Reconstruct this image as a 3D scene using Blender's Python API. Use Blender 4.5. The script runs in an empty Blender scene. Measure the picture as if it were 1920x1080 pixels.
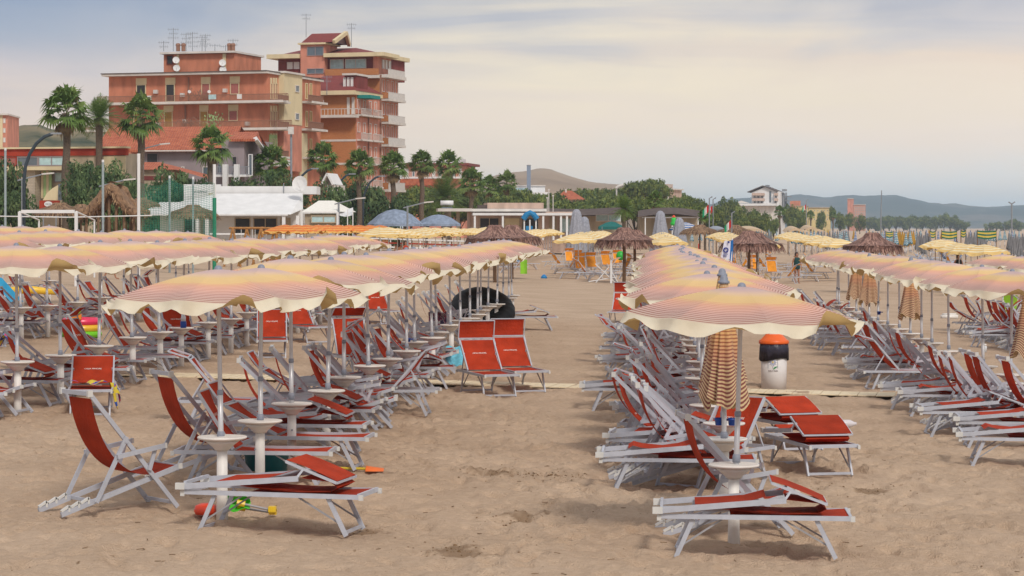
import bpy, math, random
import numpy as np
from mathutils import Vector, Matrix, noise

random.seed(7)
SC = bpy.context.scene
COL = SC.collection
R = math.radians
V = Vector
F, H, HY, CX = 4500.0, 2.7, 425.0, 960.0      # focal length in photo pixels, eye height, horizon row, centre column
DX = 0.0578                                     # the umbrella rows run along (DX, 1)
PI = math.pi

# ------------------------------------------------------------------ mesh builder
class MB:
    def __init__(s):
        s.v, s.f, s.m, s.uv, s.sharp = [], [], [], {}, None
    def quad(s, a, b, c, d, m=0):
        n = len(s.v); s.v += [tuple(a), tuple(b), tuple(c), tuple(d)]; s.f.append((n, n+1, n+2, n+3)); s.m.append(m)
    def poly(s, pts, m=0):
        n = len(s.v); s.v += [tuple(p) for p in pts]; s.f.append(tuple(range(n, n+len(pts)))); s.m.append(m)
    def box(s, o, a, b, c, m=0):
        o, a, b, c = V(o), V(a), V(b), V(c)
        if a.cross(b).dot(c) < 0: a, b = b, a
        n = len(s.v)
        s.v += [tuple(p) for p in (o, o+a, o+a+b, o+b, o+c, o+a+c, o+a+b+c, o+b+c)]
        for q in ((3,2,1,0), (4,5,6,7), (0,1,5,4), (1,2,6,5), (2,3,7,6), (3,0,4,7)):
            s.f.append(tuple(n+i for i in q)); s.m.append(m)
    def cbox(s, c, sx, sy, sz, m=0):            # centre x, y and bottom z
        s.box((c[0]-sx/2, c[1]-sy/2, c[2]), (sx,0,0), (0,sy,0), (0,0,sz), m)
    def bar(s, p, q, w, h, m=0, side=(0,1,0)):  # rectangular bar, w along the side vector, h across
        p, q = V(p), V(q); d = (q-p)
        sd = V(side); sd = (sd - d*(sd.dot(d)/d.length_squared))
        if sd.length < 1e-5: sd = d.orthogonal()
        sd.normalize(); up = d.cross(sd).normalized()
        s.box(p - sd*w/2 - up*h/2, d, sd*w, up*h, m)
    def tube(s, pts, r, n=8, m=0, cap=True):
        pts = [V(p) for p in pts]; rs = r if isinstance(r, (list, tuple)) else [r]*len(pts)
        base = len(s.v); ref = None
        for i, p in enumerate(pts):
            d = (pts[min(i+1, len(pts)-1)] - pts[max(i-1, 0)]).normalized()
            if ref is None: ref = d.orthogonal().normalized()
            ref = (ref - d*ref.dot(d)).normalized(); b = d.cross(ref)
            for k in range(n):
                a = 2*PI*k/n; s.v.append(tuple(p + (ref*math.cos(a) + b*math.sin(a))*rs[i]))
        for i in range(len(pts)-1):
            for k in range(n):
                a, b = base+i*n+k, base+i*n+(k+1) % n
                s.f.append((a, b, b+n, a+n)); s.m.append(m)
        if cap:
            s.f.append(tuple(base+n-1-k for k in range(n))); s.m.append(m)
            e = base+(len(pts)-1)*n; s.f.append(tuple(e+k for k in range(n))); s.m.append(m)
    def lathe(s, c, prof, n=16, m=0, ph=0.0):
        base = len(s.v)
        for r, z in prof:
            for k in range(n):
                a = ph+2*PI*k/n; s.v.append((c[0]+r*math.cos(a), c[1]+r*math.sin(a), c[2]+z))
        for i in range(len(prof)-1):
            for k in range(n):
                a, b = base+i*n+k, base+i*n+(k+1) % n
                s.f.append((a, b, b+n, a+n)); s.m.append(m)
        if prof[0][0] > 1e-4: s.f.append(tuple(base+n-1-k for k in range(n))); s.m.append(m)
        if prof[-1][0] > 1e-4:
            e = base+(len(prof)-1)*n; s.f.append(tuple(e+k for k in range(n))); s.m.append(m)
    def grid(s, fn, nu, nv, m=0, uv=None):      # fn(i/nu, j/nv) -> point ; optional uv(i/nu, j/nv)
        base = len(s.v)
        for j in range(nv+1):
            for i in range(nu+1):
                s.v.append(tuple(fn(i/nu, j/nv)))
                if uv: s.uv[len(s.v)-1] = uv(i/nu, j/nv)
        for j in range(nv):
            for i in range(nu):
                a = base+j*(nu+1)+i
                s.f.append((a, a+1, a+nu+2, a+nu+1)); s.m.append(m)
    def add(s, o, mat=None, moff=0):            # merge another builder
        n = len(s.v)
        s.v += [tuple(mat @ V(p)) for p in o.v] if mat else o.v
        s.f += [tuple(n+i for i in f) for f in o.f]; s.m += [i+moff for i in o.m]
    def mesh(s, name, mats, smooth=False, off=None, sharp=None):
        me = bpy.data.meshes.new(name)
        vs = [(x-off[0], y-off[1], z-off[2]) for x, y, z in s.v] if off is not None else s.v
        me.from_pydata(vs, [], s.f)
        for mt in (mats if isinstance(mats, (list, tuple)) else [mats]): me.materials.append(mt)
        me.polygons.foreach_set('material_index', s.m)
        if s.uv:
            ul = me.uv_layers.new(name='UVMap')
            idx = np.zeros(len(me.loops), int); me.loops.foreach_get('vertex_index', idx)
            dat = np.array([s.uv.get(int(i), (0, 0)) for i in idx], dtype=np.float32).ravel()
            ul.data.foreach_set('uv', dat)
        if smooth: me.polygons.foreach_set('use_smooth', [True]*len(me.polygons))
        if s.sharp:
            for e in me.edges:
                if s.sharp(*e.vertices): e.use_edge_sharp = True
        me.update()
        return me
    def build(s, name, mats, parent=None, smooth=False, world=True):
        off = parent.location if (parent is not None and world) else None
        if parent is not None and parent.parent is not None and world: off = parent.parent.location + parent.location
        o = bpy.data.objects.new(name, s.mesh(name, mats, smooth, off)); COL.objects.link(o)
        if parent is not None: o.parent = parent
        return o

def tag(o, label=None, cat=None, group=None, kind=None):
    if label: o['label'] = label
    if cat: o['category'] = cat
    if group: o['group'] = group
    if kind: o['kind'] = kind
    return o
def empty(name, loc=(0,0,0), rz=0.0, label=None, cat=None, group=None):
    o = bpy.data.objects.new(name, None); COL.objects.link(o); o.empty_display_size = 0.1
    o.location = loc; o.rotation_euler = (0, 0, rz)
    return tag(o, label, cat, group)
def copy_tree(o, parent=None):
    c = o.copy(); COL.objects.link(c); c.parent = parent
    for ch in list(o.children): copy_tree(ch, c)
    return c
class Proto:                                    # the first placing uses the prototype itself, later ones copy it
    def __init__(s, root): s.root, s.used = root, False
    def put(s, loc, rz, label, group=None, scale=1.0, tilt=(0, 0)):
        o = s.root if not s.used else copy_tree(s.root)
        s.used = True
        o.location = loc; o.rotation_euler = (tilt[0], tilt[1], rz); o.scale = (scale,)*3 if not isinstance(scale, tuple) else scale
        o['label'] = label
        if group: o['group'] = group
        return o
def drop_unused(ps):
    for p in ps:
        if not p.used:
            for ch in list(p.root.children_recursive): bpy.data.objects.remove(ch)
            bpy.data.objects.remove(p.root)

# ------------------------------------------------------------------ terrain and pixel rays
def gz(x, y):
    c = x - DX*y
    z = -0.03*(c + 4.0)
    lo = -0.55 + 0.5*max(0.0, min(1.0, (y-90)/90))
    z = max(lo, min(0.9, z))
    return z
def at(px, py, h=0.0):                          # ground point (raised by h) seen at a photo pixel
    z = 0.0
    for _ in range(12):
        Y = F*(H - z - h)/max(py-HY, .5); X = (px-CX)/F*Y
        z = gz(X, Y)
    return V((X, Y, z))
def P(px, py, Y):                               # point at distance Y seen at a photo pixel
    return V(((px-CX)*Y/F, Y, H - (py-HY)*Y/F))
def foot(px, Y):
    X = (px-CX)*Y/F
    return V((X, Y, gz(X, Y)))

class Plane:                                    # an upright wall plane
    def __init__(s, px, Y, yaw):
        s.p = V(((px-CX)*Y/F, Y, 0)); s.d = V((math.cos(yaw), math.sin(yaw), 0)); s.n = V((math.sin(yaw), -math.cos(yaw), 0))
    def t(s, px, out=0.0):
        k = (px-CX)/F; o = s.p + s.n*out
        return (k*o.y - o.x)/(s.d.x - k*s.d.y)
    def z(s, py, px, out=0.0):
        Y = (s.p + s.n*out + s.d*s.t(px, out)).y
        return H - (py-HY)*Y/F
    def pt(s, px, py, out=0.0):
        p = s.p + s.n*out + s.d*s.t(px, out); p.z = s.z(py, px, out); return p
    def rect(s, mb, px0, py0, px1, py1, o0, o1, m=0, ref=None):
        t0, t1 = s.t(px0), s.t(px1); r = ref if ref is not None else (px0+px1)/2
        za, zb = s.z(py1, r), s.z(py0, r)
        o = s.p + s.d*t0 + s.n*o0; o.z = za
        mb.box(o, s.d*(t1-t0), s.n*(o1-o0), (0, 0, zb-za), m)

# ------------------------------------------------------------------ materials
def new_mat(name):
    m = bpy.data.materials.new(name); m.use_nodes = True
    nt = m.node_tree; nt.nodes.clear()
    out = nt.nodes.new('ShaderNodeOutputMaterial')
    return m, nt, out
def mat(name, col, rough=0.6, var=0.12, scale=6.0, bump=0.0, bscale=40.0, metal=0.0, trans=0.0, back=None, spec=0.4, stretch=None, rand=0.0, tcol=None):
    m, nt, out = new_mat(name); N, L = nt.nodes, nt.links
    b = N.new('ShaderNodeBsdfPrincipled'); b.inputs['Roughness'].default_value = rough; b.inputs['Metallic'].default_value = metal
    b.inputs['Specular IOR Level'].default_value = spec
    tc = N.new('ShaderNodeTexCoord'); src = tc.outputs['Object']
    if stretch:
        mp = N.new('ShaderNodeMapping'); mp.inputs['Scale'].default_value = stretch; L.new(src, mp.inputs['Vector']); src = mp.outputs['Vector']
    nz = N.new('ShaderNodeTexNoise'); nz.inputs['Scale'].default_value = scale; nz.inputs['Detail'].default_value = 5; L.new(src, nz.inputs['Vector'])
    rg = N.new('ShaderNodeMapRange'); rg.inputs['From Min'].default_value = .3; rg.inputs['From Max'].default_value = .7
    rg.inputs['To Min'].default_value = 1-var; rg.inputs['To Max'].default_value = 1+var; L.new(nz.outputs['Fac'], rg.inputs['Value'])
    val = rg.outputs['Result']
    if rand:
        oi = N.new('ShaderNodeObjectInfo'); r2 = N.new('ShaderNodeMapRange'); r2.inputs['To Min'].default_value = 1-rand; r2.inputs['To Max'].default_value = 1+rand
        L.new(oi.outputs['Random'], r2.inputs['Value']); mu = N.new('ShaderNodeMath'); mu.operation = 'MULTIPLY'
        L.new(val, mu.inputs[0]); L.new(r2.outputs['Result'], mu.inputs[1]); val = mu.outputs[0]
    vm = N.new('ShaderNodeVectorMath'); vm.operation = 'SCALE'; vm.inputs[0].default_value = col; L.new(val, vm.inputs['Scale'])
    c = vm.outputs['Vector']
    if back:
        g = N.new('ShaderNodeNewGeometry'); mx = N.new('ShaderNodeMix'); mx.data_type = 'RGBA'
        L.new(g.outputs['Backfacing'], mx.inputs[0]); L.new(c, mx.inputs[6]); mx.inputs[7].default_value = (*back, 1); c = mx.outputs[2]
    L.new(c, b.inputs['Base Color'])
    if bump:
        n2 = N.new('ShaderNodeTexNoise'); n2.inputs['Scale'].default_value = bscale; n2.inputs['Detail'].default_value = 4; L.new(src, n2.inputs['Vector'])
        bp = N.new('ShaderNodeBump'); bp.inputs['Strength'].default_value = bump; bp.inputs['Distance'].default_value = .02
        L.new(n2.outputs['Fac'], bp.inputs['Height']); L.new(bp.outputs['Normal'], b.inputs['Normal'])
    if trans:
        tr = N.new('ShaderNodeBsdfTranslucent'); ms = N.new('ShaderNodeMixShader'); ms.inputs[0].default_value = trans
        if tcol: tr.inputs['Color'].default_value = (*tcol, 1)
        else: L.new(c, tr.inputs['Color'])
        L.new(b.outputs[0], ms.inputs[1]); L.new(tr.outputs[0], ms.inputs[2]); L.new(ms.outputs[0], out.inputs[0])
    else: L.new(b.outputs[0], out.inputs[0])
    return m

def stripe_canopy(name, ramp, stripe, freq, w0, w1, v0, v1, back, rand=.06):
    """striped umbrella cloth: u runs from the top (0) to the rim (1)"""
    m, nt, out = new_mat(name); N, L = nt.nodes, nt.links
    uv = N.new('ShaderNodeUVMap'); sx = N.new('ShaderNodeSeparateXYZ'); L.new(uv.outputs[0], sx.inputs[0]); u = sx.outputs[0]
    cr = N.new('ShaderNodeValToRGB'); el = cr.color_ramp.elements
    el[0].position, el[0].color = ramp[0][0], (*ramp[0][1], 1); el[1].position, el[1].color = ramp[-1][0], (*ramp[-1][1], 1)
    for p, c in ramp[1:-1]:
        e = el.new(p); e.color = (*c, 1)
    L.new(u, cr.inputs[0])
    def mth(op, a, b=None):
        n = N.new('ShaderNodeMath'); n.operation = op
        for i, x in enumerate((a, b)):
            if x is None: continue
            if isinstance(x, (int, float)): n.inputs[i].default_value = x
            else: L.new(x, n.inputs[i])
        return n.outputs[0]
    fr = mth('FRACT', mth('MULTIPLY', u, freq))
    wd = N.new('ShaderNodeMapRange'); wd.inputs['From Min'].default_value = v0; wd.inputs['From Max'].default_value = v1
    wd.inputs['To Min'].default_value = w0; wd.inputs['To Max'].default_value = w1; L.new(u, wd.inputs['Value'])
    st = mth('LESS_THAN', fr, wd.outputs[0])
    st = mth('MULTIPLY', st, mth('GREATER_THAN', u, v0))
    mx = N.new('ShaderNodeMix'); mx.data_type = 'RGBA'; L.new(st, mx.inputs[0]); L.new(cr.outputs[0], mx.inputs[6])
    sr = N.new('ShaderNodeValToRGB'); L.new(u, sr.inputs[0]); e = sr.color_ramp.elements
    e[0].position, e[0].color = stripe[0][0], (*stripe[0][1], 1); e[1].position, e[1].color = stripe[1][0], (*stripe[1][1], 1)
    L.new(sr.outputs[0], mx.inputs[7])
    tc = N.new('ShaderNodeTexCoord'); nz = N.new('ShaderNodeTexNoise'); nz.inputs['Scale'].default_value = 3; nz.inputs['Detail'].default_value = 4
    L.new(tc.outputs['Object'], nz.inputs['Vector'])
    oi = N.new('ShaderNodeObjectInfo')
    k = mth('ADD', mth('MULTIPLY', nz.outputs['Fac'], .16), mth('ADD', mth('MULTIPLY', oi.outputs['Random'], 2*rand), .92-rand))
    vm = N.new('ShaderNodeVectorMath'); vm.operation = 'SCALE'; L.new(mx.outputs[2], vm.inputs[0]); L.new(k, vm.inputs['Scale'])
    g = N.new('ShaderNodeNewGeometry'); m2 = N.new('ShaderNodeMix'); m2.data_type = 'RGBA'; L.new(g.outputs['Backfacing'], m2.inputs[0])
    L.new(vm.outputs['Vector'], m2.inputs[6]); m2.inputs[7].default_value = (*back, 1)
    b = N.new('ShaderNodeBsdfPrincipled'); b.inputs['Roughness'].default_value = .85; b.inputs['Specular IOR Level'].default_value = .15
    L.new(m2.outputs[2], b.inputs['Base Color'])
    b.inputs['Sheen Weight'].default_value = .15
    n2 = N.new('ShaderNodeTexNoise'); n2.inputs['Scale'].default_value = 5; L.new(tc.outputs['Object'], n2.inputs['Vector'])
    bp = N.new('ShaderNodeBump'); bp.inputs['Strength'].default_value = .25; bp.inputs['Distance'].default_value = .03; L.new(n2.outputs['Fac'], bp.inputs['Height']); L.new(bp.outputs['Normal'], b.inputs['Normal'])
    tr = N.new('ShaderNodeBsdfTranslucent'); L.new(vm.outputs['Vector'], tr.inputs['Color'])
    ms = N.new('ShaderNodeMixShader'); ms.inputs[0].default_value = .22; L.new(b.outputs[0], ms.inputs[1]); L.new(tr.outputs[0], ms.inputs[2]); L.new(ms.outputs[0], out.inputs[0])
    return m

M = {}
M['alu'] = mat('frame_alu', (.45, .47, .53), .42, .08, 9, spec=.5, rand=.06)
M['alu_dark'] = mat('brace_steel', (.33, .33, .35), .45, .1, 9)
M['cap'] = mat('white_cap', (.62, .62, .60), .5, .06)
M['red'] = mat('red_cloth', (.42, .045, .017), .8, .2, 3.5, .5, 28, spec=.12, trans=.12, rand=.16)
M['orange'] = mat('orange_cloth', (.80, .32, .03), .75, .14, 5, .2, 60, spec=.2, trans=.18, rand=.12)
M['blue_c'] = mat('blue_cloth', (.16, .26, .46), .75, .14, 5, spec=.2, rand=.2)
M['letter'] = mat('white_print', (.85, .82, .78), .7, .03)
M['pole'] = mat('pole_metal', (.56, .57, .60), .38, .1, 4, spec=.6, metal=.25)
M['grey'] = mat('grey_plastic', (.23, .25, .31), .5, .1)
M['white'] = mat('table_plastic', (.76, .73, .69), .45, .09, 5, .08, 20)
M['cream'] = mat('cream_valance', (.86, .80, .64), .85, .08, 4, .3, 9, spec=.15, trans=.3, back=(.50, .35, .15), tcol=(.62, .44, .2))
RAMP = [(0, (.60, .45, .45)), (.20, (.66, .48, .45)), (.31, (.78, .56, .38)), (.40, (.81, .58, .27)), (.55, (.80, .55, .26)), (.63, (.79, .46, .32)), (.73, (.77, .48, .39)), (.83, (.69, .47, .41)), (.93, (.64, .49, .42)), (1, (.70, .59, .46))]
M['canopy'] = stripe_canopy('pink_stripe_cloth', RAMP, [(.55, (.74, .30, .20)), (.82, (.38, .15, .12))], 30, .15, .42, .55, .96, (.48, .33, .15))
M['canopy_shut'] = stripe_canopy('furled_stripe_cloth', [(0, (.62, .42, .30)), (.12, (.80, .55, .24)), (.4, (.78, .47, .20)), (.62, (.66, .38, .22)), (.72, (.70, .52, .30)), (1, (.72, .56, .34))],
                                [(.15, (.58, .24, .08)), (.72, (.26, .09, .08))], 34, .22, .5, .06, .72, (.5, .35, .16))
for n in M['canopy_shut'].node_tree.nodes: pass
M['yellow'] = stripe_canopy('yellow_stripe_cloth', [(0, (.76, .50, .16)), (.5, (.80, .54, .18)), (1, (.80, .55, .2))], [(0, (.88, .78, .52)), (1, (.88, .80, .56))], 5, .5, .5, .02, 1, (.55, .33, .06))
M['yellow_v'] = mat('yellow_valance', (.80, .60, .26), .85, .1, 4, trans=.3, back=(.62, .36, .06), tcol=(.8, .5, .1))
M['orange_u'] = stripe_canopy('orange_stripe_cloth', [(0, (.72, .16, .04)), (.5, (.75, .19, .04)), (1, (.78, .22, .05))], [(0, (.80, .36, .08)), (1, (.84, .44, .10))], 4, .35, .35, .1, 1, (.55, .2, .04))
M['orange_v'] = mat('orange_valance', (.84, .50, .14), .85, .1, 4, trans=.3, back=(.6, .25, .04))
# ------------------------------------------------------------------ camera, sun, sky
cam = bpy.data.cameras.new('camera'); co = bpy.data.objects.new('camera', cam); COL.objects.link(co)
co.location = (0, 0, H); co.rotation_euler = (PI/2, 0, 0)
cam.sensor_width = 36; cam.lens = F/1920*36; cam.shift_y = (HY-540)/1920
cam.clip_end = 30000; cam.clip_start = .5
SC.camera = co
SUN_EL, SUN_AZ = R(43), R(160)                 # azimuth measured from +Y towards +X
sl = bpy.data.lights.new('sun', 'SUN'); so = bpy.data.objects.new('sun', sl); COL.objects.link(so)
sl.energy = 2.2; sl.angle = R(11); sl.color = (1, .93, .84)
sd = V((math.sin(SUN_AZ)*math.cos(SUN_EL), math.cos(SUN_AZ)*math.cos(SUN_EL), math.sin(SUN_EL)))
so.rotation_euler = sd.to_track_quat('Z', 'Y').to_euler()

W = bpy.data.worlds.new('World'); SC.world = W; W.use_nodes = True
nt = W.node_tree; N, L = nt.nodes, nt.links; N.clear()
out = N.new('ShaderNodeOutputWorld'); bg = N.new('ShaderNodeBackground'); L.new(bg.outputs[0], out.inputs[0])
sky = N.new('ShaderNodeTexSky'); sky.sky_type = 'NISHITA'; sky.sun_disc = False; sky.sun_elevation = SUN_EL; sky.sun_rotation = SUN_AZ
sk = N.new('ShaderNodeVectorMath'); sk.operation = 'SCALE'; sk.inputs['Scale'].default_value = .09; L.new(sky.outputs[0], sk.inputs[0])
tc = N.new('ShaderNodeTexCoord'); sp = N.new('ShaderNodeSeparateXYZ'); L.new(tc.outputs['Generated'], sp.inputs[0])
def mth(op, a, b=None, c=None):
    n = N.new('ShaderNodeMath'); n.operation = op
    for i, x in enumerate((a, b, c)):
        if x is None: continue
        if isinstance(x, (int, float)): n.inputs[i].default_value = x
        else: L.new(x, n.inputs[i])
    return n.outputs[0]
def ramp(src, stops):
    r = N.new('ShaderNodeValToRGB'); el = r.color_ramp.elements
    el[0].position, el[0].color = stops[0][0], (*stops[0][1], 1); el[1].position, el[1].color = stops[-1][0], (*stops[-1][1], 1)
    for p, c in stops[1:-1]:
        e = el.new(p); e.color = (*c, 1)
    L.new(src, r.inputs[0]); return r.outputs[0]
def srgb(*c): return tuple((x/255/12.92 if x/255 <= .04045 else ((x/255+.055)/1.055)**2.4) for x in c)
def mixc(f, a, b):
    m = N.new('ShaderNodeMix'); m.data_type = 'RGBA'; L.new(f, m.inputs[0])
    for i, x in ((6, a), (7, b)):
        if isinstance(x, tuple): m.inputs[i].default_value = (*x, 1)
        else: L.new(x, m.inputs[i])
    return m.outputs[2]
def nz(sx, sy, sz, scale=1, detail=6, dist=0., off=0.):
    mp = N.new('ShaderNodeMapping'); mp.inputs['Scale'].default_value = (sx, sy, sz); mp.inputs['Location'].default_value = (off, off*.7, off*.3); L.new(tc.outputs['Generated'], mp.inputs['Vector'])
    n = N.new('ShaderNodeTexNoise'); n.inputs['Scale'].default_value = scale; n.inputs['Detail'].default_value = detail; n.inputs['Distortion'].default_value = dist; n.inputs['Roughness'].default_value = .55
    L.new(mp.outputs[0], n.inputs['Vector']); return n.outputs['Fac']
el_, az = sp.outputs[2], sp.outputs[0]
warp = nz(9, 9, 22, 1, 4, .4, 3.)
e = mth('ADD', mth('MULTIPLY', el_, 1/.094), mth('MULTIPLY', mth('SUBTRACT', warp, .5), .55))
right = mth('MINIMUM', mth('MAXIMUM', mth('MULTIPLY_ADD', az, 2.4, .5), 0), 1)    # 0 at the left of the view, 1 at the right
ES = .5                                         # ramps cover e from 0 to 2
e2 = mth('MULTIPLY', e, ES)
left_c = ramp(e2, [(0, srgb(240, 216, 196)), (.20, srgb(238, 216, 200)), (.33, srgb(208, 198, 200)), (.43, srgb(156, 168, 190)), (.5, srgb(134, 152, 182)), (.7, srgb(165, 174, 192)), (1, srgb(200, 202, 208))])
right_c = ramp(e2, [(0, srgb(228, 242, 246)), (.08, srgb(232, 238, 240)), (.19, srgb(250, 234, 220)), (.30, srgb(248, 230, 210)), (.40, srgb(242, 220, 200)), (.46, srgb(212, 205, 206)), (.52, srgb(184, 184, 196)), (.7, srgb(205, 203, 205)), (1, srgb(220, 218, 216))])
base = mixc(right, left_c, right_c)
# the bright warm break in the clouds a little right of the middle, and thin streaks
gx = mth('MULTIPLY', mth('SUBTRACT', az, .035), 1/.13); gy = mth('MULTIPLY', mth('SUBTRACT', e, .70), 1/.42)
gl = mth('POWER', 2.718, mth('MULTIPLY', mth('ADD', mth('MULTIPLY', gx, gx), mth('MULTIPLY', gy, gy)), -1.0))
st = nz(7, 7, 75, 1, 7, .7, 1.3)
stm = mth('MINIMUM', mth('MAXIMUM', mth('MULTIPLY_ADD', st, 3.2, -1.25), 0), 1)
glow = mth('MULTIPLY', gl, mth('MULTIPLY_ADD', stm, .75, .3))
base = mixc(mth('MINIMUM', glow, 1.0), base, srgb(250, 234, 206))
band = nz(4.5, 4.5, 48, 1, 7, .9, 8.2)
bandm = mth('MULTIPLY', mth('MINIMUM', mth('MAXIMUM', mth('MULTIPLY_ADD', band, 3.8, -1.85), 0), 1), mth('MINIMUM', mth('MAXIMUM', mth('MULTIPLY_ADD', e, 1.6, -.35), 0), 1))
base = mixc(mth('MULTIPLY', bandm, .34), base, srgb(172, 178, 194))
up = mth('MINIMUM', mth('MAXIMUM', mth('MULTIPLY_ADD', el_, 2.2, -.35), 0), 1)
zen = mixc(nz(3, 3, 5, 1, 5, .3, 5.), (.48, .51, .60), (.78, .75, .72))
base = mixc(up, base, zen)
fin = mixc(mth('ADD', 0.9, 0.0), sk.outputs[0], base)
L.new(fin, bg.inputs['Color'])
bg.inputs['Strength'].default_value = 1.1
SC.view_settings.view_transform = 'Standard'; SC.view_settings.look = 'None'; SC.view_settings.gamma = 1; SC.view_settings.exposure = -0.04
SC.cycles.use_denoising = True
SC.cycles.max_bounces = 6; SC.cycles.volume_bounces = 2; SC.cycles.transparent_max_bounces = 6; SC.cycles.caustics_reflective = False; SC.cycles.caustics_refractive = False

# ------------------------------------------------------------------ sand
def sand_mat():
    m, nt, out = new_mat('beach_sand'); N, L = nt.nodes, nt.links
    b = N.new('ShaderNodeBsdfPrincipled'); b.inputs['Roughness'].default_value = .95; b.inputs['Specular IOR Level'].default_value = .1
    tc = N.new('ShaderNodeTexCoord')
    def noise_n(sc, det, st=(1, 1, 1)):
        mp = N.new('ShaderNodeMapping'); mp.inputs['Scale'].default_value = st; L.new(tc.outputs['Object'], mp.inputs[0])
        n = N.new('ShaderNodeTexNoise'); n.inputs['Scale'].default_value = sc; n.inputs['Detail'].default_value = det; L.new(mp.outputs[0], n.inputs['Vector']); return n.outputs['Fac']
    r = N.new('ShaderNodeValToRGB'); e = r.color_ramp.elements
    e[0].position, e[0].color = .25, (.425, .30, .205, 1); e[1].position, e[1].color = .75, (.655, .495, .36, 1)
    mx = N.new('ShaderNodeMath'); mx.operation = 'ADD'
    a = N.new('ShaderNodeMath'); a.operation = 'MULTIPLY'; a.inputs[1].default_value = .55; L.new(noise_n(.55, 6), a.inputs[0])
    c = N.new('ShaderNodeMath'); c.operation = 'MULTIPLY'; c.inputs[1].default_value = .45; L.new(noise_n(14, 5), c.inputs[0])
    L.new(a.outputs[0], mx.inputs[0]); L.new(c.outputs[0], mx.inputs[1]); L.new(mx.outputs[0], r.inputs[0])
    # sparse darker specks of damp grit and straw
    sp = N.new('ShaderNodeMapRange'); sp.inputs['From Min'].default_value = .70; sp.inputs['From Max'].default_value = .80; L.new(noise_n(9, 3, (1, .5, 1)), sp.inputs[0])
    m2 = N.new('ShaderNodeMix'); m2.data_type = 'RGBA'; L.new(sp.outputs[0], m2.inputs[0]); L.new(r.outputs[0], m2.inputs[6]); m2.inputs[7].default_value = (.2, .12, .06, 1)
    da = N.new('ShaderNodeAttribute'); da.attribute_name = 'damp'; dm = N.new('ShaderNodeMath'); dm.operation = 'MULTIPLY'; dm.inputs[1].default_value = .6; L.new(da.outputs['Fac'], dm.inputs[0])
    m3 = N.new('ShaderNodeMix'); m3.data_type = 'RGBA'; L.new(dm.outputs[0], m3.inputs[0]); L.new(m2.outputs[2], m3.inputs[6]); m3.inputs[7].default_value = (.16, .09, .04, 1)
    L.new(m3.outputs[2], b.inputs['Base Color'])
    hs = N.new('ShaderNodeMath'); hs.operation = 'ADD'; L.new(noise_n(7, 6, (1, .6, 1)), hs.inputs[0]); L.new(noise_n(60, 3), hs.inputs[1])
    bp = N.new('ShaderNodeBump'); bp.inputs['Strength'].default_value = .75; bp.inputs['Distance'].default_value = .05; L.new(hs.outputs[0], bp.inputs['Height']); L.new(bp.outputs[0], b.inputs['Normal'])
    L.new(b.outputs[0], out.inputs[0]); return m
M['sand'] = sand_mat()
DUG = [at(930, 884), at(1040, 893), at(985, 965), at(850, 1024), at(1630, 915), at(690, 990)]
DAMP = [(at(925, 880), .34, .5), (at(1040, 893), .36, .45), (at(985, 966), .4, .35), (at(850, 1024), .36, .4), (at(1632, 916), .42, .5), (at(690, 992), .26, .3), (at(940, 975), .3, .2), (at(1100, 878), .3, .25), (at(1450, 990), .3, .3), (at(880, 1032), .5, .2)]
STEPS = {}
rs = random.Random(77)
def step_at(x, y, a):
    STEPS.setdefault((int(x//.5), int(y//.5)), []).append((x, y, math.cos(a), math.sin(a), rs.uniform(.7, 1.2)))
for _ in range(150):                            # trails of footprints
    x, y, a = rs.uniform(-7, 9), rs.uniform(17, 44), rs.choice((PI/2, PI/2, -PI/2, 0, PI, rs.random()*6))+rs.uniform(-.5, .5)
    if rs.random() < .5: x = rs.uniform(-2.2, 2.0)+DX*y
    for i in range(rs.randint(8, 26)):
        a += rs.uniform(-.12, .12); x += math.cos(a)*.62; y += math.sin(a)*.62; sg = .1 if i % 2 else -.1
        step_at(x-math.sin(a)*sg, y+math.cos(a)*sg, a+rs.uniform(-.2, .2))
def steps_h(x, y):
    z = 0; ci, cj = int(x//.5), int(y//.5)
    for i in (ci-1, ci, ci+1):
        for j in (cj-1, cj, cj+1):
            for (sx, sy, c, s, k) in STEPS.get((i, j), ()):
                dx, dy = x-sx, y-sy; u, w = (dx*c+dy*s)/.15, (-dx*s+dy*c)/.075; q = u*u+w*w
                if q < 6: z += k*(.024*math.exp(-(q-2.2)**2*.8) - .05*math.exp(-q*.9))
    return z
def sand_h(x, y):
    z = gz(x, y)
    if y > 90 or y < 10: return z
    k = 1.0 if y < 45 else max(0, 1-(y-45)/45)
    n = noise.noise(V((x*.7, y*.6, 0)))*.04
    n += noise.noise(V((x*2.1+5, y*1.7, 3)))*.04
    n -= max(0, noise.noise(V((x*4.3, y*3.3, 7)))-.08)*.12        # scuffed foot hollows
    n += noise.noise(V((x*8.5, y*6.5, 1)))*.016
    if y < 46: n += steps_h(x, y)
    for d in DUG:
        q = ((x-d.x)/.55)**2+((y-d.y)/.75)**2
        if q < 4: n += math.exp(-q)*(.03*noise.noise(V((x*14, y*14, 2)))-.015)
    return z+n*k
ts = [-3, -2, -1.2, -.8, -.55, -.4, -.3] + [-.24+.48*i/520 for i in range(521)] + [.3, .4, .55, .8, 1.2, 2, 3]
ys = [-10, -2, 4, 9, 12, 14, 15.5]; y = 16.4
while y < 95: ys.append(y); y += max(.05, .0034*(y-2)*1.1) if y > 34 else .055
y = 96
while y < 5600: ys.append(y); y *= 1.12
ys.append(5600)
vs = []
for yy in ys:
    for t in ts:
        x = t*(yy+15) if yy < 400 else max(-2300, min(2300, t*(yy+15)))
        vs.append((x, yy, sand_h(x, yy)))
nx = len(ts); fs = [(j*nx+i, j*nx+i+1, (j+1)*nx+i+1, (j+1)*nx+i) for j in range(len(ys)-1) for i in range(nx-1)]
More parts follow.
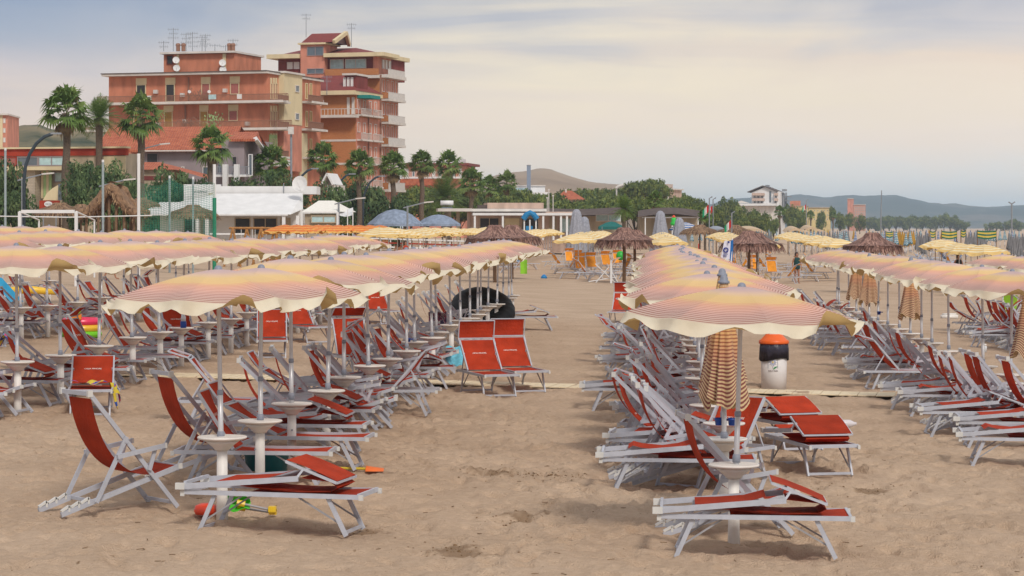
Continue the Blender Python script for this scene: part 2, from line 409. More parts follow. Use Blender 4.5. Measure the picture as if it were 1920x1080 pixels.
me = bpy.data.meshes.new('sand'); me.from_pydata(vs, [], fs); me.materials.append(M['sand'])
me.polygons.foreach_set('use_smooth', [True]*len(fs)); me.update()
at_ = me.attributes.new('damp', 'FLOAT', 'POINT'); dv = np.zeros(len(vs), np.float32)
for i, (x, y, z) in enumerate(vs):
    if 15 < y < 33 and -7 < x < 9:
        q = max(math.exp(-((x-d.x)/sx)**2-((y-d.y)/sy)**2) for d, sx, sy in DAMP)
        if q > .03: n = noise.fractal(V((x*3.2, y*2.2, 4)), .8, 2.2, 5); n2 = noise.noise(V((x*17, y*10, 8))); dv[i] = max(0, min(1, (q*1.1+n*.9+n2*.45-.7)*2.2))
at_.data.foreach_set('value', dv)
o = bpy.data.objects.new('sand', me); COL.objects.link(o); tag(o, 'pale brown trampled beach sand', kind='structure')

# damp clods where the sand was dug up
mb = MB()
for (px, py, sx, sy, n) in ((925, 882, .36, .5, 200), (1035, 893, .36, .45, 220), (985, 966, .32, .35, 40), (945, 975, .25, .3, 30), (850, 1024, .36, .34, 80), (1625, 916, .45, .45, 80), (690, 990, .3, .35, 40), (880, 1030, .5, .3, 20)):
    p = at(px, py)
    for _ in range(n):
        x, y = random.gauss(p.x, sx*.55), random.gauss(p.y, sy*.6); r = random.uniform(.005, .014)*(1.5 if random.random() < .06 else 1)
        z = sand_h(x, y)
        mb.lathe((x, y, z-.004), [(r, 0), (r*random.uniform(.6, .9), r*.5), (0, r*.8)], 6, 0, random.random()*6)
for _ in range(420):
    y = random.uniform(17, 34); x = random.uniform(-.2, .22)*(y+3); r = random.uniform(.004, .011); z = sand_h(x, y)
    if random.random() < .6: mb.lathe((x, y, z-.003), [(r, 0), (r*.8, r*.5), (0, r*.7)], 5, 0, random.random()*6)
    else: a = random.random()*6; mb.bar((x, y, z+.004), (x+.06*math.cos(a), y+.06*math.sin(a), z+.008), .006, .005)
o = mb.build('sand_clods', mat('damp_sand', (.17, .10, .045), .95, .3, 30), smooth=False); tag(o, 'dark damp clods of dug up sand', kind='stuff')

# reed matting walkway across the beach
pa, pb = at(215, 703), at(1690, 744)
d = (pb-pa); d.z = 0; ln = d.length; d.normalize(); sdv = V((-d.y, d.x, 0))
mb = MB(); n = int(ln/.16)
for i in range(n):
    for (q0, q1) in ((-.48, .48),):
        c = pa + d*(i*.16); w = .152; j = random.uniform(-.03, .03)
        a = c + sdv*(q0+j); b2 = c + sdv*(q1+j) + d*.22
        za, zb = gz(a.x, a.y)+.03+.008*noise.noise(a*.8), gz(b2.x, b2.y)+.03+.008*noise.noise(b2*.8)
        a.z, b2.z = za, zb
        mb.bar(a, b2, w, .016, 0, d)
o = mb.build('path', mat('pale_reed_mat', (.74, .63, .44), .8, .12, 9, .3, 60)); tag(o, 'pale slatted beach walkway crossing the sand', kind='structure')
# ------------------------------------------------------------------ umbrellas
UH = 2.35
def open_umbrella(seed, mats, r0=1.06, h=.265, val=.13, flap=1.0, group=None, cat='umbrella', pole_r=.021, name='beach_umbrella', ribs=8, top=UH):
    rnd = random.Random(seed)
    root = empty(name, cat=cat, group=group)
    ct, vl = mats
    ph = rnd.random()*.8
    rings = [0.03, .1, .2, .32, .45, .58, .7, .8, .9, 1.0]; sub = 6; n = ribs*sub
    mb = MB()
    def rim(v, k):
        i, f = divmod(k, sub); f /= sub
        a0, a1 = 2*PI*i/ribs+ph, 2*PI*(i+1)/ribs+ph
        x = (math.cos(a0)*(1-f)+math.cos(a1)*f)*r0*v; y = (math.sin(a0)*(1-f)+math.sin(a1)*f)*r0*v
        sag = -.035*math.sin(PI*f)*v*v
        z = top - .03 - h*(v**1.4) + sag
        sc = 1 - .05*math.sin(PI*f)*v**3
        return V((x*sc, y*sc, z + .012*math.sin(a0*3+seed)*v))
    base = len(mb.v)
    for v in rings:
        for k in range(n):
            mb.v.append(tuple(rim(v, k))); mb.uv[len(mb.v)-1] = (v, k/n)
    for j in range(len(rings)-1):
        for k in range(n):
            a, b = base+j*n+k, base+j*n+(k+1) % n
            mb.f.append((a, a+n, b+n, b)); mb.m.append(0)
    mb.poly([mb.v[base+n-1-k] for k in range(n)][::-1], 0)
    for q in range(len(mb.v)-n, len(mb.v)): mb.uv[q] = (0.02, 0)
    mb.sharp = lambda a, b: a < n*len(rings) and b < n*len(rings) and a % n == b % n and (a % n) % sub == 0
    cn = mb.build('canopy', ct, root, smooth=True)
    # wind-blown valance
    vb = MB(); nn = n*2; rows = 4
    wave = [(rnd.uniform(.6, 1.2), rnd.choice((6, 7, 9)), rnd.random()*6), (rnd.uniform(.5, 1.0), rnd.choice((13, 16, 21)), rnd.random()*6)]
    wdir = rnd.uniform(-.7, .7)
    gust = [(rnd.random()*2*PI, rnd.uniform(.07, .16), rnd.uniform(.5, 1.5)) for _ in range(rnd.choice((2, 3, 4)))]
    off = 0
    for jr in range(rows+1):
        for k in range(nn):
            kk = k/2; i0 = int(kk) % n; p0 = rim(1.0, i0); p1 = rim(1.0, (i0+1) % n); p = p0.lerp(p1, kk-int(kk))
            a = math.atan2(p.y, p.x); o = V((math.cos(a), math.sin(a), 0)); t = jr/rows
            w = sum(am*math.sin(fq*a+f0) for am, fq, f0 in wave)
            ang = .62 + .42*w*flap + .35*flap*max(0, math.cos(a-wdir))
            for ga, gw, gs in gust:
                dl = (a-ga+PI) % (2*PI)-PI; ang += gs*flap*math.exp(-(dl/gw)**2)
            ang = max(-.25, ang)
            f = (k % (2*sub))/(2*sub)
            L = val*(1 - .22*abs(math.cos(PI*f))**3 + .12*math.sin(9*a+seed)*flap)
            th = ang*(0.55+.6*t)
            q = p + o*(math.sin(th)*L*t) - V((0, 0, math.cos(th)*L*t))
            q += V((-math.sin(a), math.cos(a), 0))*(.03*w*t*flap)
            vb.v.append(tuple(q))
    for jr in range(rows):
        for k in range(nn):
            a, b = jr*nn+k, jr*nn+(k+1) % nn
            vb.f.append((a, a+nn, b+nn, b)); vb.m.append(0)
    vb.build('valance', vl, root, smooth=True)
    pole(root, pole_r, .76, top-.08)
    fb = MB(); fb.lathe((0, 0, top-.055), [(.052, 0), (.053, .008), (.040, .013), (.038, .03), (.03, .048), (.015, .058), (0, .06)], 14)
    fb.build('finial', M['grey'], root, smooth=True)
    for i in range(ribs):
        rb = MB(); a = 2*PI*i/ribs+ph; o = V((math.cos(a), math.sin(a), 0))
        rb.tube([o*(r0*v)+V((0, 0, top-.052-h*(v**1.4))) for v in (.04, .35, .7, .985)], .005, 5); rb.build('rib', M['alu_dark'], root)
    return Proto(root)
def pole(root, r, z0, z1):
    pb = MB(); pb.tube([(0, 0, z0-.2), (0, 0, z0+.42)], r*1.22, 12); pb.tube([(0, 0, z0+.42), (0, 0, z1)], r, 12, cap=False)
    po = pb.build('pole', M['pole'], root, smooth=True)
    c = MB(); c.lathe((0, 0, z0+.385), [(r*1.3, 0), (r*1.42, .006), (r*1.42, .04), (r*1.05, .05)], 12); c.build('collar', M['grey'], po, smooth=True)
    c = MB(); c.lathe((0, 0, z0-.03), [(.036, 0), (.036, .055), (.029, .075)], 12); c.build('pole_socket', M['grey'], root, smooth=True)
def shut_umbrella(seed, ct, group=None, L=1.22, rad=.2, name='beach_umbrella', cat='umbrella', top=UH, polz=.76):
    rnd = random.Random(seed); root = empty(name, cat=cat, group=group)
    mb = MB(); n = 72; rows = 14; pl = 8
    ph = rnd.random()*6
    for j in range(rows+1):
        t = j/rows
        for k in range(n):
            a = 2*PI*k/n
            r = .035 + rad*(t**.8)*(.72+.28*t)
            w = math.sin(pl*a+ph+1.3*math.sin(2*a+ph)+.8*math.sin(3*a)); r *= 1 + (.08+.34*t)*w*.55 + .12*math.sin(2*a+ph)*t
            z = top-.03-L*t - (t**5)*.06*(math.sin(5*a+ph)+.6*math.sin(pl*a))
            mb.v.append((r*math.cos(a)*.92, r*math.sin(a), z)); mb.uv[len(mb.v)-1] = (t, k/n)
    for j in range(rows):
        for k in range(n):
            a, b = j*n+k, j*n+(k+1) % n
            mb.f.append((a, a+n, b+n, b)); mb.m.append(0)
    mb.build('canopy', ct, root, smooth=True)
    pole(root, .021, polz, top-.02)
    fb = MB(); fb.lathe((0, 0, top-.05), [(.058, -.02), (.056, .006), (.042, .012), (.04, .036), (.03, .056), (.015, .066), (0, .068)], 14)
    fb.build('finial', M['grey'], root, smooth=True)
    return Proto(root)
PINK = 'pink striped umbrellas of the beach club'
U_OPEN = [open_umbrella(s, (M['canopy'], M['cream']), group=PINK) for s in (3, 11, 24, 37, 52)]
U_SHUT = [shut_umbrella(s, M['canopy_shut'], group=PINK) for s in (5, 8)]

# ------------------------------------------------------------------ round pole tables
def pole_table():
    root = empty('pole_table', cat='table', group='round tables on the umbrella poles')
    mb = MB(); mb.lathe((0, 0, .70), [(.165, -.008), (.215, .004), (.23, .012), (.232, .024), (.225, .03), (.21, .026), (.06, .024), (.03, .03)], 28)
    mb.lathe((0, 0, .60), [(.068, 0), (.08, .02), (.12, .055), (.165, .09)], 24)
    mb.build('tabletop', M['white'], root, smooth=True)
    mb = MB(); mb.lathe((0, 0, -.12), [(.058, 0), (.052, .3), (.049, .74)], 18); pe = mb.build('pedestal', M['white'], root, smooth=True)
    mb = MB(); mb.lathe((.04, -.05, .42), [(.008, 0), (.008, .018), (0, .02)], 8); mb.build('number_tag', M['grey'], pe)
    return Proto(root)
TABLE = pole_table()

# ------------------------------------------------------------------ lettering
def text_builder(txt, w, m=1):
    cu = bpy.data.curves.new('t', 'FONT'); cu.body = txt; cu.align_x = 'CENTER'; cu.align_y = 'CENTER'; cu.resolution_u = 2
    o = bpy.data.objects.new('t', cu); COL.objects.link(o)
    bpy.context.view_layer.update()
    me = o.evaluated_get(bpy.context.evaluated_depsgraph_get()).to_mesh()
    mb = MB(); mb.v = [tuple(v.co) for v in me.vertices]; mb.f = [tuple(p.vertices) for p in me.polygons]; mb.m = [m]*len(mb.f)
    bpy.data.objects.remove(o); bpy.data.curves.remove(cu)
    x0, x1 = min(v[0] for v in mb.v), max(v[0] for v in mb.v); s = w/(x1-x0); cx = (x0+x1)/2
    mb.v = [((v[0]-cx)*s, v[1]*s, v[2]*s) for v in mb.v]
    return mb
ORSA = text_builder('ORSA MINORE', .25)
ORSA.v = [(x, y*1.25, z) for x, y, z in ORSA.v]
def frame_mat(o, ex, ey):                       # matrix with local x along ex and local y along ey
    ex, ey = V(ex).normalized(), V(ey).normalized(); ez = ex.cross(ey)
    return Matrix(((ex.x, ey.x, ez.x, o[0]), (ex.y, ey.y, ez.y, o[1]), (ex.z, ey.z, ez.z, o[2]), (0, 0, 0, 1)))

# ------------------------------------------------------------------ sun loungers (x from head to foot, feet on z = 0)
def cloth_strip(mb, prof, w, m=0, nseg=1):      # a cloth along a profile of (x, z) points
    for (x0, z0), (x1, z1) in zip(prof[:-1], prof[1:]):
        mb.quad((x0, -w, z0), (x1, -w, z1), (x1, w, z1), (x0, w, z0), m)
def sagging(p, q, sag, n=8):
    return [(p[0]+(q[0]-p[0])*i/n, p[1]+(q[1]-p[1])*i/n - sag*4*(i/n)*(1-i/n)) for i in range(n+1)]
LOUNGE = 'red sun loungers of the beach club'
def lounger(mode='up', back=48, shade=-25, cloth='red', group=LOUNGE, letters=True, seed=0):
    rnd = random.Random(seed)
    root = empty('sun_lounger', cat='sun lounger', group=group)
    A, C = M['alu'], M['cap']; W_ = .31; Z = .37; Lf = 1.88
    mb = MB()
    for s in (-1, 1):
        mb.bar((-.94, s*W_, Z), (.94, s*W_, Z-.01), .024, .042, 0)
        for x in (-.955, .955): mb.cbox((x, s*W_, Z-.038), .045, .03, .048, 1)
    mb.bar((.93, -W_, Z), (.93, W_, Z), .03, .04, 0, (1, 0, 0)); mb.bar((-.93, -W_, Z), (-.93, W_, Z), .03, .04, 0, (1, 0, 0))
    fr = mb.build('frame', [A, C], root)
    for (x, dx) in ((-.62, -.17), (.60, .19)):
        lb = MB()
        for s in (-1, 1):
            lb.bar((x, s*(W_-.03), Z-.03), (x+dx, s*(W_-.03), 0), .022, .044)
        lb.bar((x+dx*.92, -W_+.03, .03), (x+dx*.92, W_-.03, .03), .022, .03, 0, (1, 0, 0))
        lo = lb.build('leg', A, root)
        bb = MB()
        for s in (-1, 1): bb.bar((x+dx*.72, s*(W_-.05), .1), (x-dx*1.7, s*(W_-.05), Z-.03), .014, .016)
        bb.build('brace', M['alu_dark'], lo)
    B = MB()
    if mode == 'fold':                          # backrest folded down over the bed, hood tipped on top
        cb = MB(); cloth_strip(cb, sagging((-.25, Z+.008), (.92, Z+.012), .02), W_-.014); cb.build('seat_cloth', M[cloth], root, smooth=True)
        zt = Z+.055; hx, hz = .30, Z+.15
        for s in (-1, 1):
            B.bar((-.93, s*(W_+.028), zt), (hx, s*(W_+.028), hz), .022, .05)
            B.cbox((-.97, s*(W_+.028), zt-.03), .1, .036, .06, 1)
        B.bar((-.93, -W_, zt+.03), (-.93, W_, zt+.03), .03, .03, 0, (1, 0, 0))
        bk = B.build('backrest', [A, C], root)
        cb = MB(); pr = [(-.62, zt+.065), (-.56, zt+.10), (-.45, zt+.075), (-.2, zt+.055), (0, zt+.08), (.2, hz+.04)] if seed % 2 else [(-.6, zt+.05), (-.4, zt+.055), (-.1, zt+.075), (.1, hz+.03)]
        cloth_strip(cb, pr, W_-.01); cloth_strip(cb, [(-.35, zt+.01), (0, Z+.03), (.3, Z+.02), (.62, Z+.03), (.70, Z+.07), (.62, Z+.12), (.3, hz)], W_-.03)
        cb.build('backrest_cloth', M[cloth], bk, smooth=True)
        S = MB(); s0, s1 = V((.16, 0, Z+.30)), V((.70, 0, Z+.115))
        for s in (-1, 1):
            e = V((0, s*(W_+.004), 0)); S.bar(s0+e, s1+e, .018, .024); S.bar((hx-.02, s*(W_+.03), hz), s0.lerp(s1, .35)+e, .016, .022)
        for q in (s0, s1): S.bar(q-V((0, W_, 0)), q+V((0, W_, 0)), .02, .02, 0, (1, 0, 0))
        sh = S.build('sunshade', [A, C], root)
        cb = MB(); cloth_strip(cb, [(q.x, q.z+.016) for q in (s0, s0.lerp(s1, .3)+V((0, 0, .012)), s0.lerp(s1, .7)+V((0, 0, .01)), s1)], W_-.004)
        cb.build('shade_cloth', M[cloth], sh)
    else:
        px = -.22                               # hinge
        cb = MB(); cloth_strip(cb, sagging((px, Z+.008), (.92, Z+.012), .025), W_-.014); cb.build('seat_cloth', M[cloth], root, smooth=True)
        a = R(back); d = V((-math.cos(a), 0, math.sin(a))); Lb = .74
        h0 = V((px, 0, Z+.03)); h1 = h0 + d*Lb
        for s in (-1, 1):
            e = V((0, s*(W_-.004), 0)); B.bar(h0+e, h1+e, .024, .036)
            f = h0 + d*.42
            if back > 20: B.bar(f+e*.93, V((-.72, s*(W_-.03), Z+.02)), .016, .02)
        B.bar(h1-V((0, W_, 0)), h1+V((0, W_, 0)), .026, .026, 0, (1, 0, 0))
        bk = B.build('backrest', [A, C], root)
        cb = MB(); nrm = V((d.z, 0, -d.x)); n = 8
        prof = []
        for i in range(n+1):
            q = h0 + d*(Lb*i/n) - nrm*(.05*4*(i/n)*(1-i/n)) + nrm*.012; prof.append((q.x, q.z))
        cloth_strip(cb, prof, W_-.016)
        if letters:
            i = .60; q = h0 + d*(Lb*i) - nrm*(.05*4*i*(1-i)) + nrm*.022
            cb.add(ORSA, frame_mat(q, (0, 1, 0), d))
        cb.build('backrest_cloth', [M[cloth], M['letter']], bk, smooth=False)
        if shade is not None:
            S = MB(); b = R(back+shade); e0 = h1 + d*.05; d2 = V((-math.cos(b), 0, math.sin(b))); e1 = e0 + d2*.31
            for s in (-1, 1):
                e = V((0, s*(W_+.012), 0)); S.bar(h1-d*.12+e, e0+e, .016, .022); S.bar(e0+e, e1+e, .016, .022)
            for q in (e0, e1): S.bar(q-V((0, W_+.01, 0)), q+V((0, W_+.01, 0)), .018, .018, 0, (1, 0, 0))
            sh = S.build('sunshade', [A, C], root)
            cb = MB(); nn = V((d2.z, 0, -d2.x)); pp = [e0+d2*(.31*t)-nn*(.03*4*t*(1-t)) for t in (0, .25, .5, .75, 1)]
            cloth_strip(cb, [(q.x, q.z) for q in pp], W_-.004); cb.build('shade_cloth', M[cloth], sh)
    return LoungeProto(root)
class LoungeProto(Proto):
    def put(s, loc, rz, label, group=None, scale=None, tilt=(0, 0)):
        return Proto.put(s, loc, rz, label, group, (.87, .95, .97), tilt)
LG = {'fold': lounger('fold', seed=0), 'foldb': lounger('fold', seed=1), 'up': lounger('up', 46, -30), 'uphood': lounger('up', 62, 85), 'low': lounger('up', 26, 24, letters=False),
      'steep': lounger('up', 72, 60), 'plain': lounger('up', 55, None), 'dip': lounger('up', 30, None, seed=5), 'front': lounger('up', 41, 62), 'frontlow': lounger('up', 48, None, seed=4)}

# ------------------------------------------------------------------ deck chairs (x from the notched rear tips to the front)
DECK = 'red deck chairs of the beach club'
def deckchair(recl=0.0, sag=.20, cloth='red', group=DECK, mode='open'):
    root = empty('deck_chair', cat='deck chair', group=group)
    A, C = M['alu'], M['cap']; w = .27; ox = -.62
    def q(x, z): return V((x+ox, 0, z))
    top = q(.27-recl, 1.13-recl*.55); bot = q(1.20, .02); b0 = q(0, .025); b1 = q(1.25, .40)
    mid = top.lerp(bot, .40)
    mb = MB()
    for s in (-1, 1):
        e = V((0, s*w, 0)); mb.bar(top+e, bot+e, .022, .042); mb.cbox(tuple(top+e-V((0, 0, .028))), .05, .034, .06, 1)
    mb.bar(top-V((0, w, 0)), top+V((0, w, 0)), .03, .04, 0, (1, 0, 0)); mb.bar(bot.lerp(top, .04)-V((0, w, 0)), bot.lerp(top, .04)+V((0, w, 0)), .024, .03, 0, (1, 0, 0))
    mb.build('back_frame', [A, C], root)
    mb = MB(); w2 = w-.045
    for s in (-1, 1):
        e = V((0, s*(w2 if mode == 'open' else w2), 0)); mb.bar(b0+e, b1+e, .024, .046)
        mb.cbox(tuple(b1+e-V((0, 0, .024))), .045, .032, .05, 1)
        for t in (.04, .12, .2):                # notched white rests
            g = b0.lerp(b1, t)+e; mb.bar(g+V((-.05, 0, .018)), g+V((.03, 0, .062)), .026, .022, 1); mb.bar(g+V((.028, 0, .01)), g+V((.03, 0, .07)), .026, .02, 1)
    mb.bar(b1-V((.02, w2, 0)), b1+V((-.02, w2, 0)), .026, .03, 0, (1, 0, 0)); mb.bar(b0.lerp(b1, .27)-V((0, w2, 0)), b0.lerp(b1, .27)+V((0, w2, 0)), .024, .03, 0, (1, 0, 0))
    mb.build('seat_frame', [A, C], root)
    mb = MB(); f = b0.lerp(b1, .26)
    for s in (-1, 1):
        e = V((0, s*(w+.026), 0)); mb.bar(mid+e+V((.0, 0, .03)), f+e, .018, .04)
        mb.bar(mid+e, f.lerp(mid, .95)+e, .03, .03)
    mb.build('prop', A, root)
    for s in (-1, 1):
        mb = MB(); e = V((0, s*(w+.05), 0)); a0 = f.lerp(mid, .74); a1 = V((q(1.04, 0).x, 0, a0.z+.075)); cr = top.lerp(bot, .66)
        mb.bar(a0+e-V((.03, 0, .004)), a1+e, .032, .04); mb.bar(a1.lerp(a0, .2)+e-V((0, s*.028, .02)), cr+e-V((0, s*.024, .01)), .018, .036)
        mb.cbox(tuple(a1+e-V((0, 0, .024))), .02, .036, .05, 1)
        mb.build('armrest', [A, C], root)
    cb = MB(); n = 16; pts = []
    p0 = top.lerp(bot, .045); p3 = b1-V((.02, 0, -.012))
    p1 = p0 + V((.06+sag*.2, 0, -.60)); p2 = V((q(.78, 0).x, 0, .28-sag*.42))
    for i in range(n+1):
        t = i/n; g = p0*(1-t)**3+p1*3*t*(1-t)**2+p2*3*t*t*(1-t)+p3*t**3; pts.append((g.x, g.z))
    cloth_strip(cb, pts, w-.05)
    g = V((pts[5][0], 0, pts[5][1])); dd = V((pts[5][0]-pts[6][0], 0, pts[5][1]-pts[6][1])).normalized(); nn = V((dd.z, 0, -dd.x))
    t2 = MB(); t2.add(ORSA); t2.v = [(x*.7, y*.7, z) for x, y, z in t2.v]
    cb.add(t2, frame_mat(g+nn*.012, (0, 1, 0), dd))
    cb.build('sling', [M[cloth], M['letter']], root, smooth=False)
    return Proto(root)
DC = [deckchair(0, .22), deckchair(.12, .10), deckchair(.05, .16), deckchair(.22, .06)]

# ------------------------------------------------------------------ placing the rows
def ordn(n):
    w = ['zeroth', 'first', 'second', 'third', 'fourth', 'fifth', 'sixth', 'seventh', 'eighth', 'ninth', 'tenth', 'eleventh', 'twelfth', 'thirteenth', 'fourteenth', 'fifteenth', 'sixteenth', 'seventeenth', 'eighteenth', 'nineteenth', 'twentieth']
    return w[n] if n <= 20 else 'twenty-' + w[n-20]
SKIP = set()
ROWS = {                                        # offset c, first and last Y, phrase, set of furled, missing
    'A': (-4.0, 22.4, 70, 'in the row by the black ring', set(), set()),
    'B': (.75, 21.66, 68, 'in the row before the litter bin', {1, 2}, set()),
    'C': (5.5, 27.73, 72, 'in the row past the litter bin', {3, 10, 14, 16}, {0, 1, 2, 6}),
    'D': (-8.6, 32.6, 71, 'in the row behind the rainbow ring', set(), set()),
    'E': (-13.2, 48.0, 71, 'in the row before the sports nets', set(), set()),
    'F': (-17.8, 66.0, 71, 'in the row before the goal frame', set(), set()),
    'G': (10.3, 58.0, 70, 'in the row at the sea edge', {1, 3}, set())}
rr = random.Random(21)
used_yaw = {}
def jit(a): return rr.uniform(-a, a)
HAND = {('A', 0), ('A', 1), ('A', 2), ('B', 0), ('B', 1)}
for key, (c, y0, y1, phrase, shut, missing) in ROWS.items():
    k = 0; Y = y0; nu = 0
    while Y < y1:
        Yk = Y + (jit(.12) if k else 0); X = c + DX*Yk + (jit(.07) if k else 0)
        g = V((X, Yk, gz(X, Yk)-.01)); sid = f'{key}{k}'
        if k not in missing:
            nu += 1
            lab = f'pink striped umbrella, {ordn(nu)} {phrase}'
            if 'U'+sid not in SKIP:
                rz = rr.choice((0, PI/4, PI/2, PI, -PI/2, -PI/4))+jit(.12)
                if k in shut: rr.choice(U_SHUT).put(g+V((0, 0, jit(.04))), rz, 'furled '+lab, tilt=(jit(.015), jit(.015)))
                else:
                    i = (k*3+len(key)+ord(key)) % 5 if k else (0 if key == 'A' else 2)
                    U_OPEN[i].put(g+V((0, 0, jit(.035))), rz if k else (2.0 if key == 'A' else .35), 'open '+lab, tilt=(jit(.025), jit(.025)))
            if 'T'+sid not in SKIP: TABLE.put(g+V((0, 0, jit(.025))), rr.random()*6, f'white round pole table under umbrella {ordn(nu)} {phrase}')
            if (key, k) not in HAND:
                f0 = 0 if key != 'D' else .2
                kinds = rr.choice((['L', 'S'], ['L', 'S', 'S'], ['S', 'L'], ['L', 'S'], ['S', 'L'], ['L']))
                if key == 'B' and k < 9: kinds = ['L', 'S', 'S'] if k < 5 else ['L', 'S']
                if key == 'A' and k >= 11: kinds = ['S']
                if key in 'EFG': kinds = kinds[:2]
                ns = nl = 0
                for j, kd in enumerate(kinds):
                    yy = Yk + (-.62, .22, .92)[j] + jit(.15); xx = X + DX*(yy-Yk) + (-.62 if key != 'A' else (-.35 if k < 11 else -.95)) + jit(.28)
                    if key == 'B' and k < 9: xx = X - .30 - (.25 if kd == 'S' else .12) + jit(.16)
                    yaw = -DX + jit(.16)
                    q = V((xx, yy, gz(xx, yy)-.012)); tid = f'{kd}{sid}{j}'
                    if kd == 'S':
                        ns += 1; o = 'second ' if ns > 1 else ''
                        ci = rr.choice((0, 1, 2, 2, 3)); 
                        if tid not in SKIP: DC[ci].put(q, yaw, (f'{o}red deck chair by the {ordn(nu)} umbrella {phrase}' if nu else f'{o}red deck chair at the picture edge, {ordn(k+1)} by the bare row end').replace('second red', 'another red'))
                    else:
                        nl += 1; ty = rr.choice(('fold', 'foldb', 'fold', 'up', 'low', 'uphood', 'plain')) if j != 2 else rr.choice(('foldb', 'up', 'low'))
                        if key == 'C' and k < 6: ty = rr.choice(('fold', 'foldb'))
                        if key == 'B' and k < 9: ty = ('fold', 'up', 'foldb')[k % 3]
                        w_ = {'fold': 'folded red lounger', 'foldb': 'folded red lounger with rumpled cloth', 'up': 'red lounger with raised back', 'low': 'half reclined red lounger', 'uphood': 'red lounger with raised hood', 'plain': 'red lounger without hood'}[ty]
                        if nl > 1: w_ = 'far '+w_
                        if tid not in SKIP: LG[ty].put(q, yaw, f'{w_} by umbrella {ordn(nu)} {phrase}' if nu else f'{w_} at the picture edge, {ordn(k+1)} by the bare row end')
        k += 1; Y += 2.33

# hand-placed chairs near the camera: kind, pixel of the base centre, yaw in degrees, label
for kd, px, py, yaw, lab in (
    ('Lfold', 528, 992, -13, 'folded red lounger over the sand toys beside the aisle'),
    ('S0', 205, 955, 38, 'upright red deck chair closest to the camera, armrests toward the aisle'),
    ('S0', 360, 893, 30, 'reclined red deck chair behind the deck chair closest to the camera'),
    ('Llow', 560, 874, -6, 'half reclined red lounger above the orange paddle'),
    ('Lplain', 480, 905, -3, 'red lounger above the teal tub'),
    ('S0', 560, 815, 4, 'red deck chair beyond the second round table by the aisle'),
    ('S2', 655, 800, 2, 'red deck chair beside the third table by the aisle'),
    ('Lup', 450, 798, 3, 'red lounger with tipped hood beside the walkway'),
    ('Lup', 715, 775, 176, 'red lounger facing inland with its head toward the aisle'),
    ('Lfront', 915, 738, -73, 'red lounger with red hood facing the camera below the black ring'),
    ('Lfront', 972, 730, -74, 'second hooded red lounger alongside the one below the black ring'),
    ('Ldip', 172, 772, -82, 'red lounger with a blue towel facing the camera'),
    ('Lplain', 345, 668, -62, 'red lounger turned to the camera beside the blue bottle table'),
    ('Lfrontlow', 510, 668, -84, 'red lounger facing the camera under the first open umbrella'),
    ('Lfrontlow', 572, 640, -60, 'dark backed red lounger seen behind the second umbrella pole'),
    ('Luphood', 668, 705, -68, 'hooded red lounger between the fourth and fifth umbrella poles'),
    ('Lfrontlow', 715, 606, -66, 'red lounger standing alone beyond the round tables'),
    ('Lfold', 985, 618, 4, 'folded red lounger right beside the black inflatable ring'),
    ('Lfoldb', 545, 612, 8, 'folded red lounger between the two inland umbrella rows'),
    ('Lfold', 1415, 1036, -4, 'folded red lounger in front of the white table pedestal'),
    ('S2', 1360, 998, 6, 'red deck chair behind the front white table pedestal'),
    ('Lfrontlow', 1335, 903, 231, 'red lounger with printed back facing inland behind the front table'),
    ('Lfoldb', 1520, 880, -78, 'folded red lounger seen end on beside the dug sand'),
    ('Lfold', 1462, 835, -70, 'folded red lounger with rolled red hood behind the printed one'),
    ('S1', 1290, 905, -2, 'tall red deck chair beside the second table before the litter bin'),
    ('S3', 1300, 880, 1, 'tilted red deck chair behind the furled umbrella'),
    ('Lfold', 1195, 770, -2, 'folded red lounger furthest into the aisle'),
    ('Luphood', 1880, 635, 172, 'red lounger with raised hood at the sea side'),
    ('Lfoldb', 1875, 652, 4, 'folded red lounger at the sea side under the hooded one'),
    ('S2', 1900, 640, 10, 'red deck chair at the sea side beside the hooded lounger'),
    ('Lfold', 1908, 838, -5, 'folded red lounger at the picture edge past the bin, legs toward the camera'),
    ('Lfoldb', 1925, 872, -7, 'closest folded red lounger at the picture edge past the bin'),
    ('S0', 1868, 806, 2, 'upright red deck chair at the picture edge past the bin'),
    ('S0', 1925, 818, 4, 'red deck chair cut by the picture edge past the bin'),
    ('Lfront', 1165, 606, -100, 'hooded red lounger seen from behind at the far aisle')):
    p = at(px, py); p.z -= .012
    pr = DC[int(kd[1])] if kd[0] == 'S' else LG[kd[1:]]
    pr.put(p, R(yaw), lab)

# ------------------------------------------------------------------ small beach things
def simple(name, mb, mats, label, cat, group=None, smooth=True):
    return tag(mb.build(name, mats, None, smooth), label, cat, group)
# big black inflatable ring lying on its edge
def torus(mb, c, Rm, r, rot, nu=48, nv=18, m=0, sq=1.0, ribs=0):
    def fn(u, v):
        a, b = 2*PI*u, 2*PI*v; rr_ = r*(1+(.03*math.cos(ribs*a) if ribs else 0))
        return c + rot @ V(((Rm+rr_*math.cos(b))*math.cos(a), (Rm+rr_*math.cos(b))*math.sin(a), rr_*sq*math.sin(b)))
    mb.grid(fn, nu, nv, m)
blk = mat('black_vinyl', (.006, .006, .007), .5, .1, 3, spec=.22)
p = at(905, 620)
t = empty('inflatable_ring', p, 0, 'big black inflatable ring leaning beside the aisle', 'inflatable ring')
rot = Matrix.Rotation(R(12), 3, 'Z') @ Matrix.Rotation(R(35), 3, 'X')
mb = MB(); torus(mb, p+V((0, .2, .53)), .60, .25, rot, 60, 20, 0, .95, 22); mb.build('ring_tube', blk, t, True)
for r1, r2, f_ in ((.36, .16, .03), (.17, .13, .01)):
    mb = MB(); torus(mb, p+V((0, .2, .53))-rot @ V((0, 0, f_)), r1, r2, rot, 48, 14, 0, .9); mb.build('inner_tube', blk, t, True)
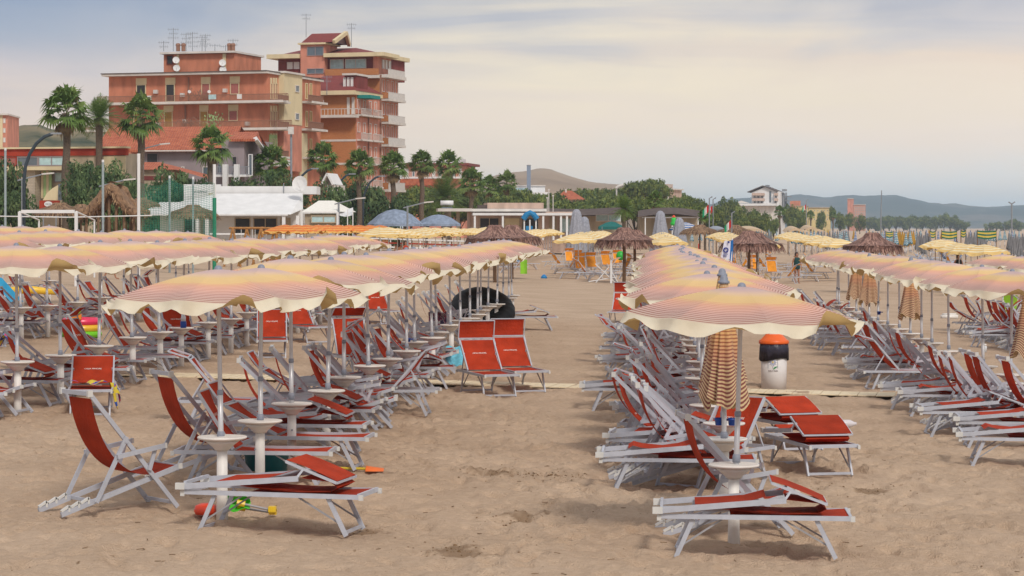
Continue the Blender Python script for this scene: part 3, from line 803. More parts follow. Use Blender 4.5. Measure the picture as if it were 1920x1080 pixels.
mb = MB(); mb.poly([p+V((0, .2, .53))+rot @ V((.2*math.cos(k*.4), .2*math.sin(k*.4), -.02)) for k in range(15)]); mb.build('floor_sheet', blk, t)
# rainbow paddling ring
p = at(150, 634); t = empty('paddling_pool', p, 0, 'pink, yellow and green inflatable ring stacked on the sand', 'inflatable ring')
for i, (nm, c) in enumerate((('green', (.16, .55, .02)), ('yellow', (.78, .48, .04)), ('pink', (.75, .04, .12)))):
    mb = MB(); torus(mb, p+V((0, .2, .08+.14*i)), .36, .085, Matrix.Identity(3), 40, 14); o = mb.build('ring_tube', mat('vinyl_'+nm, c, .3, .05), t, True); o['label'] = nm+' ring tube'
p = at(142, 600); t = empty('beach_bag', at(140, 636)+V((0, .25, .42)), 0, 'small orange and green float resting on the rainbow ring', 'float')
mb = MB(); mb.cbox((t.location.x, t.location.y, t.location.z), .2, .12, .12); mb.build('body', mat('orange_vinyl', (.8, .25, .02), .4), t)
mb = MB(); mb.cbox((t.location.x, t.location.y, t.location.z+.122), .16, .1, .1); mb.build('band', mat('lime_vinyl', (.3, .6, .05), .4), t)
# litter bin
p = at(1451, 727); t = empty('litter_bin', p, 0, 'white litter bin with orange lid and dark bag on the sand', 'litter bin')
mb = MB(); mb.lathe(p, [(.225, -.03), (.23, .30), (.235, .66), (.22, .66), (.2, .1)], 32)
bd = mb.build('body', mat('bin_white', (.74, .72, .72), .45, .08, 3), t, True)
mb = MB(); n = 40
for j, (rr_, z) in enumerate(((.246, .60), (.262, .56), (.26, .70), (.25, .80), (.2, .81))):
    for k in range(n):
        a = 2*PI*k/n; w = 1+.035*math.sin(9*a+j)+.02*math.sin(17*a); mb.v.append((p.x+rr_*w*math.cos(a), p.y+rr_*w*math.sin(a), p.z+z-(.05+.03*math.sin(a*2+.5))*(j < 2)))
for j in range(4):
    for k in range(n):
        a, b = j*n+k, j*n+(k+1) % n; mb.f.append((a, b, b+n, a+n)); mb.m.append(0)
mb.build('bin_bag', mat('bag_plastic', (.03, .028, .05), .35, .2, 14, .5, 30), t, True)
mb = MB(); mb.lathe(p, [(.262, .79), (.27, .80), (.27, .845), (.24, .86), (.15, .955), (.14, .965), (0, .965)], 32)
ld = mb.build('lid', mat('orange_plastic', (.78, .13, .02), .4, .06), t, True)
mb = MB()
for k in range(9):
    a = PI+.9+k*.16; mb.cbox((p.x+.12*math.cos(a), p.y+.12*math.sin(a), p.z+.962), .03, .03, .03)
mb.build('ash_tray', M['white'], ld)
# daisy emblem on the bin
def on_bin(u, z, lift=.006):
    a = -PI/2 - .18 + u/.235; r = .2335+lift; return V((p.x+r*math.cos(a), p.y+r*math.sin(a), p.z+z))
mb = MB(); cz = .46
for (a0, b0, a1, b1) in ((-.09, -.1, -.082, .1), (.082, -.1, .09, .1), (-.082, .092, .082, .1)):
    mb.quad(on_bin(a0, cz+b0), on_bin(a1, cz+b0), on_bin(a1, cz+b1), on_bin(a0, cz+b1), 0)
for k in range(10):
    a = 2*PI*k/10; u = V((math.cos(a), math.sin(a))); w = V((-u.y, u.x))
    q = [(.018, 0), (.045, .011), (.072, 0), (.045, -.011)]
    mb.poly([on_bin(*(u*x+w*y_+V((0, .02))), ) if False else on_bin((u*x+w*y_).x, cz+.012+(u*x+w*y_).y) for x, y_ in q], 1)
mb.poly([on_bin(.016*math.cos(2*PI*k/10), cz+.012+.016*math.sin(2*PI*k/10), .008) for k in range(10)], 2)
mb.poly([on_bin(0, cz-.115, .007), on_bin(.02, cz-.115, .007), on_bin(.075, cz-.075, .007), on_bin(.085, cz-.065, .007), on_bin(.03, cz-.072, .007)], 3)
mb.quad(on_bin(-.004, cz-.1, .007), on_bin(.003, cz-.1, .007), on_bin(.003, cz-.055, .007), on_bin(-.004, cz-.055, .007), 0)
for k, x in enumerate((-.085, -.068, -.05, -.033, -.006, .022, .04, .058, .074)):
    h_ = (.024, .02, .026, .02, .028, .024, .021, .026, .02)[k]; mb.quad(on_bin(x, cz-.155, .007), on_bin(x+.012, cz-.155, .007), on_bin(x+.011, cz-.155+h_, .007), on_bin(x+.002, cz-.155+h_, .007), 4)
mb.build('emblem', [mat('emblem_grey', (.4, .43, .5), .6), mat('emblem_petal', (.42, .47, .66), .6), mat('emblem_gold', (.7, .5, .12), .6), mat('emblem_leaf', (.02, .25, .08), .6), mat('emblem_ink', (.2, .17, .18), .6)], bd)
# sand toys under the front lounger
p = at(405, 965); t = empty('sand_toys', p, 0, 'net bag of red, green and yellow sand toys under the front lounger', 'sand toys')
mb = MB(); mb.lathe(p+V((-.1, .05, .0)), [(.10, .0), (.115, .03), (.10, .08), (.05, .10), (0, .10)], 18); mb.build('bucket', mat('toy_red', (.75, .07, .03), .35), t, True)
mb = MB(); mb.grid(lambda u, v: p+V((.02+.3*u, -.06+.05*math.sin(v*PI)*2, .05+.2*v*(1-.5*u)+.02*math.sin(9*u))), 8, 6); mb.build('spade', mat('toy_green', (.1, .6, .05), .35), t)
for i in range(2):
    mb = MB(); a = p+V((.2, -.05+.06*i, .12-.05*i)); b = p+V((.5, -.02+.05*i, .05-.03*i)); mb.tube([a, b], .011, 8); h = mb.build('rake', M['alu_dark'], t)
    mb = MB(); mb.cbox(tuple(b+V((.03, 0, -.02))), .07, .09, .05); mb.tube([a, a.lerp(b, .25)], .03, 8); mb.build('rake_end', mat('toy_yellow', (.82, .55, .03), .35), h)
# orange paddle
p = at(700, 884); q = at(560, 862); mb = MB(); t = empty('beach_spade', p, 0, 'orange beach spade with a long yellow handle on the sand', 'spade')
mb.grid(lambda u, v: p+V((-.08+.2*u, (v-.5)*.3, .015+.05*math.sin(PI*v)*(1-.6*u))), 6, 6); mb.build('blade', mat('toy_orange', (.82, .17, .03), .4), t, True)
mb = MB(); mb.tube([p+V((-.08, 0, .03)), p+V((-.55, .12, .03))], .014, 8); mb.build('handle', mat('toy_handle', (.65, .5, .05), .4), t)
# teal tub
p = at(500, 884); t = empty('storage_tub', p, 0, 'dark teal plastic tub under the lounger by the second table', 'tub')
mb = MB(); mb.lathe(p, [(.22, 0), (.25, .22), (.265, .23), (.265, .25), (.24, .25), (.2, .05)], 20); mb.build('body', mat('tub_teal', (.005, .11, .14), .4), t, True)
mb = MB(); mb.tube([p+V((-.26, 0, .22)), p+V((-.3, 0, .15)), p+V((-.25, 0, .12))], .012, 6); mb.build('handle', M['grey'], t)
# blue bottle, ashtrays, towels
def blue_cup(pos, lab):
    t = empty('ashtray', pos, 0, lab, 'ashtray', 'blue clip-on ashtrays'); B = mat('cup_blue', (.01, .06, .35), .35) if 'cupb' not in M else M['cupb']; M['cupb'] = B
    mb = MB(); mb.lathe(pos, [(.036, 0), (.045, .075), (.048, .075), (.032, .02)], 16); mb.build('cup', B, t, True)
    mb = MB(); mb.tube([pos+V((.045, 0, .05)), pos+V((.07, 0, .06)), pos+V((.09, 0, .05))], .01, 6); mb.build('clip', B, t)
Yk = lambda c, y: V((c+DX*y, y, gz(c+DX*y, y)))
def pole_pt(c, y, z): q = Yk(c, y); q.z += z; return q
blue_cup(pole_pt(.75, 24, .86)+V((-.07, -.04, 0)), 'blue ashtray clipped under the furled umbrella behind the front table')
blue_cup(pole_pt(.75, 24, .86)+V((.06, -.06, 0)), 'blue ashtray on the pole side toward the bin')
blue_cup(pole_pt(-4, 40.9, .73)+V((-.13, -.1, 0)), 'blue ashtray on a table beside the hooded red lounger')
blue_cup(at(1690, 598, .9)+V((0, 0, .9)), 'blue ashtray hanging from a pole past the litter bin')
blue_cup(at(1648, 590, 1.0)+V((0, 0, 1.0)), 'blue ashtray on the pole beyond, past the litter bin')
q = at(345, 614, .74); t = empty('water_bottle', q+V((0, -.08, .735)), 0, 'clear water bottle with blue sleeve on a round table', 'bottle'); q = t.location
mb = MB(); mb.lathe(q, [(.052, 0), (.055, .01), (.055, .11), (.05, .12)], 16); mb.build('sleeve', M['cupb'], t, True)
mb = MB(); mb.lathe(q, [(.045, .12), (.045, .19), (.018, .26), (.018, .29), (0, .29)], 16); mb.build('body', mat('bottle_clear', (.62, .66, .72), .15, .03, spec=.8), t, True)
q = at(1845, 660, .74); q.z += .735; t = empty('glass_jar', q, 0, 'small glass jar on the first round table past the bin', 'jar')
mb = MB(); mb.lathe(q, [(.05, 0), (.055, .1), (.04, .12)], 14); mb.build('body', mat('jar_glass', (.6, .62, .64), .15, .03, spec=.8), t, True)
mb = MB(); mb.lathe(q+V((0, 0, .12)), [(.045, 0), (.045, .03), (0, .03)], 14); mb.build('lid', M['white'], t, True)
def towel_mat(name, cols, sc):
    m, nt, out = new_mat(name); N, L = nt.nodes, nt.links; b = N.new('ShaderNodeBsdfPrincipled'); b.inputs['Roughness'].default_value = .95
    tc = N.new('ShaderNodeTexCoord'); v = N.new('ShaderNodeTexNoise'); v.inputs['Scale'].default_value = sc; v.inputs['Detail'].default_value = 1.5; L.new(tc.outputs['Object'], v.inputs['Vector'])
    r = N.new('ShaderNodeValToRGB'); r.color_ramp.interpolation = 'CONSTANT'; e = r.color_ramp.elements; e[0].position = 0; e[0].color = (*cols[0], 1); e[1].position = .62; e[1].color = (*cols[-1], 1)
    for i, c in enumerate(cols[1:-1]):
        k = e.new(.36+.22*(i+1)/len(cols)); k.color = (*c, 1)
    L.new(v.outputs['Fac'], r.inputs[0]); L.new(r.outputs[0], b.inputs['Base Color']); L.new(b.outputs[0], out.inputs[0]); return m
TW = towel_mat('towel_print', [(.01, .05, .35), (.02, .3, .5), (.55, .03, .15), (.01, .08, .4), (.7, .55, .05), (.01, .04, .3)], 5)
p = at(172, 772); c0 = p+V((0, -.35, .40)); mb = MB()
def tf(u, v):
    x = -.28+.75*u; fold = .02*math.sin(11*u+3*v)+.012*math.sin(23*u); z = fold+.02
    if x > .30: z -= (x-.30)*1.5*(1+.4*math.sin(7*v)); x = .30+(x-.30)*.35+.04*math.sin(9*v)
    return c0+V((x, .1+.3*v+.03*math.sin(8*u), z))
mb.grid(tf, 40, 14); simple('towel', mb, TW, 'crumpled blue and pink towel hanging off a red lounger', 'towel')
p = at(12, 690); mb = MB(); c0 = p+V((0, 0, .5))
mb.grid(lambda u, v: c0+V((.3*(u-.5), .5*(v-.5), .1*math.sin(3*u)+.03*math.sin(9*v)-.3*abs(u-.5))), 20, 12); simple('towel', mb, TW, 'blue patterned towel over a chair at the picture edge', 'towel')
p = at(1155, 600-0); 
mb = MB(); p = at(820, 652); c0 = p+V((0, .1, .78))
TP = towel_mat('plaid_print', [(.05, .04, .09), (.5, .45, .45), (.2, .05, .1), (.06, .05, .1)], 14)
mb.grid(lambda u, v: c0+V((.4*(u-.5), .1*math.sin(4*v)+.2*(v-.5), -.30*v+.02*math.sin(14*u))), 20, 10); simple('towel', mb, TP, 'dark plaid cloth hanging beside the round tables', 'towel')
mb = MB(); p = at(852, 690)
mb.grid(lambda u, v: p+V((.35*(u-.5), .5*(v-.5), .05+.35*v+.02*math.sin(9*u))), 10, 8); simple('beach_bag', mb, mat('sky_vinyl', (.15, .5, .65), .5, .3, 12), 'light blue beach bag behind the hooded lounger', 'bag')
mb = MB(); p = at(12, 600)
def bt(u, v): return p+V((.28*(v-.5)+.9*(u-.5)*.6, .2*(v-.5), .55+.5*(1-u)-.1*u))
mb.grid(lambda u, v: bt(u, v)+V((0, 0, .04*math.sin(PI*v))), 12, 8); simple('air_bed', mb, mat('blue_vinyl', (.02, .28, .5), .4), 'blue air bed leaning over chairs at the picture edge', 'air bed')
mb = MB(); p = at(55, 588)
mb.tube([p+V((-.75, 0, .6)), p+V((0, .05, .64)), p+V((.75, .1, .56))], [.09, .11, .07], 12); simple('beach_float', mb, mat('yellow_vinyl', (.8, .5, .04), .4), 'yellow float lying across chairs behind the poles', 'float')
mb = MB(); p = at(1578, 872)
mb.lathe(p+V((0, 0, .48)), [(.045, 0), (.05, .01), (.05, .3), (.02, .36), (.02, .38), (0, .38)], 12)
mb.v = [(p.x-.2+(z-p.z-.48)*1, y, p.z+.5+(x-p.x)) for x, y, z in mb.v]
simple('water_bottle', mb, mat('pet_clear', (.62, .58, .60), .2, .03, spec=.7), 'clear plastic bottle lying on a folded lounger', 'bottle')
mb = MB(); p = at(1020, 522)
mb.lathe(p, [(.17, 0), (.14, .12), (.04, .2), (0, .21)], 12); simple('sand_bucket', mb, mat('bucket_blue', (.01, .2, .5), .4), 'small blue bucket alone on the sand', 'bucket')
mb = MB(); p = at(1780, 597); mb.cbox(p, .55, .3, .12); mb.cbox(p+V((0, 0, .12)), .45, .22, .05); simple('cool_box', mb, M['white'], 'low white box lying on the sand past the umbrellas', 'box')
mb = MB(); p = at(1895, 628)
mb.grid(lambda u, v: p+V((.4*(u-.5), .12*math.sin(PI*v), .25+.9*v)), 6, 8, 0); simple('air_bed', mb, mat('lime_float', (.3, .6, .04), .4), 'lime green air bed standing beside the sea side chairs', 'air bed')
# ------------------------------------------------------------------ buildings along the seafront
def brick_mat(name, c1, c2, mortar, sx=4.0):
    m, nt, out = new_mat(name); N, L = nt.nodes, nt.links; b = N.new('ShaderNodeBsdfPrincipled'); b.inputs['Roughness'].default_value = .9; b.inputs['Specular IOR Level'].default_value = .15
    tc = N.new('ShaderNodeTexCoord'); w = N.new('ShaderNodeTexNoise'); w.inputs['Scale'].default_value = .35; w.inputs['Detail'].default_value = 6; L.new(tc.outputs['Object'], w.inputs['Vector'])
    mp = N.new('ShaderNodeMapping'); mp.inputs['Rotation'].default_value = (PI/2, 0, 0); L.new(tc.outputs['Object'], mp.inputs[0])
    br = N.new('ShaderNodeTexBrick'); br.inputs['Scale'].default_value = sx; br.inputs['Color1'].default_value = (*c1, 1); br.inputs['Color2'].default_value = (*c2, 1); br.inputs['Mortar'].default_value = (*mortar, 1); br.inputs['Mortar Size'].default_value = .012
    L.new(mp.outputs[0], br.inputs['Vector'])
    mr = N.new('ShaderNodeMapRange'); mr.inputs['To Min'].default_value = .74; mr.inputs['To Max'].default_value = 1.26; L.new(w.outputs['Fac'], mr.inputs[0])
    vm = N.new('ShaderNodeVectorMath'); vm.operation = 'SCALE'; L.new(br.outputs['Color'], vm.inputs[0]); L.new(mr.outputs[0], vm.inputs['Scale']); L.new(vm.outputs[0], b.inputs['Base Color']); L.new(b.outputs[0], out.inputs[0]); return m
def streak(name, col, var=.2): return mat(name, col, .9, var, 1.3, .1, 12, spec=.15, stretch=(1, 1, .35))
B = {}
B['salmon'] = streak('salmon_render', (.52, .20, .12)); B['salmon2'] = streak('pink_render', (.56, .24, .17)); B['cream'] = streak('cream_render', (.66, .56, .36), .08)
B['white'] = streak('white_render', (.72, .72, .72), .07); B['slab'] = streak('slab_edge', (.62, .58, .54), .1); B['grey'] = streak('mauve_render', (.30, .25, .26), .08)
B['brick'] = brick_mat('orange_brick', (.47, .19, .075), (.41, .16, .06), (.46, .26, .14))
B['mansard'] = mat('red_sheet_roof', (.20, .035, .03), .7, .12, 2, .2, 8); B['dark'] = mat('dark_opening', (.03, .028, .03), .5, .2, 3)
B['shut_r'] = mat('red_shutter', (.36, .12, .10), .7, .1, 5); B['shut_o'] = mat('ochre_shutter', (.38, .21, .05), .7, .1, 5); B['shut_w'] = mat('white_shutter', (.70, .68, .66), .6, .05, 5)
B['rail'] = mat('brown_rail', (.26, .13, .085), .6, .1, 5); B['wrail'] = mat('pale_rail', (.60, .57, .54), .6, .1, 5); B['glass'] = mat('window_glass', (.10, .13, .16), .12, .2, 1.5, spec=.8)
B['curtain'] = mat('pale_curtain', (.42, .58, .60), .4, .15, 4); B['maroon'] = streak('maroon_wall', (.20, .05, .045)); B['green'] = streak('lime_render', (.36, .52, .24))
B['red'] = streak('red_band', (.33, .045, .025)); B['tan'] = streak('tan_wall', (.44, .36, .26)); B['beige'] = streak('beige_wall', (.52, .38, .31)); B['steel'] = mat('grey_steel', (.24, .26, .29), .45, .1, 5)
B['roofdark'] = mat('dark_felt_roof', (.10, .075, .068), .9, .2, 2)
def tile_mat():
    m, nt, out = new_mat('terracotta_tiles'); N, L = nt.nodes, nt.links; b = N.new('ShaderNodeBsdfPrincipled'); b.inputs['Roughness'].default_value = .85
    tc = N.new('ShaderNodeTexCoord'); w = N.new('ShaderNodeTexWave'); w.inputs['Scale'].default_value = 1.5; w.inputs['Distortion'].default_value = .3; w.bands_direction = 'X'; L.new(tc.outputs['Object'], w.inputs['Vector'])
    n = N.new('ShaderNodeTexNoise'); n.inputs['Scale'].default_value = 2.2; n.inputs['Detail'].default_value = 6; L.new(tc.outputs['Object'], n.inputs['Vector'])
    r = N.new('ShaderNodeValToRGB'); e = r.color_ramp.elements; e[0].position, e[0].color = .3, (.36, .085, .04, 1); e[1].position, e[1].color = .7, (.54, .16, .075, 1); L.new(n.outputs['Fac'], r.inputs[0]); L.new(r.outputs[0], b.inputs['Base Color'])
    bp = N.new('ShaderNodeBump'); bp.inputs['Strength'].default_value = .8; bp.inputs['Distance'].default_value = .08; L.new(w.outputs['Fac'], bp.inputs['Height']); L.new(bp.outputs[0], b.inputs['Normal']); L.new(b.outputs[0], out.inputs[0]); return m
B['tile'] = tile_mat()
def win(pl, x0, y0, x1, y1, root, pane, frame=None, ref=None, fr=.07, name='window', sill=False):
    """a window with a frame standing proud of the wall, its pane a child"""
    t0, t1 = pl.t(x0), pl.t(x1); r = ref if ref is not None else (x0+x1)/2
    za, zb = pl.z(y1, r), pl.z(y0, r); mb = MB(); d, n = pl.d, pl.n
    if t1-t0 < 3*fr: fr = (t1-t0)/5
    def bx(m_, ta, tb, z0, z1, o0, o1): o = pl.p+d*ta+n*o0; o.z = z0; m_.box(o, d*(tb-ta), n*(o1-o0), (0, 0, z1-z0))
    bx(mb, t0, t0+fr, za, zb, .0, .09); bx(mb, t1-fr, t1, za, zb, .0, .09); bx(mb, t0+fr, t1-fr, zb-fr, zb, .0, .09); bx(mb, t0+fr, t1-fr, za, za+fr, .0, .09)
    if t1-t0 > 1.6: bx(mb, (t0+t1)/2-fr/2, (t0+t1)/2+fr/2, za+fr, zb-fr, .0, .085)
    if sill: bx(mb, t0-.08, t1+.08, za-.08, za, .0, .16)
    w = mb.build(name, B[frame or 'slab'], root)
    mb = MB(); bx(mb, t0+fr, t1-fr, za+fr, zb-fr, .0, .035); o = mb.build('pane', B[pane], None); o.parent = w; o.location = (0, 0, 0)
    for v in o.data.vertices: v.co -= root.location
    return w
def part(root, name, m, *rects, smooth=False):
    """rects: (plane, x0, y0, x1, y1, out0, out1[, ref])"""
    mb = MB()
    for r in rects: r[0].rect(mb, *r[1:7], 0, r[7] if len(r) > 7 else None)
    return mb.build(name, B[m] if isinstance(m, str) else m, root, smooth)
def railing(root, pl, x0, y0, x1, y1, o, m='rail', gap=.14, ref=None, solid=False):
    mb = MB(); r = ref if ref is not None else (x0+x1)/2; t0, t1 = pl.t(x0, o), pl.t(x1, o); za, zb = pl.z(y1, r, o), pl.z(y0, r, o); n = max(2, int((t1-t0)/gap))
    def bx(ta, tb, z0, z1, w): q = pl.p+pl.d*ta+pl.n*(o-w/2); q.z = z0; mb.box(q, pl.d*(tb-ta), pl.n*w, (0, 0, z1-z0))
    bx(t0, t1, zb-.06, zb, .07)
    if solid: bx(t0, t1, za, zb-.065, .05)
    else:
        bx(t0, t1, za, za+.05, .05)
        for i in range(n+1): t = t0+(t1-t0)*i/n; bx(t-.025, t+.025, za+.05, zb-.06, .04)
    return mb.build('railing', B[m], root)
def body(root, name, m, pl, x0, x1, ytop, depth, zbase=.4, ref=None):
    t0, t1 = pl.t(x0), pl.t(x1); mb = MB(); o = pl.p+pl.d*t0; o.z = zbase; zt = pl.z(ytop, ref if ref is not None else x1)
    mb.box(o, pl.d*(t1-t0), -pl.n*depth, (0, 0, zt-zbase)); return mb.build(name, B[m] if isinstance(m, str) else m, root)
def side_plane(pl, px, yaw):                    # the wall that runs back from the corner of pl at column px
    q = Plane(px, 100, yaw+PI/2); c = pl.p+pl.d*pl.t(px); q.p = c; return q
def dish(pos, r, root, face=(0.2, -1, .25)):
    f = V(face).normalized(); rot = V((0, 0, 1)).rotation_difference(f).to_matrix(); mb = MB()
    prof = [(0, 0), (r*.5, r*.06), (r, r*.24)]; n = 16; base = 0
    for a, z in prof[1:]:
        for k in range(n): mb.v.append(tuple(pos + rot @ V((a*math.cos(2*PI*k/n), a*math.sin(2*PI*k/n), z))))
    mb.f.append(tuple(range(n-1, -1, -1))); mb.m.append(0)
    for k in range(n): mb.f.append((k, (k+1) % n, n+(k+1) % n, n+k)); mb.m.append(0)
    mb.tube([pos, pos-f*.25], .04, 6); mb.tube([pos+rot @ V((0, -r, r*.24)), pos+f*r*.9], .02, 5)
    if root is not None: return mb.build('satellite_dish', B['white'], root)
    return mb
def antenna(x, y, z0, h, root, rows=3, w=.55):
    mb = MB(); mb.tube([(x, y, z0), (x, y, z0+h)], .035, 5)
    for i in range(rows):
        z = z0+h-.15-i*.42; ww = w*(1-.2*(i % 2)); mb.tube([(x-ww, y-.1, z), (x+ww, y+.1, z)], .022, 4)
        for k in (-.8, -.4, 0, .4, .8): mb.tube([(x+ww*k, y, z-.16), (x+ww*k, y, z+.16)], .014, 4)
    return mb.build('aerial', B['steel'], root)

# ---- salmon apartment block
YAW = R(-17)
pf = Plane(503, 228, YAW); ps = side_plane(pf, 503, YAW)
r = empty('apartment_block', (pf.p.x-8, pf.p.y+5, .9), 0, 'salmon apartment block with cream stair tower and roof aerials', 'building')
body(r, 'wall', 'salmon', pf, 204, 503, 138, 13.5)
part(r, 'roof_slab', 'slab', (pf, 198, 134, 507, 138, -13.8, .9, 503))
part(r, 'roof_edge', B['roofdark'], (pf, 197, 132.6, 508, 133.9, -13.9, 1.0, 503))
for x0, x1, y1, pn in ((255, 275, 188, 'dark'), (310, 329, 188, 'dark'), (377, 395, 188, 'shut_r'), (431, 450, 176, 'shut_r')):
    part(r, 'lintel_panel', 'cream', (pf, x0, 142, x1, 153.6, .0, .04, 503)); win(pf, x0+1, 154, x1-1, y1, r, pn, 'cream', 503)
for x0, x1, y1, pn in ((250, 268, 237, 'shut_o'), (307, 325, 237, 'shut_o'), (374, 391, 237, 'shut_o'), (428, 447, 226, 'shut_r')):
    part(r, 'lintel_panel', 'cream', (pf, x0, 195, x1, 205.6, .0, .04, 503)); win(pf, x0+1, 206, x1-1, y1, r, pn, 'cream', 503)
for x0, x1, y1, pn in ((215, 232, 290, 'shut_r'), (470, 486, 290, 'shut_o')): win(pf, x0, 258, x1, y1, r, pn, 'cream', 503)
for (y0, ya, yb, x0, x1) in ((189, 175.5, 188.6, 182, 541), (240, 225.5, 239.6, 160, 548)):
    part(r, 'balcony_slab', 'slab', (pf, x0, y0, x1, y0+4.5, .0, 1.35, 503)); railing(r, pf, x0+.5, ya, x1-1, yb, 1.28, 'rail', .13, 503)
part(r, 'drainpipe', 'rail', (pf, 353, 142, 355, 189, .0, .12, 503), (pf, 347, 195, 349, 240, .0, .12, 503))
# side wall with stair tower and side balconies
part(r, 'stair_tower', 'cream', (ps, 522, 137, 556, 232, -.3, .6, 520)); part(r, 'tower_base', 'salmon2', (ps, 522, 232.2, 556, 320, -.3, .55, 520)); part(r, 'tower_cap', 'slab', (ps, 521, 133, 558, 136.6, -.3, .8, 520))
pt_ = Plane(0, 1, 0); pt_.p = ps.p+ps.n*.6; pt_.d, pt_.n = ps.d, ps.n
for y0 in (160, 212): win(pt_, 553, y0, 560, y0+13, r, 'glass', 'slab')
for y0, y1 in ((146, 186), (198, 238), (250, 290)):
    for x in (506.5, 511.5, 516): win(ps, x, y0+10, x+3.2, y1, r, 'shut_r', 'cream'); part(r, 'lintel_panel', 'cream', (ps, x, y0, x+3.2, y0+9.6, .0, .04))
    for x in (572, 580): win(ps, x, y0+10, x+4, y1, r, 'shut_o', 'cream')
for y0, ya in ((189, 176), (240, 226), (293, 281)):
    part(r, 'balcony_slab', 'slab', (ps, 504, y0, 521.5, y0+4, .0, 1.3, 504), (ps, 562, y0+2, 592, y0+6, .0, 1.3, 575))
    railing(r, ps, 521, ya, 541, y0-.3, 1.25, 'rail', .13, 515); railing(r, ps, 578, ya+2, 606, y0+1.6, 1.25, 'rail', .13, 585)
part(r, 'lime_niche', 'green', (ps, 504.5, 252, 519, 292.5, .0, .05, 504)); part(r, 'striped_awning', B['shut_w'], (ps, 506, 300, 518, 312, .3, 1.6))
part(r, 'shop_wall', 'cream', (ps, 560, 250, 571, 360, .0, .3))
# penthouse
pp_ = Plane(0, 1, 0); pp_.p = pf.p-pf.n*3; pp_.d, pp_.n = pf.d, pf.n
pe = body(r, 'penthouse', 'salmon', pp_, 307, 440, 100, 6.5, pf.z(133, 503), 420)
part(r, 'penthouse_roof', 'slab', (pp_, 303.5, 96, 443.5, 99.6, -6.9, .5, 420))
win(pp_, 313, 104, 325, 121, r, 'dark', 'maroon'); part(r, 'pilaster', 'cream', (pp_, 332, 100.3, 336, 135, .0, .1, 420), (pp_, 418, 100.3, 424, 135, .0, .1, 420))
for x, y in ((330, 113), (331, 128), (417, 118), (418, 131)): dish(pp_.pt(x, y, .35), .34, r)
for x, h, n in ((307, 1.0, 2), (325, 2.3, 3), (349, 1.8, 3), (361, 1.9, 4), (379, 1.5, 3), (385, 1.7, 3), (403, .7, 1), (423, .6, 1), (437, 1.2, 2)):
    q = pp_.pt(x, 96, -2); antenna(q.x, q.y, q.z, h, r, n)
for x in (334, 344, 430, 437): mb = MB(); q = pp_.pt(x, 96, -1.5); mb.lathe(q, [(.2, 0), (.2, .5), (.26, .55), (.2, .75), (0, .8)], 10); mb.build('chimney', B['rail'], r)
for x in (355, 392): dish(pf.pt(x, 172, .9), .16, r)
for x, y in ((290, 165), (340, 172), (420, 165), (345, 222), (462, 228), (295, 226)): part(r, 'air_conditioner', 'wrail', (pf, x, y, x+7, y+7, .0, .35, 503))
for x, w_ in ((285, 10), (402, 14), (455, 9)): part(r, 'laundry', 'shut_w' if x != 402 else 'curtain', (pf, x, 177, x+w_, 186, 1.33, 1.36, 503))
# pots and bicycles on the balconies
for x, y in ((345, 238), (362, 238), (400, 238), (366, 187), (384, 187), (400, 228)):
    mb = MB(); q = pf.pt(x, y, .6)
    for _ in range(60):
        a = V((random.gauss(0, .4), random.gauss(0, .15), abs(random.gauss(.3, .25)))); b = V((random.uniform(-.12, .12), .05, .12)); mb.quad(q+a, q+a+b, q+a+b+V((.03, .02, .12)), q+a+V((.06, 0, .1)))
    mb.build('balcony_plant', B['green'] if x > 390 else B['rail'], r)

# ---- orange brick block with the red roofs
pl = Plane(667, 248, YAW); pls = side_plane(pl, 667, YAW)
r = empty('brick_apartments', (pl.p.x-2, pl.p.y+8, .9), 0, 'tall orange brick apartments with red roofs and white side balconies', 'building')
body(r, 'wall', 'brick', pl, 560, 667, 178, 7.2)
part(r, 'eave', 'cream', (pl, 556, 170, 671, 177.8, -7.5, .9, 667))
mb = MB(); a, b2 = pl.pt(560, 169.6, .6), pl.pt(668, 169.6, .6); a.z = b2.z; zt = pl.z(137, 640); up = -pl.n
c1, d1 = b2+up*8.3, a+up*8.3
e1, f1 = a+pl.d*1.2+up*4.2, b2-pl.d*2.6+up*4.2; e1.z = f1.z = zt
mb.poly([a, b2, f1, e1]); mb.poly([b2, c1, f1]); mb.poly([c1, d1, e1, f1]); mb.poly([d1, a, e1]); mb.build('mansard_roof', B['mansard'], r)
part(r, 'dormer', 'maroon', (pl, 642, 141, 664, 166, -4, -.6, 655)); part(r, 'dormer_roof', 'slab', (pl, 640, 137, 666, 140.6, -4.3, -.2, 655))
pd = Plane(0, 1, 0); pd.p = pl.p-pl.n*.6; pd.d, pd.n = pl.d, pl.n
for x in (644, 651, 658): win(pd, x, 145, x+4.5, 164, r, 'shut_w', 'white', 655)
part(r, 'balcony_slab', 'slab', (pl, 575, 216, 673, 221, .0, 1.3, 667)); railing(r, pl, 577, 203, 672, 215.7, 1.22, 'wrail', .35, 667)
part(r, 'band', 'slab', (pl, 563, 261, 667.4, 265, .0, .05, 667), (pl, 563, 305, 667.4, 309, .0, .05, 667))
part(r, 'recess_wall', 'maroon', (pl, 577, 222, 599, 260, .0, .03, 667)); win(pl, 586, 231, 597, 255, r, 'shut_w', 'slab', 667)
win(pl, 651, 182, 656, 214, r, 'shut_w', 'slab', 667); win(pl, 660, 182, 665, 214, r, 'shut_w', 'slab', 667)
dish(pl.pt(597, 190, 1.0), .55, r); antenna(*pl.pt(613, 178, 1.0), 2.0, r, 2)
part(r, 'side_wall', 'salmon2', (pls, 667.3, 222, 712, 400, .0, .04, 690), (pls, 667.3, 178, 712, 215, .0, .04, 690))
part(r, 'awning', mat('teal_awning', (.01, .22, .2), .7), (pls, 669, 179, 688, 185, .0, 1.5, 675))
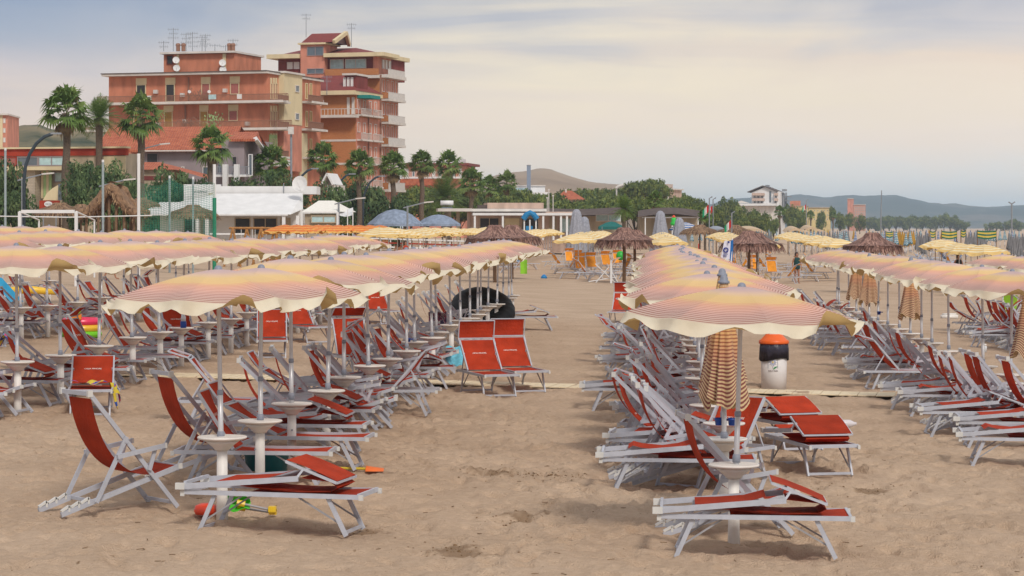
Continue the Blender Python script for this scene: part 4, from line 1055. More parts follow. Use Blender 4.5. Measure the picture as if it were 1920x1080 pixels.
for y0 in (189, 231, 275, 319, 362):
    for x in (669.5, 680, 691, 701): win(pls, x, y0, x+4.6, y0+19, r, 'shut_w', 'slab', 690)
for y0 in (204, 250, 294, 337):
    for x0, x1 in ((668, 688), (690, 708)):
        part(r, 'side_balcony', 'slab', (pls, x0, y0+13, x1, y0+16, .0, .7, 690)); railing(r, pls, x0+10, y0, x1+9, y0+12.7, .67, 'wrail', .3, 690)
part(r, 'downpipe', 'rail', (pls, 689, 218, 690, 400, .05, .17), (pls, 711.2, 140, 712.2, 400, .05, .2))
# tall rear part
pk = Plane(712, 257, YAW); pks = side_plane(pk, 712, YAW)
body(r, 'tall_wall', 'brick', pk, 530, 712, 147, pks.t(746)); 
part(r, 'tall_side_wall', 'salmon2', (pks, 712.5, 148, 746, 400, .0, .04, 730))
part(r, 'band', 'slab', (pk, 660, 184.5, 712.3, 188, .0, .05, 712), (pk, 660, 227, 712.3, 230, .0, .05, 712))
part(r, 'terrace_slab', 'slab', (pk, 615, 141.5, 714, 147, -.2, .9, 712), (pks, 710, 142, 746, 148, .0, 1.0, 725))
part(r, 'terrace_parapet', 'brick', (pk, 615, 129, 714, 141, .6, .9, 712)); railing(r, pks, 728, 130, 759, 143, .97, 'wrail', .3, 735, True)
part(r, 'attic_wall', 'maroon', (pk, 519, 106, 706, 146, -9, -.4, 700)); part(r, 'attic_side', 'salmon2', (pks, 712.6, 108, 738, 143, -.8, -.3, 725))
pa_ = Plane(0, 1, 0); pa_.p = pk.p-pk.n*.4; pa_.d, pa_.n = pk.d, pk.n
win(pa_, 537, 113, 563, 129, r, 'shut_w', 'maroon', 640); win(pa_, 619, 110.5, 645, 128.5, r, 'curtain', 'slab', 660); win(pa_, 647.5, 110.5, 687, 128.5, r, 'curtain', 'slab', 660)
psd = Plane(0, 1, 0); psd.p = pks.p-pks.n*.3; psd.d, psd.n = pks.d, pks.n
for x in (716, 722, 728): win(psd, x, 113, x+4, 130, r, 'shut_w', 'slab', 725)
part(r, 'roof_slab', 'cream', (pk, 505, 100, 566, 108, -3.5, .8, 640), (pk, 612, 99, 713, 106.5, -9.5, .9, 690), (pks, 703, 100, 733, 107, .2, 1.0, 715))
mb = MB(); q = [pk.pt(528, 99.4, .2), pk.pt(705, 99.4, .2)]; q[0].z = q[1].z = pk.z(98.6, 690); q += [q[1]-pk.n*9, q[0]-pk.n*9]
t0, t1 = pk.pt(575, 82, -4.5), pk.pt(668, 82, -4.5); t0.z = t1.z = pk.z(84, 650)
mb.poly([q[0], q[1], t1, t0]); mb.poly([q[1], q[2], t1]); mb.poly([q[2], q[3], t0, t1]); mb.poly([q[3], q[0], t0]); mb.build('hip_roof', B['mansard'], r)
part(r, 'lift_tower', B['salmon2'], (pk, 567, 84, 612, 146, -3.2, .55, 610)); part(r, 'lift_eave', 'cream', (pk, 564, 80.5, 616, 83.8, -3.6, .9, 610))
pt2 = Plane(0, 1, 0); pt2.p = pk.p+pk.n*.55; pt2.d, pt2.n = pk.d, pk.n
win(pt2, 576, 87, 607, 104, r, 'glass', 'grey', 610); win(pt2, 576, 128, 607, 138, r, 'glass', 'grey', 610)
mb = MB(); a, b2 = pk.pt(565, 80, .9), pk.pt(626, 80, .9); a.z = b2.z = pk.z(80.3, 610); c1, d1 = b2-pk.n*4.6, a-pk.n*4.6; e1, f1 = (a+d1)/2+pk.d*.3, (b2+c1)/2+pk.d*.5; e1.z = f1.z = pk.z(60.5, 610)
mb.poly([a, b2, f1, e1]); mb.poly([c1, d1, e1, f1]); mb.build('lift_roof', B['mansard'], r)
mb = MB(); mb.poly([b2-pk.d*.3, c1-pk.d*.3, f1-pk.d*.3]); mb.build('gable', B['grey'], r)
mb = MB(); mb.bar(b2, f1, .35, .4, 0, pk.d); mb.bar(c1, f1, .35, .4, 0, pk.d); mb.build('bargeboard', B['cream'], r)
antenna(*pk.pt(574, 70, -3), 2.6, r, 2); antenna(*pk.pt(659, 88, -4), 2.6, r, 2)
for i, y0 in enumerate((150, 193, 235, 277, 319, 360)):
    for x in (715.5, 724, 732, 740): win(pks, x, y0+1, x+4.6, y0+24, r, 'shut_w' if (i+int(x)) % 3 else 'glass', 'slab', 730)
    part(r, 'side_balcony', 'slab', (pks, 713, y0+36.5, 745.5, y0+41, .0, .98, 728)); railing(r, pks, 728.5, y0+23, 759, y0+36.2, .95, 'wrail', .3, 735, True)
    part(r, 'balcony_end', 'brick', (pks, 713, y0+23.5, 713.9, y0+36.2, .1, .92, 713))

# ---- bar with the red parapet
pl = Plane(240, 172, R(-14))
r = empty('seafront_bar', (pl.p.x-3, pl.p.y+3, .9), 0, 'low bar with red parapet, stone pillar and glass front', 'building')
body(r, 'wall', 'tan', pl, -60, 236, 288, 3, .4, 150)
part(r, 'parapet', 'red', (pl, -60, 279, 238, 292, -.3, .12, 120)); part(r, 'coping', 'cream', (pl, -62, 275.6, 240, 278.8, -.5, .3, 120))
win(pl, 33, 293, 72, 311, r, 'glass', 'grey', 120); win(pl, 72.5, 293, 122, 311, r, 'curtain', 'grey', 120); win(pl, -40, 293, 32, 311, r, 'shut_r', 'red', 120)
part(r, 'canopy_slab', 'cream', (pl, 15, 313, 160, 320, .0, 1.6, 90)); part(r, 'side_cladding', 'cream', (pl, 195, 293, 236, 325, .0, .06, 215))
part(r, 'stone_pillar', brick_mat('pale_stone', (.5, .43, .34), (.42, .36, .28), (.3, .25, .2), 2.2), (pl, 50, 320.5, 79, 408, .0, 1.2, 65))
for k in range(4): part(r, 'curtain', B['green'] if k % 2 else B['cream'], (pl, 81+k*5, 321, 85.6+k*5, 372, .3, .4, 90))
win(pl, 102, 322, 123, 342, r, 'curtain', 'grey', 110); win(pl, 128, 325, 190, 345, r, 'glass', 'grey', 150)
# ---- sign board with a sail shape below
q = Plane(75, 150, 0); r = empty('sail_sign', foot(97, 150), 0, 'red sign board topped by a white sail beside the stone pillar', 'sign')
part(r, 'board', B['red'], (q, 74, 376, 112, 394, -.1, .05)); mb = MB(); pts = [q.pt(80, 375.5), q.pt(108, 375.5), q.pt(109, 347), q.pt(98, 353), q.pt(88, 362)]; mb.poly(pts); mb.poly([p_-q.n*.1 for p_ in pts][::-1]); mb.build('sail', B['cream'], r)
part(r, 'blue_edge', B['glass'], (q, 109.3, 345, 116, 375.5, -.1, .03)); c = q.pt(90.5, 382.5, .07); mb = MB(); mb.poly([c+V((.26*math.cos(k*.35), 0, .17*math.sin(k*.35))) for k in range(18)], 0)
for k, x in enumerate((-.16, -.07, .03, .12)): mb.box(c+V((x, -.012, -.05)), (.045, 0, 0), (0, -.004, 0), (0, 0, .1-.02*(k % 2)), 1)
mb.build('emblem', [B['white'], B['steel']], r)
part(r, 'post', B['steel'], (q, 80, 394.3, 82, 440, -.08, 0), (q, 104, 394.3, 106, 440, -.08, 0))

# ---- mauve house with the terracotta roof
pl = Plane(424, 200, R(-10)); pls = side_plane(pl, 424, R(-10))
r = empty('tiled_house', (pl.p.x-3, pl.p.y+4, .9), 0, 'mauve house with wide terracotta roof and white balcony piers', 'house')
body(r, 'wall', 'grey', pl, 262, 424, 281, 8, .4, 400)
mb = MB(); a, b2 = pl.pt(178, 281, .7), pl.pt(426, 281, .7); a.z = b2.z = pl.z(280, 400); t0, t1 = pl.pt(205, 238, -5.5), pl.pt(452, 238, -5.5); t0.z = t1.z = pl.z(237, 400, -5.5)
for p0, p1, p2, p3 in ((a, b2, t1, t0),):
    th = V((0, 0, -.22)); mb.poly([p0, p1, p2, p3]); mb.poly([p3+th, p2+th, p1+th, p0+th]); mb.quad(p0+th, p1+th, p1, p0); mb.quad(p1+th, p2+th, p2, p1)
bk0, bk1 = t0-pl.n*6, t1-pl.n*6; bk0.z = bk1.z = a.z; mb.poly([t0, t1, bk1, bk0]); mb.build('roof', B['tile'], r)
part(r, 'gutter', 'slab', (pl, 272, 281.5, 424, 284, .45, .75, 400))
win(pl, 275, 286, 297, 308, r, 'dark', 'grey', 400); win(pl, 340, 312, 346, 318, r, 'glass', 'slab', 400); win(pl, 380, 312, 398, 330, r, 'glass', 'slab', 400)
part(r, 'cross_wing', 'grey', (pl, 426, 262, 468, 380, -7, 1.6, 445))
pw = Plane(0, 1, 0); pw.p = pl.p+pl.n*1.6; pw.d, pw.n = pl.d, pl.n
mb = MB(); a, b2 = pw.pt(430, 262, .5), pw.pt(478, 262, .5); a.z = b2.z = pw.z(261, 450); t0, t1 = pw.pt(440, 245, -3.5), pw.pt(484, 245, -3.5); t0.z = t1.z = pw.z(244, 450); mb.poly([a, b2, t1, t0]); th = V((0, 0, -.2)); mb.quad(a+th, b2+th, b2, a)
c1 = pw.pt(497, 285, -4.2); mb.poly([b2, c1, t1]); mb.poly([t0, t1, t1-pl.n*4+V((0, 0, -1.6)), t0-pl.n*4+V((0, 0, -1.6))]); mb.build('wing_roof', B['tile'], r)
mb = MB(); mb.bar(pw.pt(479, 260, .4), pw.pt(496, 284, -3), .3, .3); mb.build('bargeboard', B['white'], r)
win(pw, 435, 293, 445, 325, r, 'dark', 'grey', 445); win(pw, 408, 293, 418, 325, r, 'glass', 'grey', 445); win(pw, 466, 289, 474, 330, r, 'glass', 'white', 470)
part(r, 'balcony_slab', 'white', (pw, 400, 328, 470, 332, .0, 1.3, 445)); railing(r, pw, 402, 312, 468, 327.6, 1.2, 'steel', .14, 445)
for x in (429, 450): part(r, 'pier', 'white', (pw, x, 309, x+8, 352, 1.3, 1.8, 445))
# ---- low tan house with a tiled roof
pl = Plane(330, 190, R(-8)); r = empty('tan_house', foot(290, 192), 0, 'low tan house with tiled lean-to roof behind the green net', 'house')
body(r, 'wall', 'tan', pl, 234, 325, 318, 4, .4, 290)
mb = MB(); a, b2 = pl.pt(232, 318, .4), pl.pt(400, 338, .4); t0, t1 = pl.pt(270, 304, -3), pl.pt(300, 304, -3); b3 = pl.pt(400, 330, -3); mb.poly([a, pl.pt(330, 318, .4), t1, t0]); mb.poly([pl.pt(330, 318, .4), b2, b3, t1]); mb.build('roof', B['tile'], r)
win(pl, 250, 322, 262, 336, r, 'glass', 'slab'); part(r, 'wall_base', 'maroon', (pl, 236, 330, 322, 338, .0, .04))
# ---- pink tower at the picture edge
pl = Plane(14, 320, R(2)); r = empty('edge_tower', foot(4, 323), 0, 'pink and cream apartment tower at the far edge behind the bar', 'building')
body(r, 'wall', 'salmon2', pl, -50, 14, 216, 9); part(r, 'roof_slab', 'slab', (pl, -52, 213, 16, 216, -9.3, .5)); part(r, 'corner_strip', 'cream', (pl, 0, 216.5, 5, 300, .0, .06))
for y0 in (222, 240, 258): win(pl, 6, y0, 10.5, y0+9, r, 'shut_w', 'slab')
# ---- pink terraced apartments behind the palms
pl = Plane(880, 400, R(-9)); r = empty('terraced_apartments', foot(820, 404), 0, 'long low pink apartments with red awnings behind the palms', 'building')
body(r, 'wall', 'salmon2', pl, 756, 872, 311, 10, .4, 820); part(r, 'roof', 'mansard', (pl, 752, 306, 880, 310.6, -10.4, .9, 820)); part(r, 'parapet', 'white', (pl, 795, 297, 862, 305.6, -6, -.5, 820))
for k in range(9): win(pl, 760+k*12.5, 316, 766+k*12.5, 331, r, 'glass' if k % 2 else 'shut_w', 'slab', 820)
part(r, 'balcony_slab', 'white', (pl, 756, 332, 872, 335, .0, 1.5, 820)); railing(r, pl, 757, 322, 871, 331.7, 1.4, 'wrail', .3, 820); part(r, 'red_awning', B['tile'], (pl, 756, 336, 830, 348, .0, 3, 820))
# ---- factory with the chimney
pl = Plane(1020, 600, 0); r = empty('factory', foot(990, 605), 0, 'white factory with a tall blue grey chimney before the hill', 'building')
body(r, 'wall', 'white', pl, 962, 1022, 349, 20); part(r, 'annex', 'white', (pl, 958, 361, 1030, 400, .3, 5)); part(r, 'roof', 'slab', (pl, 961, 347, 1023, 348.8, -20.3, .4)); win(pl, 967, 352, 990, 358, r, 'curtain', 'white')
part(r, 'chimney', mat('chimney_steel', (.20, .25, .34), .6), (pl, 987.5, 312, 994.8, 400, 5.2, 6.2)); part(r, 'chimney_cap', 'steel', (pl, 987, 310.4, 995.3, 311.8, 5.1, 6.3))
# ---- red roofed villa in the pines
pl = Plane(1068, 420, 0); r = empty('red_roof_villa', foot(1068, 424), 0, 'villa with a wide red hip roof among the pines', 'house')
body(r, 'wall', 'tan', pl, 1044, 1094, 374, 7); mb = MB(); q = [pl.pt(1039, 374, 1), pl.pt(1098, 374, 1)]; q += [q[1]-pl.n*9, q[0]-pl.n*9]; t0, t1 = pl.pt(1058, 357.5, -3.5), pl.pt(1072, 357.5, -3.5)
mb.poly([q[0], q[1], t1, t0]); mb.poly([q[1], q[2], t1]); mb.poly([q[2], q[3], t0, t1]); mb.poly([q[3], q[0], t0]); mb.build('roof', B['tile'], r); part(r, 'chimney', 'slab', (pl, 1060, 353.5, 1063.5, 362, -3.4, -2.6))
# ---- villa by the big pine
pl = Plane(1262, 430, R(-20)); r = empty('hill_villa', foot(1252, 434), 0, 'pale villa with roof terrace beside the big pine', 'house')
body(r, 'wall', 'beige', pl, 1236, 1258, 356, 7); part(r, 'terrace', 'slab', (pl, 1234, 353.5, 1262, 356, -7, 1)); part(r, 'upper_wall', 'beige', (pl, 1240, 345, 1250, 353.2, -4, -1)); railing(r, pl, 1246, 346.5, 1261, 353.2, .8, 'wrail', .25); win(pl, 1241, 361, 1247, 371, r, 'glass', 'slab'); part(r, 'column', 'white', (pl, 1252, 356.5, 1254.5, 380, .3, .8))
# ---- beach bar with white columns and sun-heated water tank
pl = Plane(1078, 222, R(4)); r = empty('beach_bar', foot(985, 226), 0, 'beige flat roofed beach bar with white veranda columns', 'building')
body(r, 'wall', 'beige', pl, 884, 1078, 397, 8, .3, 980); part(r, 'parapet', 'beige', (pl, 915, 380, 1021, 391, -7, -1, 960)); part(r, 'roof_edge', 'slab', (pl, 880, 391.5, 1024, 396.6, -8.2, .6, 980))
part(r, 'veranda_roof', 'white', (pl, 884, 399.5, 1078, 404, .0, 2.4, 980))
for x in (886, 938, 1013, 1032, 1046, 1057, 1072): part(r, 'column', 'white', (pl, x, 404.4, x+3.6, 450, 2.0, 2.3, 980))
for x0, x1, m_ in ((899, 936, 'dark'), (944, 975, 'cream'), (978, 1010, 'dark'), (1030, 1044, 'tan'), (1048, 1070, 'curtain')): win(pl, x0, 408, x1, 436, r, m_, 'tan', 980)
part(r, 'side_canopy', 'slab', (pl, 820, 391, 883, 396.5, -3, 1.5, 850)); part(r, 'canopy_post', 'tan', (pl, 856, 397, 862, 450, -.5, 0, 850))
mb = MB(); a, b2 = pl.pt(826, 380.5), pl.pt(850, 380.5); mb.tube([a, b2], .22, 14); mb.build('water_tank', B['white'], r, True); part(r, 'tank_frame', B['glass'], (pl, 828, 388.2, 848, 390.6, -.3, .3)); part(r, 'roof_vent', 'roofdark', (pl, 897, 384, 914, 391, -2, -1))
# ---- dark curved roofs
for nm, x0, x1, y0, y1, lab in (('pavilion', 1022, 1166, 388, 403, 'long dark brown pavilion roof with a raised white gable end'), ('pavilion', 1196, 1312, 389, 404, 'dark curved pavilion roof behind the blue striped umbrella')):
    pl = Plane(x1, 240, 0); r = empty(nm, foot((x0+x1)/2, 243), 0, lab, 'pavilion'); mb = MB(); nn = 10
    for i in range(nn):
        f0, f1 = i/nn, (i+1)/nn; g = (lambda f: y0+2-2.5*f+ (3*math.sin(PI*f)) if x0 < 1100 else y0+6-6*math.sin(PI*f))
        a, b2 = pl.pt(x0+(x1-x0)*f0, g(f0)), pl.pt(x0+(x1-x0)*f1, g(f1)); c1, d1 = pl.pt(x0+(x1-x0)*f1, y1-3+g(f1)-y0, 3), pl.pt(x0+(x1-x0)*f0, y1-3+g(f0)-y0, 3)
        mb.quad(d1, c1, b2, a); mb.quad(a, b2, b2-pl.n*5-V((0, 0, .8)), a-pl.n*5-V((0, 0, .8)))
    mb.build('roof', B['roofdark'], r); body(r, 'wall', 'tan', pl, x0+3, x1-3, y1+2, 4)
    if x0 < 1100: win(pl, x0+95, y1-1, x1-2, y1+12, r, 'curtain', 'white')
    else:
        for x in (x0+10, x0+60, x1-8): part(r, 'post', 'white', (pl, x, y1+2.4, x+2, 440, 2.6, 2.8))
        part(r, 'beam', 'white', (pl, x0+5, y1+3, x1-3, y1+5, 2.4, 2.59))
# ---- white hotel, yellow flats, pink tower far along the shore
pl = Plane(1462, 700, R(-12)); pls = side_plane(pl, 1462, R(-12)); r = empty('hotel', foot(1430, 706), 0, 'white gabled hotel with pink balconies far along the shore', 'building')
mb = MB(); a, b2 = pl.pt(1409, 420), pl.pt(1462, 420); zz = .2; q = [V((a.x, a.y, zz)), V((b2.x, b2.y, zz)), pl.pt(1462, 360), pl.pt(1436, 350), pl.pt(1409, 361)]; q2 = [v_-pl.n*16 for v_ in q]
mb.poly(q); mb.poly(q2[::-1]); [mb.quad(q[i], q2[i], q2[(i+1) % 5], q[(i+1) % 5]) for i in range(5)]; mb.build('wall', B['white'], r)
mb = MB(); mb.bar(pl.pt(1407.5, 361, -8.2), pl.pt(1436, 349.4, -8.2), 18, .25, 0, pl.n); mb.bar(pl.pt(1436, 349.4, -8.2), pl.pt(1463.5, 360, -8.2), 18, .25, 0, pl.n); mb.build('roof', B['roofdark'], r)
part(r, 'roof_box', 'steel', (pl, 1433, 346.5, 1439.5, 350.5, -6, -3), (pl, 1463, 354, 1470, 358, -9, -5))
for y0 in (362, 372):
    part(r, 'balcony', B['beige'], (pl, 1411, y0, 1434, y0+4.5, .0, 1.5), (pl, 1452, y0, 1459, y0+4.5, .0, 1.5))
    for x in (1413, 1420, 1427, 1453): win(pl, x, y0+5, x+4, y0+9, r, 'glass', 'slab')
win(pl, 1442, 358, 1446.5, 380, r, 'glass', 'slab'); win(pl, 1426, 377, 1430, 381, r, 'glass', 'slab'); win(pl, 1452, 377, 1456, 381, r, 'glass', 'slab')
part(r, 'fire_stair', 'steel', (pls, 1466, 361, 1467, 412, .2, .6), (pls, 1471, 361, 1472, 412, .2, .6), *[(pls, 1466, y, 1472, y+1, .7, 2.0) for y in (368, 376, 384, 392, 400)])
part(r, 'annex', 'white', (pl, 1378, 382, 1458, 386, -8, 6)); part(r, 'annex_wall', 'slab', (pl, 1390, 386.4, 1456, 418, -6, 4)); mb = MB(); mb.poly([pl.pt(1376, 381, 5), pl.pt(1406, 381, 5), pl.pt(1390, 376, 5)]); mb.poly([pl.pt(1376, 381, 5), pl.pt(1390, 376, 5), pl.pt(1390, 376, -3), pl.pt(1376, 381, -3)]); mb.poly([pl.pt(1390, 376, 5), pl.pt(1406, 381, 5), pl.pt(1406, 381, -3), pl.pt(1390, 376, -3)]); mb.build('gable_roof', B['slab'], r)
pl = Plane(1558, 1000, R(-8)); r = empty('yellow_flats', foot(1530, 1006), 0, 'pale yellow flats with a red end beyond the hotel', 'building'); Yw = streak('yellow_render', (.60, .48, .22), .08); body(r, 'wall', Yw, pl, 1516, 1557, 390, 12); body(r, 'low_wall', Yw, pl, 1492, 1515, 387, 10); part(r, 'roof', 'tan', (pl, 1490, 385.6, 1516, 386.8, -10, .5), (pl, 1515.4, 388.6, 1558, 389.8, -12, .5)); part(r, 'red_end', 'salmon', (pl, 1480, 376, 1500, 395, -14, -11))
for x in range(1520, 1555, 6):
    for y0 in (393, 401, 409): win(pl, x, y0, x+3, y0+4, r, 'glass', 'cream', None, .2)
pl = Plane(1622, 1300, R(-10)); r = empty('pink_tower', foot(1605, 1306), 0, 'pink tower block standing alone before the blue hills', 'building'); Pk = streak('peach_render', (.50, .26, .19), .08); body(r, 'wall', Pk, pl, 1600, 1622, 384, 10); body(r, 'tall_wall', B['salmon2'], pl, 1589, 1599.6, 373, 12); part(r, 'roof', 'slab', (pl, 1599.8, 383, 1622.5, 383.9, -10, .5), (pl, 1588.6, 372, 1600, 372.9, -12, .5))
for x in range(1603, 1620, 4):
    for y0 in range(388, 412, 5): win(pl, x, y0, x+2, y0+3, r, 'glass', 'slab', None, .2)
# ------------------------------------------------------------------ hills
def hill(name, prof, Yr, Yb, m, label, rough=.03, steps=14, seed=0, dense=6):
    pts = []
    for (x0, y0), (x1, y1) in zip(prof[:-1], prof[1:]):
        n = max(1, int((x1-x0)/dense))
        pts += [(x0+(x1-x0)*i/n, y0+(y1-y0)*i/n) for i in range(n)]
    pts.append(prof[-1]); mb = MB(); nu = len(pts)-1
    ridge = [P(px, py, Yr) for px, py in pts]; hm = max(q.z for q in ridge)
    base = 0
    for j in range(steps+1):
        t = j/steps
        for i, q in enumerate(ridge):
            y = Yb+(Yr-Yb)*t; x = q.x*(y/Yr)*(1-.0) ; s = math.sin(t*PI/2)**.9
            zz = -1 + (q.z+1)*s + hm*rough*noise.fractal(V((x/hm*1.1+seed, y/hm*1.1, seed)), .8, 2.1, 5)*(.35+.65*(1-abs(2*t-1)))*(1 if q.z > 1 else 0)
            mb.v.append((x, y, zz))
    for i, q in enumerate(ridge): mb.v.append((q.x, Yr+(Yr-Yb)*.4, -1))
    for j in range(steps+1):
        for i in range(nu): a = j*(nu+1)+i; mb.f.append((a, a+1, a+nu+2, a+nu+1)); mb.m.append(0)
    o = mb.build(name, m, smooth=True); return tag(o, label, kind='structure')
def land_mat(name, cols, scale, st=(1, 1, 1)):
    m, nt, out = new_mat(name); N, L = nt.nodes, nt.links; b = N.new('ShaderNodeBsdfPrincipled'); b.inputs['Roughness'].default_value = 1; b.inputs['Specular IOR Level'].default_value = 0
    tc = N.new('ShaderNodeTexCoord'); mp = N.new('ShaderNodeMapping'); mp.inputs['Scale'].default_value = st; L.new(tc.outputs['Object'], mp.inputs[0])
    n = N.new('ShaderNodeTexNoise'); n.inputs['Scale'].default_value = scale; n.inputs['Detail'].default_value = 9; n.inputs['Roughness'].default_value = .62; L.new(mp.outputs[0], n.inputs['Vector'])
    r = N.new('ShaderNodeValToRGB'); e = r.color_ramp.elements; e[0].position, e[0].color = cols[0][0], (*cols[0][1], 1); e[1].position, e[1].color = cols[-1][0], (*cols[-1][1], 1)
    for p_, c in cols[1:-1]:
        k = e.new(p_); k.color = (*c, 1)
    L.new(n.outputs['Fac'], r.inputs[0]); L.new(r.outputs[0], b.inputs['Base Color']); L.new(b.outputs[0], out.inputs[0]); return m
hill('hill', [(860, 372), (900, 345), (930, 332), (960, 328), (985, 325.5), (1005, 321.5), (1020, 320.5), (1035, 323), (1060, 332), (1100, 343), (1140, 349), (1170, 351), (1210, 353), (1250, 362), (1300, 380), (1340, 400), (1380, 424)], 2600, 1500,
     land_mat('tan_fields', [(.36, (.05, .06, .035)), (.42, (.26, .17, .10)), (.55, (.34, .23, .14)), (.7, (.40, .28, .17))], .0055, (1, .5, 1)), 'rounded tan stubble hill with dark bushes', .05, seed=3)
hill('hill', [(-160, 300), (-60, 262), (0, 250), (15, 245), (40, 239), (70, 238), (100, 249), (130, 247), (160, 246), (200, 258), (260, 300), (330, 380), (380, 424)], 900, 520,
     land_mat('scrub_hill', [(.38, (.035, .05, .025)), (.48, (.13, .12, .07)), (.6, (.24, .19, .11)), (.7, (.30, .23, .14))], .02, (1, .6, 1)), 'scrubby brown and green hill behind the palms', .09, seed=9)
hill('hill', [(1180, 424), (1240, 408), (1300, 392), (1340, 382), (1362, 374), (1390, 373), (1440, 370), (1480, 367.5), (1500, 366), (1520, 368.5), (1540, 371), (1558, 371), (1570, 368.5), (1600, 367), (1620, 368.5), (1650, 367), (1680, 367.5), (1692, 370), (1708, 374), (1725, 376), (1742, 381), (1760, 382.5), (1775, 386), (1800, 389), (1830, 388), (1850, 389), (1880, 387.5), (1920, 386), (1970, 385), (2050, 390), (2150, 400)], 5200, 3600,
     land_mat('haze_tinted_woods', [(.35, (.03, .055, .06)), (.5, (.05, .08, .08)), (.6, (.15, .14, .13)), (.66, (.06, .09, .085)), (.75, (.2, .18, .16))], .0045, (1, .45, 1)), 'long wooded hills fading into blue haze', .05, steps=18, seed=5)  # woodland greens shifted bluer, so part of the haze is in the colour
hill('hill', [(1700, 424), (1740, 396), (1765, 383), (1790, 381), (1820, 386), (1850, 388), (1880, 386.5), (1920, 384.5), (1990, 382), (2100, 384), (2200, 392)], 5500, 5250,
     land_mat('far_ridge', [(.35, (.05, .06, .04)), (.7, (.12, .12, .09))], .003), 'faint farther ridge at the coast end', .03, steps=6, seed=12)

# ------------------------------------------------------------------ palms
G1 = mat('palm_green', (.11, .185, .04), .55, .3, 1.6, spec=.3, trans=.25, tcol=(.12, .2, .03), rand=.15); G2 = mat('palm_light', (.19, .27, .07), .55, .25, 2, spec=.3, trans=.25, tcol=(.16, .24, .04), rand=.15)
G3 = mat('palm_dry', (.25, .17, .085), .8, .25, 3); TRK = mat('palm_trunk', (.13, .095, .068), .95, .35, 9, 1.0, 14)
def fan_leaf(mb, o, d, size, rnd, m):
    d = d.normalized(); side = d.cross(V((0, 0, 1)))
    side = side.normalized() if side.length > .05 else V((1, 0, 0)); up = side.cross(d)
    tip = o + d*size*.55 - V((0, 0, .05*size)); mb.quad(o-side*.02, o+side*.02, tip+side*.02, tip-side*.02, m)
    n = 13; roll = rnd.uniform(-.5, .5); side = side*math.cos(roll)+up*math.sin(roll)
    for i in range(n):
        a = R(-82+164*i/(n-1)); L = size*.66*(1-.3*abs(math.sin(a)))*rnd.uniform(.85, 1.1)
        q = (d*math.cos(a)+side*math.sin(a)); w = side*math.cos(a)-d*math.sin(a); w = w*size*.05
        m1 = tip+q*L*.6+up*size*.03*math.cos(a); e = tip+q*L - V((0, 0, size*rnd.uniform(.05, .30)))
        mb.quad(tip, m1-w, e, m1+w, m)
def fan_palm(seed, h, cr, n=54, fall=.5, dead=12):
    rnd = random.Random(seed); root = empty('palm_tree', cat='palm tree', group='fan palms along the promenade'); ht = h
    mb = MB(); mb.tube([(.06*math.sin(i*.8+seed), .05*math.cos(i), i*ht/12) for i in range(13)], [.30-.06*i/12+.02*rnd.random() for i in range(13)], 12); mb.build('trunk', TRK, root, True)
    mb = MB(); c = V((0, 0, ht))
    for i in range(n):
        a = i*2.39996+rnd.random()*.3; t = (i+.5)/n; el = R(86-t*(84+60*fall)+rnd.uniform(-14, 14)); d = V((math.cos(a)*math.cos(el), math.sin(a)*math.cos(el), math.sin(el)))
        fan_leaf(mb, c+V((0, 0, .3*(1-t))), d, cr*rnd.uniform(.82, 1.12), rnd, 0 if rnd.random() < .65 else 1)
    mb.build('crown', [G1, G2], root)
    mb = MB()
    for i in range(dead):
        a = rnd.random()*2*PI; el = R(rnd.uniform(-85, -55)) if rnd.random() < .6 else R(rnd.uniform(20, 75)); d = V((math.cos(a)*math.cos(el), math.sin(a)*math.cos(el), math.sin(el)))
        if el < 0: fan_leaf(mb, c-V((0, 0, .2)), d, cr*rnd.uniform(.5, .8), rnd, 0)
        else: mb.tube([c, c+d*cr*.9, c+d*cr*.85+V((0, 0, -.5))-d*-.1], .03, 4, 0, False)
    mb.build('dry_fronds', G3, root); return Proto(root)
def date_palm(seed, h, cr):
    rnd = random.Random(seed); root = empty('palm_tree', cat='palm tree'); mb = MB(); mb.tube([(0, 0, i*h/12) for i in range(13)], [.34+.10*(i/12)**6 for i in range(13)], 12); mb.lathe((0, 0, h-.7), [(.36, 0), (.62, .35), (.55, .7), (.2, .95)], 14); mb.build('trunk', TRK, root, True)
    mb = MB(); c = V((0, 0, h+.15))
    for i in range(62):
        a = i*2.39996; t = (i+.5)/62; el = R(80-t*108+rnd.uniform(-8, 8)); d = V((math.cos(a)*math.cos(el), math.sin(a)*math.cos(el), math.sin(el))); L = cr*rnd.uniform(1.0, 1.3); pr = None; sd_ = V((-math.sin(a), math.cos(a), 0)); K = 16
        for k in range(K+1):
            s = k/K; q = c+d*L*s-V((0, 0, L*.34*s*s*math.cos(el)))
            if pr is not None:
                mb.quad(pr-sd_*.025, pr+sd_*.025, q+sd_*.02, q-sd_*.02, 0); ax = (q-pr).normalized(); w = L*.27*math.sin(PI*min(1, s*.93+.06))
                for sg in (-1, 1):
                    e = q+sd_*sg*w+ax*w*.9-V((0, 0, w*.25)); mb.quad(q, q-ax*.05, e, q+ax*.05, 0 if k % 3 else 1)
            pr = q
    mb.build('crown', [G1, G2], root); return Proto(root)
PALMS = [fan_palm(1, 9.2, 1.75, 50, .6, 14), fan_palm(2, 8.4, 1.75, 44, .8, 10), fan_palm(5, 7.4, 1.7, 52, .45, 18)]
def palm_at(pr, base_h, px, pyc, Y, label, rpx=None, cr=1.75):
    q = P(px, pyc, Y); g = gz(q.x, Y); s = 1.1*(rpx*Y/F)/ (cr*1.05) if rpx else 1; hgt = (q.z-g)
    o = pr.put(V((q.x, Y, g)), random.random()*6, label, None, (s, s, 1)); o.scale = (s, s, s)
    o.location.z = q.z - base_h*s
    return o
